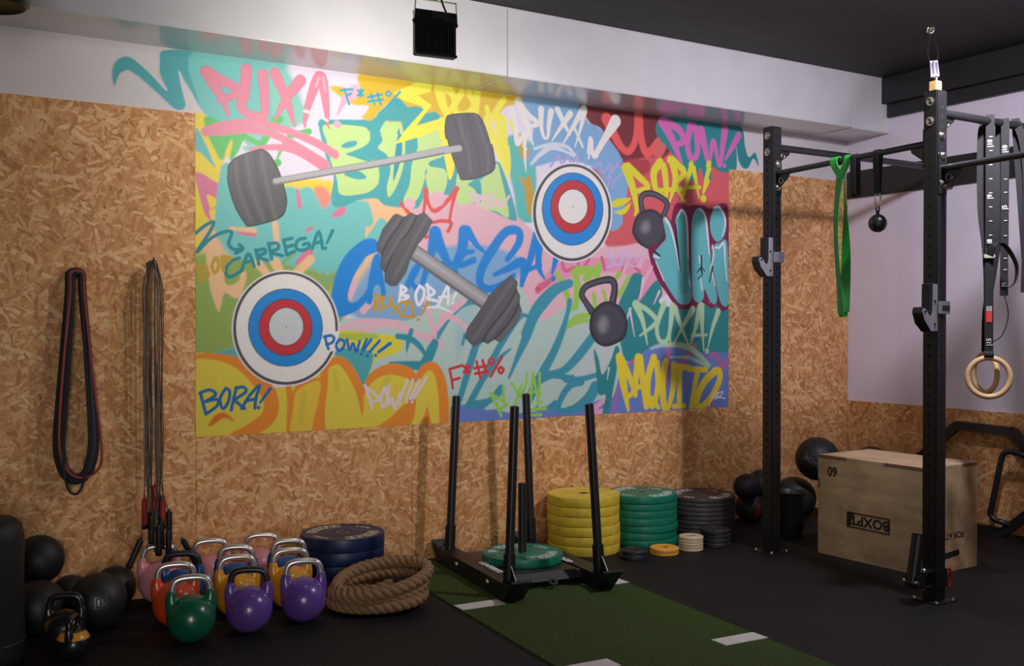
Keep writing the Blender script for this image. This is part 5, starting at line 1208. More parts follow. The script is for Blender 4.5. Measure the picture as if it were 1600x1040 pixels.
# ================================================================== balls
def ball(name, loc, r, m, label, cat='ball', group=None, seams=0, text=None, panels=None):
    t = thing(name, label, cat, (loc[0], loc[1], loc[2] - r), 0, group)
    b = bmesh.new(); bmesh.ops.create_uvsphere(b, u_segments=40, v_segments=24, radius=r)
    for v in b.verts: v.co.z += r
    obj('shell', b, m, t, 60)
    b = bmesh.new()
    c = Vector((0, 0, r))
    vd = (Vector((0, 0, 1.4)) - Vector(loc)).normalized()
    ax = [Vector((.3, .8, .5)).normalized(), Vector((.8, -.3, .5)).normalized()][:seams]
    for a in ax:
        u = a.orthogonal().normalized(); w = a.cross(u)
        tube(b, [c + (u * math.cos(q) + w * math.sin(q)) * r for q in np.linspace(0, 2 * PI, 49)[:-1]], r * .012, 6, closed=True)
    if seams: obj('seam', b, M['hole'], t, 60)
    else: b.free()
    # moulded valve dimple
    b = bmesh.new(); vq = vd.to_track_quat('Z', 'Y').to_matrix().to_4x4()
    d = (vd + Vector((.35, -.1, .3))).normalized()
    lathe(b, [(0, r * .99), (r * .05, r * 1.003), (r * .06, r * .99)], 16, Matrix.Translation(c) @ d.to_track_quat('Z', 'Y').to_matrix().to_4x4())
    obj('valve', b, M['black2'], t, 60)
    if panels:
        b = bmesh.new()
        for s in range(3):
            a0 = s * 2 * PI / 3
            grid = [[b.verts.new(c + Matrix.Rotation(.9, 3, 'X') @ Vector((math.cos(el) * math.cos(az), math.cos(el) * math.sin(az), math.sin(el))) * r * 1.006) for az in np.linspace(a0, a0 + .62, 8)] for el in np.linspace(-1.3, 1.3, 20)]
            for p, qn in zip(grid, grid[1:]):
                for k in range(7): b.faces.new((p[k], p[k + 1], qn[k + 1], qn[k]))
        obj('panel', b, panels, t, 60)
    if text:
        s, size, off = text
        b = bmesh.new(); d = (vd + Vector(off)).normalized()
        q = d.to_track_quat('Z', 'Y').to_matrix().to_4x4()
        tb = text_bm(s, size, .02, .001); w = max(v.co.x for v in tb.verts) + size * .18; h = size * .62
        for e in (-1, 1):
            box(tb, (-w, e * h - size * .04, 0), (w, e * h + size * .04, .0008)); box(tb, (e * w - size * .04, -h, 0), (e * w + size * .04, h, .0008))
        rotm = Matrix.Rotation(text_tilt, 4, 'Z')
        bmesh.ops.subdivide_edges(tb, edges=tb.edges[:], cuts=1)
        for v in tb.verts:
            p = rotm @ v.co
            th, ph = p.x / r, p.y / r
            v.co = Vector((math.sin(th) * math.cos(ph), math.sin(ph), math.cos(th) * math.cos(ph))) * (r * 1.004)
        merge(b, tb, Matrix.Translation(c) @ q)
        obj('lettering', b, M['greymetal'], t)
    return t


text_tilt = 0
G = 'black balls piled in the left corner'
ball('slam_ball', (.585, 5.05, .122), .122, M['rubber'], 'black ball on the floor beside the tall bag, its valve catching light', group=G)
ball('slam_ball', (.832, 5.005, .128), .128, M['rubber2'], 'widest black ball on the floor right of the small kettlebells', group=G, text=('15', .04, (.1, 0, -.1)))
ball('slam_ball', (.958, 5.315, .103), .103, M['rubber'], 'black ball by the wall under the jump ropes, beside the pink kettlebell', group=G)
ball('slam_ball', (.760, 5.318, .094), .094, M['rubber2'], 'half-hidden charcoal ball by the wall in the gap between the black balls', group=G)
ball('slam_ball', (.612, 5.25, .295), .114, M['rubber'], 'topmost black ball of the pile in the left corner', group=G)
ball('slam_ball', (.50, 5.312, .106), .106, M['rubber'], 'black ball low against the wall under the topmost one', group=G)
G = 'balls between the rack and the box'
text_tilt = -.5
ball('wall_ball', (5.600, 5.02, .452), .152, M['rubber'], 'large black ball with a printed name on top of the pile beside the plywood box', group=G, text=('BOXPT', .05, (-.12, .05, -.22)))
text_tilt = 0
ball('wall_ball', (5.565, 5.20, .152), .152, M['rubber2'], 'large dark grey ball on the floor under the printed ball', group=G)
ball('wall_ball', (5.72, 4.86, .15), .15, M['rubber2'], 'charcoal ball on the floor between rope and wall behind the box', group=G)
ball('slam_ball', (5.372, 5.325, .252), .104, M['rubber2'], 'small brownish black ball above the bucket, against the wall', group=G)
ball('medicine_ball', (5.215, 5.29, .105), .105, M['rubber'], 'red and black medicine ball on the floor left of the rack post', group=G, panels=M['darkred'])
ball('medicine_ball', (5.10, 5.20, .27), .092, M['rubber'], 'shiny black medicine ball resting on the red and black one', group=G, seams=1)
ball('medicine_ball', (6.14, 5.0, .112), .112, M['rubber'], 'black ball on the floor behind the plywood box', group=G)
ball('medicine_ball', (6.12, 4.98, .368), .142, M['rubber'], 'black ball with red panels peeping over the top of the plywood box', group=G, panels=M['darkred'])

# tall bag at the left edge
t = thing('heavy_bag', 'tall black cylindrical bag standing at the left edge of the frame', 'bag', (.345, 4.70, 0))
b = bmesh.new()
lathe(b, [(0, 0), (.12, 0), (.142, .012), (.15, .04), (.15, .1), (.147, .35), (.15, .52), (.14, .575), (.11, .6), (0, .605)], 48)
obj('shell', b, M['rubber'], t, 50)
b = bmesh.new(); tube(b, [(.1505 * math.cos(a), .1505 * math.sin(a), .10) for a in np.linspace(0, 2 * PI, 61)[:-1]], .004, 6, closed=True)
obj('seam', b, M['black2'], t, 60)
b = bmesh.new(); tube(b, spline([(-.05, 0, .60), (-.03, 0, .64), (.03, 0, .64), (.05, 0, .60)], 6), .009, 8)
obj('handle', b, M['strap'], t, 60)

# ================================================================== weight plates
def plate_disc(t, r=.225, hub=.027):
    b = bmesh.new(); e = .006
    prof = [(hub, .004), (r * .52, .004), (r * .54, .001), (r * .90, .001), (r * .93, .0), (r - e, 0), (r - .0015, .0018), (r, e), (r, t - e), (r - .0015, t - .0018), (r - e, t), (r * .93, t), (r * .90, t - .003), (r * .56, t - .003), (r * .52, t - .0006), (hub + .022, t - .0006), (hub + .02, t - .003), (hub, t - .003)]
    lathe(b, prof, 72, closed=True)
    return b


def hub_ring(t, hub=.027):
    b = bmesh.new(); lathe(b, [(.0252, .0035), (hub, .0035), (hub + .008, t - .002), (hub, t - .0005), (.0252, t - .0015)], 36, closed=True); return b


def plate(col, loc, rz, t, label, group, words=None, ink='white', r=.225, disc_mat=None, size=.05):
    p = thing('bumper_plate', label, 'weight plate', loc, rz, group)
    obj('disc', plate_disc(t, r), disc_mat or M['bp_' + col], p, 35)
    obj('hub_ring', hub_ring(t), M['steel'], p, 35)
    if words:
        b = bmesh.new(); z = t - .0022
        w, num = words
        ring_text(b, w, size, r * .735, PI * .78, z, .26); ring_text(b, w, size, r * .735, -PI * .22, z, .26)
        for a in (PI * .28, -PI * .72): ring_text(b, num, size * .62, r * .74, a, z, .16)
        for a0 in (PI * .78, -PI * .22):                      # outlined end tabs of the printed arc
            for rr in (r * .62, r * .85):
                tube(b, [(rr * math.cos(a), rr * math.sin(a), z) for a in np.linspace(a0 - .72, a0 + .72, 24)], .0016, 4)
            for e in (-.72, .72):
                tube(b, [(rr * math.cos(a0 + e), rr * math.sin(a0 + e), z) for rr in (r * .62, r * .85)], .0016, 4)
        obj('lettering', b, M[ink], p)
    return p


ORD = ['bottom', 'second from the bottom', 'third from the bottom', 'fourth from the bottom', 'fifth from the bottom', 'sixth from the bottom', 'seventh from the bottom', 'eighth from the bottom']


def stack(col, x, y, n, t, where, group, words, ink, jit, size=.05, r=.225, disc_mat=None):
    first = None
    for k in range(n):
        top = k == n - 1
        lab = '%s bumper plate, %s %s' % (where[0], 'topmost' if top else ORD[k], where[1])
        dx, dy = random.uniform(-jit, jit), random.uniform(-jit, jit)
        loc = (x + dx, y + dy, k * (t + .0004))
        if top: plate(col, loc, -.55 + random.uniform(-.1, .1), t, lab, group, words, ink, r, disc_mat, size)
        elif first is None: first = plate(col, loc, .3, t, lab, group, r=r)
        else: dup(first, loc, random.uniform(0, 6), lab)


M['yelink'] = mat('pale_yellow_print', (222, 204, 112), .6)
stack('yellow', 3.702, 5.190, 6, .0585, ('yellow', 'of the six in the yellow stack'), 'yellow bumper plates', ('BOXPT', '15KG'), 'yelink', .004)
stack('green', 4.165, 5.190, 7, .0455, ('green', 'of the seven in the green stack'), 'green bumper plates in a stack', ('BOXPT', '10KG'), 'white', .005)
ORD.append('ninth from the bottom')
stack('grey', 4.665, 5.190, 9, .0290, ('dark grey', 'of the nine in the dark grey stack'), 'dark grey bumper plates', ('BOXPT', '5KG'), 'white', .004)
stack('blue', 2.105, 5.190, 4, .0695, ('navy blue', 'of four behind the rope'), 'navy blue bumper plates', ('BOXPT', '20KG'), 'cream', .004, disc_mat=M['bp_blue'])


def change_plate(col, r, t, hole, loc, label, group):
    p = thing('change_plate', label, 'weight plate', loc, random.uniform(0, 6), group)
    b = bmesh.new(); e = min(.004, t * .25)
    lathe(b, [(hole, e), (hole + e, 0), (r - e, 0), (r, e), (r, t - e), (r - e, t), (r * .84, t), (r * .8, t - .003), (hole + .016, t - .003), (hole + .012, t), (hole + e, t), (hole, t - e)], 56, closed=True)
    obj('disc', b, M['bp_' + col], p, 35)
    b = bmesh.new(); lathe(b, [(hole - .002, t * .1), (hole + .001, t * .1), (hole + .001, t * .95), (hole - .002, t * .95)], 32, closed=True)
    obj('hub_ring', b, M['steel'] if col in ('black', 'grey') else M['bp_' + col], p, 35)
    return p


G = 'small change plates on the floor'
for k, nm in enumerate(('lower', 'upper')):
    change_plate('black', .083, .026, .026, (3.822 + .004 * k, 4.842, k * .0265), '%s of two small glossy black plates before the green stack' % nm, G)
for k, nm in enumerate(('lower', 'upper')):
    change_plate('orange', .088, .021, .026, (4.052, 4.835 - .003 * k, k * .0214), '%s of two small orange plates on the floor' % nm, G)
for k in range(5):
    change_plate('beige', .076, .0172, .026, (4.268 + random.uniform(-.003, .003), 4.835, k * .0175), 'small beige plate, %s of five stacked' % ('topmost' if k == 4 else ORD[k]), G)
for k in range(4):
    change_plate('black', .092, .027, .026, (4.482 + random.uniform(-.004, .004), 4.845, k * .0274), 'small black plate, %s of four before the dark grey stack' % ('topmost' if k == 3 else ORD[k]), G)

# ================================================================== ropes
def laid_rope(bm, path, rs=.0170, off=.0158, pitch=.115, n=10):
    P = [Vector(p) for p in path]; fr = frames(P); s = 0; L = [0]
    for a, c in zip(P, P[1:]): s += (c - a).length; L.append(s)
    for k in range(3):
        q = []
        for p, (T, N, B), l in zip(P, fr, L):
            a = 2 * PI * l / pitch + k * 2 * PI / 3
            q.append(p + (N * math.cos(a) + B * math.sin(a)) * off)
        tube(bm, q, rs, n)


def coil(turns, rx, ry, z0, dz, tilt, seed, per=110, a0=0.0):
    rnd = random.Random(seed); path = []
    ph = [rnd.uniform(0, 6) for _ in range(6)]
    N = int(turns * per)
    for i in range(N + 1):
        a = 2 * PI * i / per + a0; k = i / per
        w = 1 + .05 * math.sin(a * .37 + ph[0]) + .045 * math.sin(a * 1.21 + ph[1])
        x = rx * w * math.cos(a + ph[2] * .1); y = ry * (1 + .06 * math.sin(a * .61 + ph[3])) * math.sin(a + ph[2] * .1)
        z = z0 + dz * k + tilt * k * (x / rx) * .5 + .006 * math.sin(a * 1.7 + ph[4])
        path.append((x, y, z))
    return path


t = thing('climbing_rope', 'thick brown three-strand rope coiled on the floor before the blue plates', 'rope', (2.085, 4.650, 0), R(-20))
b = bmesh.new()
p = coil(3.45, .226, .165, .034, .040, .0, 3, a0=1.9)
p2 = [(x * (1 - .03 * i / len(p)), y * (1 - .05 * i / len(p)) , z + max(0, (i / len(p) - .25)) * .085 * (x / .24 + .55 * y / .16)) for i, (x, y, z) in enumerate(p)]
p2 = [(x, y, max(z, .036)) for x, y, z in p2]
laid_rope(b, p2)
obj('coil', b, M['rope'], t, 60)
b = bmesh.new()
pin = [(x * .74, y * .72, z * .55 + .020) for x, y, z in coil(1.15, .225, .165, .03, .03, 0, 9, a0=2.6)]
laid_rope(b, pin)
obj('inner_turn', b, M['rope'], t, 60)
t = thing('battle_rope', 'pale twisted rope lying coiled between the bucket and the plywood box', 'rope', (5.62, 4.66, 0))
b = bmesh.new(); laid_rope(b, coil(2.0, .26, .13, .036, .066, 0, 5), .0175, .0160)
obj('coil', b, M['rope2'], t, 60)

# bucket behind the rack post
t = thing('bucket', 'black bucket with a flared rim behind the far rack post', 'bucket', (5.10, 4.80, 0))
b = bmesh.new(); lathe(b, [(0, 0), (.078, 0), (.08, .004), (.092, .27), (.104, .288), (.108, .296), (.102, .298), (.09, .285), (.077, .012), (0, .01)], 40)
obj('shell', b, M['black'], t, 40)
b = bmesh.new(); tube(b, spline([(-.1, 0, .285), (-.11, .03, .24), (0, .108, .2), (.11, .03, .24), (.1, 0, .285)], 6), .004, 8)
obj('handle', b, M['black2'], t, 60)

# ================================================================== sled
sl = thing('push_sled', 'black push sled with four upright poles standing on the turf', 'sled', (3.009, 4.819, .0130), R(-6.5))
HW = .262
for sx in (-1, 1):
    b = bmesh.new()
    prof = [(-.57, .105), (-.47, .0), (.47, .0), (.57, .105), (.555, .112), (.46, .012), (-.46, .012), (-.555, .112)]
    Mx = Matrix(((0, 0, 1, sx * HW), (1, 0, 0, 0), (0, 1, 0, 0), (0, 0, 0, 1)))
    prism(b, prof, .112, Mx)
    for e in (-.045, .045):
        prism(b, [(-.545, .1), (-.46, .01), (.46, .01), (.545, .1), (.50, .088), (.40, .078), (-.40, .078), (-.50, .088)], .006, Matrix.Translation((e, 0, 0)) @ Mx)
    box(b, (sx * HW - .05, -.41, .074), (sx * HW + .05, .41, .080))
    sk = obj('skid', b, M['black'], sl, 30)
    for y in (-.25, .18):
        b = bmesh.new(); x = sx * (HW + .05)
        lathe(b, [(0, .012), (.008, .011), (.013, .006), (.014, 0)], 16, T4((sx * HW + sx * .048, y, .045), (0, sx * PI / 2, 0)))
        obj('bolt', b, M['steel'], sk, 40)
b = bmesh.new(); box(b, (-.235, -.30, .062), (.235, .33, .072), .003)
deck = obj('deck_plate', b, M['black2'], sl, 30)
b = bmesh.new()
prism(b, [(-.215, 0), (.215, 0), (.215, .05), (-.215, .05)], .006, T4((0, -.318, .030), (R(62), 0, 0)))
obj('front_lip', b, M['rubber2'], sl, 30)
b = bmesh.new()
t_ = bmesh.new(); lathe(t_, [(.010, -.003), (.026, -.003), (.026, .003), (.010, .003)], 24, closed=True); merge(b, t_, T4((.02, -.355, .034), (R(28), 0, 0)))
obj('tow_eye', b, M['rubber2'], sl, 40)
for sx in (-1, 1):
    b = bmesh.new()
    put_text(b, 'GENFERFIT', .05, T4((sx * .226, -.10 if sx < 0 else -.04, .0810), (0, 0, R(-90) if sx < 0 else R(90))), .035, 1.15)
    obj('lettering', b, M['white'], deck)
for sx in (-1, 1):
    for sy in (-1, 1):
        x, y = sx * HW + (0 if sx < 0 else .005), sy * .41
        lean_x = {(-1, -1): .033, (1, -1): -.062, (-1, 1): .043, (1, 1): -.036}[(sx, sy)]      # the poles sit loose and tip inwards
        PM = Matrix.Translation((x, y, .08)) @ Matrix.Rotation(math.atan(lean_x / .89), 4, 'Y')
        b = bmesh.new(); lathe(b, [(0, 0), (.0235, 0), (.0235, .886), (.016, .8912), (0, .8912)], 28, PM)
        pole = obj('pole', b, M['black2'], sl, 40)
        b = bmesh.new(); lathe(b, [(.0240, -.002), (.0305, -.002), (.0305, .14), (.0240, .142)], 28, PM, closed=True)
        obj('socket', b, M['black'], pole, 40)
        b = bmesh.new(); prism(b, [(.028, .08), (.105, .08), (.028, .165)], .006, Matrix.Translation((x, y, 0)) @ Matrix(((0, 0, 1, 0), (sy, 0, 0, 0), (0, 1, 0, 0), (0, 0, 0, 1))))
        obj('gusset', b, M['black2'], pole, 30)
        b = bmesh.new(); cyl(b, PM @ Vector((0, -.0242, .66)), PM @ Vector((0, -.020, .66)), .003, 10); obj('rivet', b, M['steel'], pole)
b = bmesh.new(); cyl(b, (.02, .02, .07), (.02, .02, .50), .0235, 24); lathe(b, [(0, .5012), (.018, .5012), (.0235, .498)], 24, Matrix.Translation((.02, .02, 0)))
obj('loading_post', b, M['black2'], sl, 40)
# the plate on the sled has a wide bore over the post
P0 = Matrix.Translation(sl.location) @ Euler(sl.rotation_euler).to_matrix().to_4x4() @ Vector((.02, .02, .0725))
plate('green', P0, -.55, .0455, 'green bumper plate lying flat on the sled over its centre post', None, ('BOXPT', '10KG'), 'white')

# ================================================================== rack
UX, UXN, UYF, UYN = 4.648, 4.533, 4.530, 3.303


def bar_x(y): return UX + (UXN - UX) * (UYF - y) / (UYF - UYN)

rk = thing('power_rack', 'black bolted power rack with holed square posts, fixed to the right wall', 'rack', (UX, UYF, 0))


def L(x, y, z): return (x - UX, y - UYF, z)


def bolt(bm, loc, direction, r=.0150, h=.012):
    q = Vector(direction).to_track_quat('Z', 'Y').to_matrix().to_4x4()
    lathe(bm, [(0, h), (r * .75, h), (r, h * .75), (r, .003), (r * 1.5, .003), (r * 1.5, 0)], 6 if 0 else 12, Matrix.Translation(loc) @ q)


HP = .0405
for (ux, uy, top, nm) in ((UX, UYF, 2.605, 'far'), (UXN, UYN, 2.575, 'near')):
    b = bmesh.new()
    x0, y0 = ux - UX, uy - UYF
    box(b, (x0 - HP, y0 - HP, .008), (x0 + HP, y0 + HP, top), .005)
    for k in range(int((top - .1) / .05)):
        z = .09 + k * .05
        for d in ((-1, 0, 0), (0, -1, 0), (1, 0, 0)):
            q = Vector(d).to_track_quat('Z', 'Y').to_matrix().to_4x4()
            lathe(b, [(0, HP + .0004), (.0082, HP + .0004)], 14, Matrix.Translation((x0, y0, z)) @ q, mi=1)
    up = tag(obj('upright', b, [M['black'], M['hole']], rk, 30), 'post nearer the wall' if nm == 'far' else 'post nearer the camera')
    b = bmesh.new(); box(b, (x0 - .08, y0 - .08, 0), (x0 + .08, y0 + .08, .006), .002)
    bp = obj('base_plate', b, M['black'], up, 30)
    for dx, dy in ((-1, -1), (1, -1), (-1, 1)):
        b = bmesh.new(); bolt(b, (x0 + dx * .064, y0 + dy * .064, .006), (0, 0, 1), .009, .012)
        obj('floor_bolt', b, M['steel'], up, 40)
    bl = [((-HP, 0, top - .055), (-1, 0, 0)), ((-HP, 0, top - .155), (-1, 0, 0))]
    if nm == 'far': bl += [((0, -HP - .006, 2.375), (0, -1, 0)), ((0, -HP - .006, 2.235), (0, -1, 0))]
    else: bl += [((0, -HP, 2.345), (0, -1, 0)), ((0, -HP - .006, 2.245), (0, -1, 0)), ((0, -HP - .006, 2.105), (0, -1, 0))]
    for l, d in bl:
        b = bmesh.new(); bolt(b, (x0 + l[0], y0 + l[1], l[2]), d)
        obj('bolt', b, M['steel'], up, 40)


def bracket(parent, p, along, zc, hgt=.2):
    """face plate on the post with a gusset under the bar"""
    b = bmesh.new(); a = Vector(along); s = Vector((-a.y, a.x, 0))
    Mx = Matrix(((a.x, s.x, 0, p[0]), (a.y, s.y, 0, p[1]), (0, 0, 1, zc), (0, 0, 0, 1)))
    box(b, (0, -.033, -hgt * .65), (.006, .033, hgt * .35), .002, M4=Mx)
    prism(b, [(.004, -.085), (.03, -.085), (.105, -.035), (.115, -.008), (.115, .0), (.004, .0)], .007, Mx @ Matrix(((1, 0, 0, 0), (0, 0, 1, 0), (0, 1, 0, 0), (0, 0, 0, 1))))
    o = obj('bracket', b, M['black'], parent, 30)
    b = bmesh.new(); t_ = bmesh.new()
    tube(t_, [(.016 * math.cos(k), .016 * math.sin(k), 0) for k in np.linspace(0, 2 * PI, 25)[:-1]], .0035, 8, closed=True)
    merge(b, t_, Mx @ T4((.045, -.006, -.05), (R(90), 0, R(8))))
    obj('ring', b, M['steel'], parent, 60)


def bar(p, q, r, label):
    b = bmesh.new(); cyl(b, L(*p), L(*q), r, 24)
    o = tag(obj('crossbar', b, M['black2'], rk, 50), label)
    d = (Vector(q) - Vector(p)).normalized()
    bracket(o, L(*p), (d.x, d.y), p[2]); bracket(o, L(*q), (-d.x, -d.y), q[2])
    return o


bar((UX + HP, UYF, 2.485), (WX - .026, UYF, 2.485), .021, 'bar from the far post to the right wall')
bar((UXN + HP, UYN, 2.470), (WX - .026, UYN, 2.470), .021, 'bar from the near post to the right wall')
bar((UX, UYF - HP, 2.318), (UXN, UYN + HP, 2.318), .0165, 'pull-up bar between the two posts')
b = bmesh.new(); cyl(b, L(UXN, UYN - HP, 2.182), L(UXN - .13, 1.9, 2.182), .0165, 24)
o = tag(obj('crossbar', b, M['black2'], rk, 50), 'lower pull-up bar running towards the camera')
bracket(o, L(UXN, UYN - HP, 2.182), (0, -1), 2.182)
b = bmesh.new(); box(b, (-HP - .245, 1.9 - 2 * HP - UYF, .0), (HP - .245, 1.9 - UYF, 2.58), .005); obj('upright', b, M['black'], rk, 30)

# hooks that hold a barbell
def j_hook(y, z, label, plate_label=False):
    t = thing('j_hook', label, 'barbell hook', (bar_x(y) - HP, y, z - .11), 0, 'barbell hooks on the rack posts')
    side = [(0.004, .0), (.004, .235), (-.034, .235), (-.036, .10), (-.045, .075), (-.062, .075), (-.098, .112), (-.118, .112), (-.122, .095), (-.105, .055), (-.05, .0)]
    Mx = Matrix(((1, 0, 0, 0), (0, 0, 1, 0), (0, 1, 0, 0), (0, 0, 0, 1)))
    for yy in (-.041, .014):
        b = bmesh.new(); prism(b, [(x * .92, zz) for x, zz in side], .006, Matrix.Translation((0, yy, 0)) @ Mx)
        box(b, (-.010, yy - .005, .0), (-.001, yy + .004, .235), .001)
        sp = obj('side_plate', b, M['greymetal'], t, 30)
        for bx, bz in ((-.018, .15), (-.018, .035), (-.092, .098)):
            b = bmesh.new(); lathe(b, [(0, .006), (.004, .006), (.006, .003), (.006, 0)], 10, T4((bx, yy + (-.003 if yy < 0 else .003), bz), (R(90) if yy < 0 else R(-90), 0, 0)))
            obj('screw', b, M['hole'], sp, 40)
    b = bmesh.new(); prism(b, [(-.012, .002), (-.012, .240), (-.048, .236), (-.050, .105), (-.062, .088), (-.094, .120), (-.116, .118), (-.122, .09), (-.102, .04), (-.050, -.004)], .046, Matrix.Translation((0, -.0135, 0)) @ Mx)
    obj('plastic_pad', b, M['black'], t, 30)
    b = bmesh.new(); box(b, (-.006, -.0405, .0), (-.0005, .0405, .235), .001); obj('back_plate', b, M['greymetal'], t, 30)
    b = bmesh.new(); box(b, (.0, -.053, .085), (.092, -.046, .150), .003); box(b, (.086, -.053, .085), (.093, .0, .150), .002)
    cl = obj('clasp', b, M['greymetal'], t, 30)
    if plate_label:
        b = bmesh.new(); box(b, (.030, -.0545, .102), (.088, -.0530, .128)); bd = obj('badge', b, M['beam'], cl)
    return t


j_hook(UYF, 1.80, 'grey and black barbell hook on the far rack post')
j_hook(UYN, 1.475, 'grey and black barbell hook on the near rack post', True)

# bar pivot at the foot of the near post
t = thing('landmine_attachment', 'black tilting barbell sleeve clamped to the foot of the near rack post', 'landmine', (UXN, UYN, .0))
b = bmesh.new(); box(b, (-HP - .007, -HP - .007, .075), (HP + .007, HP + .007, .165), .003); obj('collar', b, M['black'], t, 30)
b = bmesh.new()
for z in (.078, .152): box(b, (-.125, -.032, z), (-HP, .032, z + .008), .001)
obj('clevis', b, M['black'], t, 30)
b = bmesh.new(); cyl(b, (-.09, -.01, .065), (-.09, -.01, .172), .006, 14); bolt(b, (-.09, -.01, .161), (0, 0, 1), .012, .012)
obj('pivot_pin', b, M['steel'], t, 40)
b = bmesh.new(); box(b, (-.185, -.036, .082), (-.105, .036, .150), .006); obj('yoke', b, M['black'], t, 30)
b = bmesh.new(); cyl(b, (-.175, -.042, .115), (-.175, .042, .115), .012, 16); obj('bolt', b, M['steel'], t, 40)
b = bmesh.new()
a0, a1 = Vector((-.168, 0, .11)), Vector((-.120, .0, .345)); dd = (a1 - a0).normalized(); sd = dd.orthogonal()
tube(b, [a0, a1], .0315, 28, caps=False); tube(b, [a1, a0], .0265, 28, caps=False)
t_ = bmesh.new(); lathe(t_, [(.0265, 0), (.0315, 0), (.0325, .004), (.0255, .004)], 28, closed=True); merge(b, t_, Matrix.Translation(a1) @ dd.to_track_quat('Z', 'Y').to_matrix().to_4x4())
obj('sleeve', b, M['black'], t, 40)
b = bmesh.new(); cyl(b, (HP + .005, -.02, .125), (HP + .045, -.02, .125), .007, 14)
pts = [(.086, -.02, .155), (.108, -.02, .135), (.108, -.02, .075), (.094, -.02, .062), (.080, -.02, .08), (.072, -.02, .13)]
tube(b, spline(pts, 5, True), .006, 10, closed=True)
obj('pull_pin', b, M['redsteel'], t, 50)

# tie from the ceiling to the near post
t = thing('ceiling_tie', 'steel turnbuckle and wire tying the near rack post to the ceiling', 'tie', (UXN, UYN, 2.575))
top = Vector((5.511 - UXN, 4.051 - UYN, CZ - 2.576)); bot = Vector((0, 0, .055))
b = bmesh.new(); box(b, (-.022, -.022, .0005), (.022, .022, .05), .003); tag(obj('wood_block', b, M['block'], t, 30), 'pale wooden block')
d = (top - bot).normalized(); sd = Vector((d.y, -d.x, 0)).normalized()
b = bmesh.new()
for s in (-1, 1): cyl(b, bot + d * .10 + sd * s * .016, bot + d * .42 + sd * s * .016, .006, 10)
cyl(b, bot + d * .10 - sd * .02, bot + d * .10 + sd * .02, .01, 10); cyl(b, bot + d * .42 - sd * .02, bot + d * .42 + sd * .02, .01, 10)
cyl(b, bot + d * .1, bot + d * .42, .009, 10)
obj('turnbuckle', b, M['greymetal'], t, 50)
b = bmesh.new(); tube(b, spline([bot - Vector((0, 0, .01)), bot + Vector((.012, 0, .02)), bot + d * .05, bot + d * .10], 5), .005, 8); obj('hook', b, M['steel'], t, 60)
b = bmesh.new()
for s in (-1, 1): tube(b, spline([bot + d * .42 + sd * s * .016, bot + d * .7 + sd * s * .026, top - d * .06 + sd * s * .005, top - d * .03], 6), .0035, 8)
obj('wire', b, M['steel'], t, 60)
b = bmesh.new(); tube(b, [top - d * .03 + sd * .02 * math.cos(k) + Vector((0, 0, .02 * math.sin(k))) for k in np.linspace(0, 2 * PI, 21)[:-1]], .006, 8, closed=True); cyl(b, top - Vector((0, 0, .012)), top - Vector((0, 0, .0005)), .02, 14)
obj('eye_bolt', b, M['steel'], t, 60)

# ================================================================== bands and straps on the rack
BZ, BR_ = 2.318, .0165


def strip(bm, path, width_dirs, w, th=.0025):
    """flat band: path points, a width direction for each, and a width (number or list)"""
    P = [Vector(p) for p in path]; n = len(P); rows = []
    for i, p in enumerate(P):
        T = (P[min(i + 1, n - 1)] - P[max(i - 1, 0)]).normalized()
        D = Vector(width_dirs[i] if isinstance(width_dirs, list) else width_dirs); D = (D - T * D.dot(T)).normalized(); Nn = T.cross(D)
        ww = (w[i] if isinstance(w, list) else w) / 2
        rows.append([bm.verts.new(p + D * a * ww + Nn * c * th / 2) for a, c in ((-1, -1), (1, -1), (1, 1), (-1, 1))])
    for a, c in zip(rows, rows[1:]):
        for k in range(4): bm.faces.new((a[k], a[(k + 1) % 4], c[(k + 1) % 4], c[k]))
    bm.faces.new(rows[0][::-1]); bm.faces.new(rows[-1])


# green loop band girth-hitched over the bar
t = thing('resistance_band', 'bright green loop band hitched over the pull-up bar', 'resistance band', (bar_x(3.94), 3.94, BZ))
b = bmesh.new()
for yo in (.045, -.055):
    pts = [(.024 * math.cos(a), yo, .024 * math.sin(a)) for a in np.linspace(0, 2 * PI, 25)]
    strip(b, pts, (0, 1, .0), .05, .004)
for yo in (.045, -.055):
    strip(b, spline([(-.024, yo, 0), (-.024, yo * .8, -.03), (-.02, yo * .3, -.07), (-.018, 0, -.10)], 5), (0, 1, .25), [.05 - .012 * k / 15 for k in range(16)], .004)
wd_ = []
N_ = 44
fr_, bk_ = [], []
for i in range(N_ + 1):
    u = i / N_; z = -.08 - .77 * u
    spread = .004 + .019 * math.sin(PI * min(1, u * 1.0)) ** 1.0
    fr_.append((-.014, .003 + spread + .01 * math.sin(5 * u), z)); bk_.append((.008, -.003 - spread * .9 + .006 * math.sin(4 * u), z))
WB_ = .058
dirs = [(.5 * math.sin(2.2 * i / N_ + .4), 1, 0) for i in range(N_ + 1)]; dir2 = [(.9 * math.cos(3.4 * i / N_), 1, 0) for i in range(N_ + 1)]
strip(b, fr_, dirs, WB_, .004); strip(b, bk_, dir2, .05, .004)
strip(b, spline([fr_[-1], (-.008, fr_[-1][1], -.872), (.004, bk_[-1][1], -.872), bk_[-1]], 6), (.2, 1, 0), .046, .004)
obj('loop', b, M['green'], t, 60)

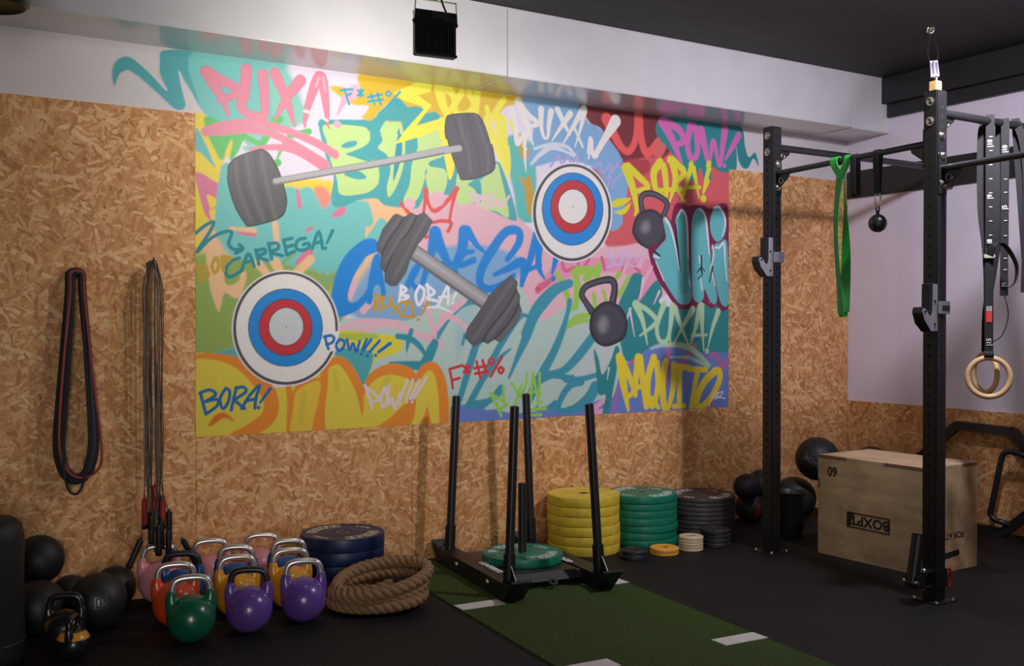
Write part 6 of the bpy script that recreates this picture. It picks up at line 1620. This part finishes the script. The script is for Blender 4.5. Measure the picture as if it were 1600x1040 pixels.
# short black strap loop beside it
t = thing('strap_loop', 'short narrow black strap looped over the pull-up bar beside the green band', 'strap', (bar_x(3.845), 3.845, BZ))
b = bmesh.new()
lp = [(-.021, 0, -.20)] + [(.021 * math.cos(a), 0, .021 * math.sin(a)) for a in np.linspace(PI, 0, 14)] + [(.021, 0, -.20)] + [(.012 * math.cos(a) , 0, -.205 - .012 * abs(math.sin(a))) for a in np.linspace(0, PI, 8)]
strip(b, lp + [lp[0]], (0, 1, 0), .036, .003)
obj('loop', b, M['strap'], t, 60)

# cannonball grip on a strap
t = thing('ball_grip', 'round black ball grip hanging by strap and carabiner from the pull-up bar', 'ball grip', (bar_x(3.682), 3.682, BZ))
b = bmesh.new()
lp = [(-.004, 0, -.215), (-.02, 0, -.03)] + [(.021 * math.cos(a), 0, .021 * math.sin(a)) for a in np.linspace(PI, 0, 14)] + [(.02, 0, -.03), (.004, 0, -.215)]
strip(b, lp, (0, 1, 0), .034, .003); obj('strap', b, M['strap'], t, 60)
b = bmesh.new(); tube(b, spline([(0, .016, -.225), (0, .0, -.21), (0, -.016, -.225), (0, -.015, -.275), (0, 0, -.29), (0, .015, -.275)], 5, True), .004, 8, closed=True)
obj('carabiner', b, M['steel'], t, 60)
b = bmesh.new(); bmesh.ops.create_uvsphere(b, u_segments=32, v_segments=20, radius=.049)
for v in b.verts: v.co.z -= .375
cyl(b, (0, 0, -.335), (0, 0, -.305), .010, 14)
tube(b, [(0, .011 * math.cos(a), -.298 + .011 * math.sin(a)) for a in np.linspace(0, 2 * PI, 17)[:-1]], .004, 8, closed=True)
obj('ball', b, M['black2'], t, 60)

# gymnastic rings on numbered straps
DZ = 2.470
VA = R(-52)
WD = Vector((math.cos(VA), math.sin(VA), 0)); ND = Vector((WD.y, -WD.x, 0))   # width of the webbing, facing the room


def ring_mesh(bm, c, n_, w_):
    tube(bm, [c + w_ * (.103 * math.cos(a)) + Vector((0, 0, .103 * math.sin(a))) for a in np.linspace(0, 2 * PI, 61)[:-1]], .0145, 16, closed=True)


def ticks(bm, x, zs, nums, off):
    for z in zs:
        M4 = Matrix.Translation(Vector((x, 0, z)) + ND * off) @ Matrix(((WD.x, 0, ND.x, 0), (WD.y, 0, ND.y, 0), (0, 1, 0, 0), (0, 0, 0, 1)))
        box(bm, (-.004, -.0015, 0), (.012, .0015, .0006), M4=M4)
    for s, z in nums:
        M4 = Matrix.Translation(Vector((x, 0, z)) + ND * off) @ Matrix(((WD.x, 0, ND.x, 0), (WD.y, 0, ND.y, 0), (0, 1, 0, 0), (0, 0, 0, 1))) @ T4((0, 0, .0004), (0, 0, R(90)))
        put_text(bm, s, .032, M4, .02)


X1 = 4.985
t = thing('gymnastic_ring', 'wooden ring facing the room, hung on a numbered black strap', 'gymnastic ring', (X1, UYN, DZ), 0, 'gymnastic rings on the rack')
b = bmesh.new()
o1 = ND * .024
p = [(0, 0, -1.02) , (.0, 0, -.62)] + [tuple(ND * .024 + Vector((0, 0, -.5)))] + [tuple(ND * .025 * math.cos(a) + Vector((0, 0, .025 * math.sin(a)))) for a in np.linspace(0, PI, 16)]
back = [tuple(-ND * .025 - WD * .035 + Vector((0, 0, -.05))), tuple(-ND * .020 - WD * .036 + Vector((0, 0, -.45))), tuple(-ND * .004 - WD * .010 + Vector((0, 0, -.72))), tuple(-ND * .006 + Vector((0, 0, -1.20)))]
front = [tuple(ND * .004 + Vector((0, 0, -1.24))), tuple(ND * .006 + Vector((0, 0, -1.0))), tuple(ND * .010 + Vector((0, 0, -.72))), tuple(ND * .024 + Vector((0, 0, -.45)))] + [tuple(ND * .0245 * math.cos(a) + Vector((0, 0, .0245 * math.sin(a)))) for a in np.linspace(0, PI, 16)] + back
strip(b, spline(front, 4), tuple(WD), .042, .003)
strip(b, [tuple(ND * (.004 + .016 * math.cos(a)) + Vector((0, 0, -1.232 + .018 * math.sin(a)))) for a in np.linspace(0, 2 * PI, 24)], tuple(WD), .046, .003)
st = obj('strap', b, M['strap'], t, 60)
b = bmesh.new()
ticks(b, 0, [-.01 - .074 * k for k in range(1, 9)], [('|10', -.12), ('|9', -.40), ('|8', -.635)], .0268)
ticks(b, 0, [-1.045], [('|15', -1.165), ('GYM & REBOX', -.90)][:1], .0085)
obj('strap_numbers', b, M['white'], t)
b = bmesh.new()
M4 = Matrix.Translation(Vector((0, 0, -1.015)) + ND * .0085) @ Matrix(((WD.x, 0, ND.x, 0), (WD.y, 0, ND.y, 0), (0, 1, 0, 0), (0, 0, 0, 1)))
box(b, (-.014, -.045, 0), (.014, .010, .0008), M4=M4); obj('red_label', b, M['redsteel'], st)
b = bmesh.new(); box(b, (-.014, .012, 0), (.014, .040, .0008), M4=M4); put_text(b, 'RX', .022, M4 @ T4((0, .026, .001), (0, 0, R(90))), .02)
obj('white_label', b, M['greymetal'], st)
b = bmesh.new(); box(b, (-.027, -.016, -.722), (.027, .016, -.700), .004, M4=Matrix(((WD.x, ND.x, 0, ND.x * .012), (WD.y, ND.y, 0, ND.y * .012), (0, 0, 1, 0), (0, 0, 0, 1))))
obj('buckle', b, M['steel'], t, 40)
b = bmesh.new()
tail = spline([tuple(ND * .03 + Vector((0, 0, -.71))), tuple(ND * .05 + WD * .02 + Vector((0, 0, -.655))), tuple(ND * .05 + WD * .07 + Vector((0, 0, -.66))), tuple(ND * .04 + WD * .125 + Vector((0, 0, -.76))), tuple(ND * .02 + WD * .12 + Vector((0, 0, -.85))), tuple(WD * .085 + Vector((0, 0, -.885)))], 7)
strip(b, tail, [tuple(WD * math.cos(i * .05) + ND * (.5 + math.sin(i * .05))) for i in range(len(tail))], .04, .003); obj('strap_tail', b, M['strap'], t, 60)
b = bmesh.new(); ring_mesh(b, Vector((0, 0, -1.352)) + ND * .0, ND, WD); obj('ring', b, M['wood'], t, 60)

X2 = 5.095
t = thing('gymnastic_ring', 'wooden ring turned edge-on behind the other, its strap looped up', 'gymnastic ring', (X2, UYN, DZ), 0, 'gymnastic rings on the rack')
b = bmesh.new()
fr2 = [tuple(-WD * .074 - ND * .045 + Vector((0, 0, -1.22))), tuple(-WD * .070 - ND * .04 + Vector((0, 0, -1.0))), tuple(-WD * .040 - ND * .02 + Vector((0, 0, -.78))), tuple(ND * .0 - WD * .022 + Vector((0, 0, -.6))), tuple(-WD * .022 + ND * .0 + Vector((0, 0, -.3)))] + [tuple(-WD * .012 * math.cos(a) + ND * .026 * math.sin(a) * 0 + ND * -.0245 * math.cos(a) + Vector((0, 0, .0245 * math.sin(a)))) for a in np.linspace(0, PI, 14)] + [tuple(ND * .022 + WD * .012 + Vector((0, 0, -.3))), tuple(ND * .015 + WD * .010 + Vector((0, 0, -.92)))]
strip(b, spline(fr2, 4), tuple(WD), .040, .003); obj('strap', b, M['strap'], t, 60)
b = bmesh.new(); ticks(b, 0, [-.30, -.37, -.52, -.60, -.72, -.78], [('|10', -.14), ('|5', -.45), ('|9', -.86)], .0260)
for v in b.verts: v.co += WD * .011
obj('strap_numbers', b, M['white'], t)
b = bmesh.new(); tube(b, spline([tuple(WD * .01 + Vector((0, 0, -.9))), tuple(WD * .03 + ND * .03 + Vector((0, 0, -1.02))), tuple(WD * .0 + ND * .03 + Vector((0, 0, -1.13))), tuple(-WD * .05 + Vector((0, 0, -1.17)))], 6), .003, 6); obj('cord', b, M['strap'], t, 60)
W2 = (WD * .5 + ND * .87).normalized()
b = bmesh.new(); ring_mesh(b, -WD * .074 - ND * .05 + Vector((0, 0, -1.335)), ND, W2); obj('ring', b, M['wood'], t, 60)

# strap hanging at the right edge
t = thing('strap_loop', 'wide black strap hung over the wall bar at the right edge of the frame', 'strap', (5.225, UYN, DZ))
b = bmesh.new()
lp = [tuple(-ND * .025 + Vector((0, 0, -.02))), ] + [tuple(-ND * .0245 * math.cos(a) + Vector((0, 0, .0245 * math.sin(a)))) for a in np.linspace(0, PI, 14)] + [tuple(ND * .026 + WD * .03 + Vector((0, 0, -.1))), tuple(ND * .03 + WD * .05 + Vector((0, 0, -.35))), tuple(ND * .02 + WD * .04 + Vector((0, 0, -.9)))]
strip(b, spline([tuple(-ND * .02 + WD * .06 + Vector((0, 0, -.9)))] + lp, 4), tuple(WD), .04, .003); obj('loop', b, M['strap'], t, 60)

# ================================================================== plywood box
bx = thing('plyometric_box', 'plywood jump box with black upside-down print behind the near rack post', 'box', (5.135, 4.005, 0), R(1.8))
HX, HY, HZ, th = .245, .372, .602, .018
for nm, lo, hi in (('top_panel', (-HX, -HY, HZ - th), (HX, HY, HZ)), ('bottom_panel', (-HX, -HY, 0), (HX, HY, th)), ('front_panel', (-HX, -HY, th), (-HX + th, HY, HZ - th)), ('back_panel', (HX - th, -HY, th), (HX, HY, HZ - th)), ('side_panel', (-HX + th, -HY, th), (HX - th, -HY + th, HZ - th)), ('side_panel', (-HX + th, HY - th, th), (HX - th, HY, HZ - th))):
    b = bmesh.new(); box(b, lo, hi, .0012); obj(nm, b, M['ply'], bx, 30)
e = .0006
fj = [((-HX - e, y0, HZ - th), (-HX + .004, y1, HZ + e * .5)) for y0, y1 in ((.16, .372), (-.372, -.10))]
fj += [((x0, -HY - e, HZ - th), (x1, -HY + .004, HZ + e * .5)) for x0, x1 in ((-HX, -.16), (.10, HX))]
fj += [((-HX - e, -HY - e, z0), (-HX + .004, -HY + th, z1)) for z0, z1 in ((.43, .56), (.06, .2))]
fj += [((-HX - e, HY - th, .40), (-HX + .004, HY + e, .46))]
for lo, hi in fj:
    b = bmesh.new(); box(b, lo, hi); tag(obj('finger_joint', b, M['plydark'], bx), 'dark scorched joint edge')
FM = Matrix(((0, 0, -1, -HX - .0008), (-1, 0, 0, 0), (0, 1, 0, 0), (0, 0, 0, 1)))      # face towards the left of the frame
b = bmesh.new(); put_text(b, '60', .078, FM @ T4((-.262, .512, 0), (0, 0, PI)), .03, .9); obj('number', b, M['ink'], bx)
b = bmesh.new(); Q = FM @ T4((-.005, .240, 0), (0, 0, PI + R(0)))
w, h, k = .150, .046, .0075
for lo, hi in (((-w, h - k, 0), (w, h, .0006)), ((-w, -h, 0), (w, -h + k, .0006)), ((-w, -h, 0), (-w + k, h, .0006)), ((w - k * 1.5, -h, 0), (w, h, .0006))): box(b, lo, hi, M4=Q)
put_text(b, 'BOXPT', .078, Q @ T4((-.012, -.003, 0)), .03, 1.10)
prism(b, [(w - .055, -h), (w, -h), (w, h), (w - .02, h)], .0006, Q)
obj('logo', b, M['ink'], bx)
SM = Matrix(((1, 0, 0, 0), (0, 0, -1, -HY - .0008), (0, 1, 0, 0), (0, 0, 0, 1)))
b = bmesh.new(); put_text(b, 'FOR ATHLETES', .05, SM @ T4((-.055, .205, 0), (0, 0, PI)), .02, 1.0); obj('lettering', b, M['ink'], bx)
b = bmesh.new()
tb = bmesh.new(); r_ = .016
outl = [(.055 + r_ * math.cos(a), r_ * math.sin(a)) for a in np.linspace(-PI / 2, PI / 2, 10)] + [(-.055 + r_ * math.cos(a), r_ * math.sin(a)) for a in np.linspace(PI / 2, 3 * PI / 2, 10)]
prism(b, outl, .0012, SM @ T4((.0, .098, 0), (0, 0, R(4)))); obj('hand_hole', b, M['hole'], bx)

# ================================================================== trap bar against the right wall
t = thing('trap_bar', 'black octagonal trap bar standing on edge against the right wall', 'barbell', (6.30, 4.25, 0))
b = bmesh.new()
O8 = [(4.43, .70), (4.02, .692), (3.80, .47), (3.80, .25), (4.06, .024), (4.44, .024), (4.71, .25), (4.71, .45)]
def lean(y, z): return (.0 + .035 * z / .7 - .005, y - 4.25, z)
for k in range(8):
    tube(b, [lean(*O8[k]), lean(*O8[(k + 1) % 8])], 1, flat=(.029, .026))
obj('frame', b, M['black2'], t, 30)
b = bmesh.new()
hp = [lean(3.80, .50), (-.03, 3.88 - 4.25, .545), (-.050, 3.96 - 4.25, .568), (-.056, 4.005 - 4.25, .567), (-.06, 4.03 - 4.25, .545), (-.06, 4.045 - 4.25, .50), (-.06, 4.08 - 4.25, .33), (-.06, 4.115 - 4.25, .17), (-.058, 4.115 - 4.25, .135), (-.055, 4.09 - 4.25, .110), (-.04, 4.04 - 4.25, .096), lean(4.0, .075)]
tube(b, spline(hp, 6), .0195, 14); obj('handle', b, M['black2'], t, 60)
b = bmesh.new()
hp2 = [lean(4.70, .50 - .04), (-.045, 4.62 - 4.25, .52), (-.06, 4.50 - 4.25, .50), (-.06, 4.46 - 4.25, .15), (-.05, 4.50 - 4.25, .11), lean(4.52, .085)]
tube(b, spline(hp2, 5), .0155, 12); obj('handle', b, M['black2'], t, 60)
for ya, yb in ((3.79, 3.50), (4.72, 5.0)):
    b = bmesh.new(); cyl(b, (.01, ya - 4.25, .355), (.01, yb - 4.25, .355), .025, 20); obj('sleeve', b, M['black2'], t, 50)

# ================================================================== hanging things on the left boards
FY = WY - .016


def wall_hook(x, z, label, out=.1):
    t = thing('wall_hook', label, 'hook', (x, FY, z))
    b = bmesh.new(); tube(b, spline([(0, .002, 0), (0, -out * .5, 0), (0, -out * .85, .001), (0, -out, .012), (0, -out - .002, .03)], 6), .0035, 8)
    obj('rod', b, M['black2'], t, 60)
    b = bmesh.new(); lathe(b, [(0, .003), (.009, .003), (.011, 0)], 14, T4((0, -.0005, 0), (R(90), 0, 0))); obj('collar', b, M['black2'], t, 40)
    return t


wall_hook(.797, 1.628, 'dark steel wall hook holding the black loop bands', .10)
wall_hook(1.150, 1.705, 'dark steel wall hook holding the jump ropes', .125)

bands = [  # x offset of each leg at the top and the bottom, lowest point, width, thickness, depth, material, label
    (.030, .088, .63, .040, .006, .030, 'strap', 'widest black loop band, hanging nearest the wall on the hook'),
    (.027, .075, .655, .026, .006, .052, 'purpleband', 'dark purple-black loop band among those on the hook'),
    (.022, .062, .64, .020, .006, .072, 'strap', 'medium black loop band in front on the hook'),
    (.030, .094, .652, .006, .006, .088, 'redband', 'thin dark red loop band on the hook'),
    (.016, .060, .575, .008, .005, .096, 'strap', 'thin black loop band hanging lowest of those on the hook'),
]
for k, (a, c, zb, w, th_, dep, m, lab) in enumerate(bands):
    t = thing('resistance_band', lab, 'resistance band', (.800, FY, 1.63), 0, 'loop bands on the wall hook')
    sk = (.0, .0, -.01, .03, -.02)[k]
    H = zb - 1.63
    L_ = [(-c * .8 + sk * .5, H * .93), (-c + sk * .3, H * .8), (-(a + (c - a) * .55), H * .45), (-a - .004, H * .12), (-a, -.03)]
    arc = [(a * math.cos(q), .006 + a * .8 * math.sin(q)) for q in np.linspace(PI, 0, 8)]
    Rr = [(a, -.03), (a + .004, H * .12), (a + (c - a) * .55, H * .45), (c + sk * .3, H * .8), (c * .8 + sk, H * .93)]
    bt = [(c * .45 + sk, H * .985), (sk * .8, H), (-c * .45 + sk * .6, H * .985)]
    pts = spline([(x, -dep, z) for x, z in L_ + arc + Rr + bt], 5, True)
    b = bmesh.new()
    tube(b, [tuple(p) for p in pts], 1, closed=True, flat=(th_ / 2 + w * .18, th_ / 2 + w * .36))
    obj('loop', b, M[m], t, 60)

hx, hz, hd = 1.150, 1.715, .112
ropes = [  # strand x offsets, rope material, handle material, handle x, handle top z
    ((-.052, -.030, .026, .044), 'cable', 'red', -.037, -1.20, 'jump rope with red grips, leftmost grip of the bundle'),
    ((-.046, -.024, .020, .050), 'cable2', 'red', .011, -1.135, 'jump rope with red grips hanging in the middle of the bundle'),
    ((-.038, -.018, .034, .055), 'cable', 'red', .046, -1.205, 'jump rope with red grips, rightmost grip of the bundle'),
    ((-.056, -.034, .030, .038), 'cable2', 'black', -.012, -1.27, 'jump rope with black grips behind the red ones'),
    ((-.028, -.012, .015, .060), 'cable', 'black', .032, -1.30, 'jump rope with black grips and grey cable in the bundle'),
    ((-.042, -.022, .040, .048), 'cable', 'black', -.07, -1.385, 'jump rope whose black grips splay out to the left above the pink kettlebell'),
]
for k, (xs_, cm, hm, gx_, gz_, lab) in enumerate(ropes):
    xs_ = [q * .66 for q in xs_]
    t = thing('jump_rope', lab, 'jump rope', (hx, FY, hz), 0, 'jump ropes on the wall hook')
    rnd = random.Random(20 + k); b = bmesh.new()
    dep = -(hd - .05 + .014 * k)
    for j in range(2):
        xa, xb = xs_[j], xs_[3 - j]
        low = -1.32 - rnd.uniform(-.12, .05)
        def wig(x, z, s): return (x + rnd.uniform(-.004, .004), dep + rnd.uniform(-.004, .004), z)
        pts = [(gx_ if j == 0 else xa * .6, dep, gz_ if j == 0 else low)] + [wig(xa * (1 + .12 * math.sin(q * 2)), -1.15 + q * 1.0, 0) for q in (0.05, .3, .55, .8, 1.0)] + [(xa * .75, dep, -.06), (xa * .35, dep, -.004), (0, dep, .004 + .002 * j), (xb * .35, dep, -.004), (xb * .75, dep, -.06)] + [wig(xb * (1 + .12 * math.sin(q * 2)), -1.15 + q * 1.0, 0) for q in (1.0, .8, .55, .3, .05)] + [(gx_ + .03 if j == 0 else xb * .6, dep, gz_ - .06 if j == 0 else low)]
        tube(b, spline(pts, 4), .0022 if cm == 'cable' else .0028, 6)
    tube(b, spline([(xs_[1] * .6, dep, -1.25), (0, dep, -1.36 - .02 * k), (xs_[2] * .6, dep, -1.25)], 6), .0022, 6)
    obj('cable', b, M[cm], t, 60)
    for j, (ox, oz, an) in enumerate(((0, 0, 0), (.03, -.06, 0)) if k < 5 else ((0, 0, R(-24)), (.20, -.02, R(28)))):
        b = bmesh.new(); Lg = .125
        Mh = T4((gx_ + ox, dep - .014 - .02 * j * (hm == 'black'), gz_ + oz), (0, -an, 0))
        lathe(b, [(0, .012), (.006, .012), (.009, .0), (.0150, -.004), (.0155, -Lg + .01), (.014, -Lg), (0, -Lg)], 18, Mh)
        obj('grip', b, M[hm] if j == 0 or hm == 'black' else M['black'], t, 50)
        b = bmesh.new(); lathe(b, [(0, -Lg + .001), (.0165, -Lg + .001), (.0165, -Lg - .018), (.013, -Lg - .022), (0, -Lg - .022)], 18, Mh)
        obj('grip_cap', b, M['black'], t, 50)

# ================================================================== floodlight above the mural
t = thing('floodlight', 'black finned floodlight hanging from the ceiling and facing the mural', 'floodlight', (2.01, 3.90, 2.54), R(-6))
b = bmesh.new(); box(b, (-.094, 0, .0), (.094, .032, .195), .004)
for k in range(13):
    x = -.075 + k * .0125; box(b, (x - .0018, -.016, .012), (x + .0018, .002, .150), .0005)
box(b, (-.03, -.022, .150), (.03, .001, .186), .003)
box(b, (-.094, -.012, 0), (.094, .002, .012), .002)
obj('housing', b, M['black'], t, 30)
b = bmesh.new(); box(b, (-.083, .0315, .010), (.083, .0335, .185)); obj('lens', b, M['lens'], t)
b = bmesh.new(); tube(b, [(-.098, .008, .145), (-.090, .004, .235), (.090, -.002, .235), (.098, .008, .145)], 1, flat=(.008, .0015)); obj('yoke', b, M['steel'], t, 30)
for sx in (-1, 1):
    b = bmesh.new(); bolt(b, (sx * .0945, .008, .145), (sx, 0, 0), .008, .008); obj('bolt', b, M['black2'], t, 40)
b = bmesh.new(); cyl(b, (0, .001, .235), (0, .001, CZ - 2.5405), .005, 10); obj('rod', b, M['black2'], t, 60)
b = bmesh.new(); tube(b, spline([(.045, -.01, .185), (.02, -.012, .24), (.004, -.012, .33), (.006, -.01, CZ - 2.5405)], 6), .0045, 8); obj('power_cord', b, M['black'], t, 60)

# dark lamp at the top left corner
t = thing('ceiling_lamp', 'dark round lamp housing cut by the top left corner of the frame', 'lamp', (.345, 4.30, 2.592))
b = bmesh.new(); lathe(b, [(0, .012), (.105, .012), (.118, .0), (.134, .012), (.140, .05), (.132, .12), (.09, .20), (.04, .235), (0, .24)], 48); obj('shade', b, M['black'], t, 50)
b = bmesh.new(); tube(b, [(.1395 * math.cos(a), .1395 * math.sin(a), .055) for a in np.linspace(0, 2 * PI, 61)[:-1]], .004, 8, closed=True); tag(obj('rim', b, M['greymetal'], t, 60), 'pale rim')
b = bmesh.new(); cyl(b, (0, 0, .235), (0, 0, CZ - 2.5925), .008, 10); obj('stem', b, M['black2'], t, 60)
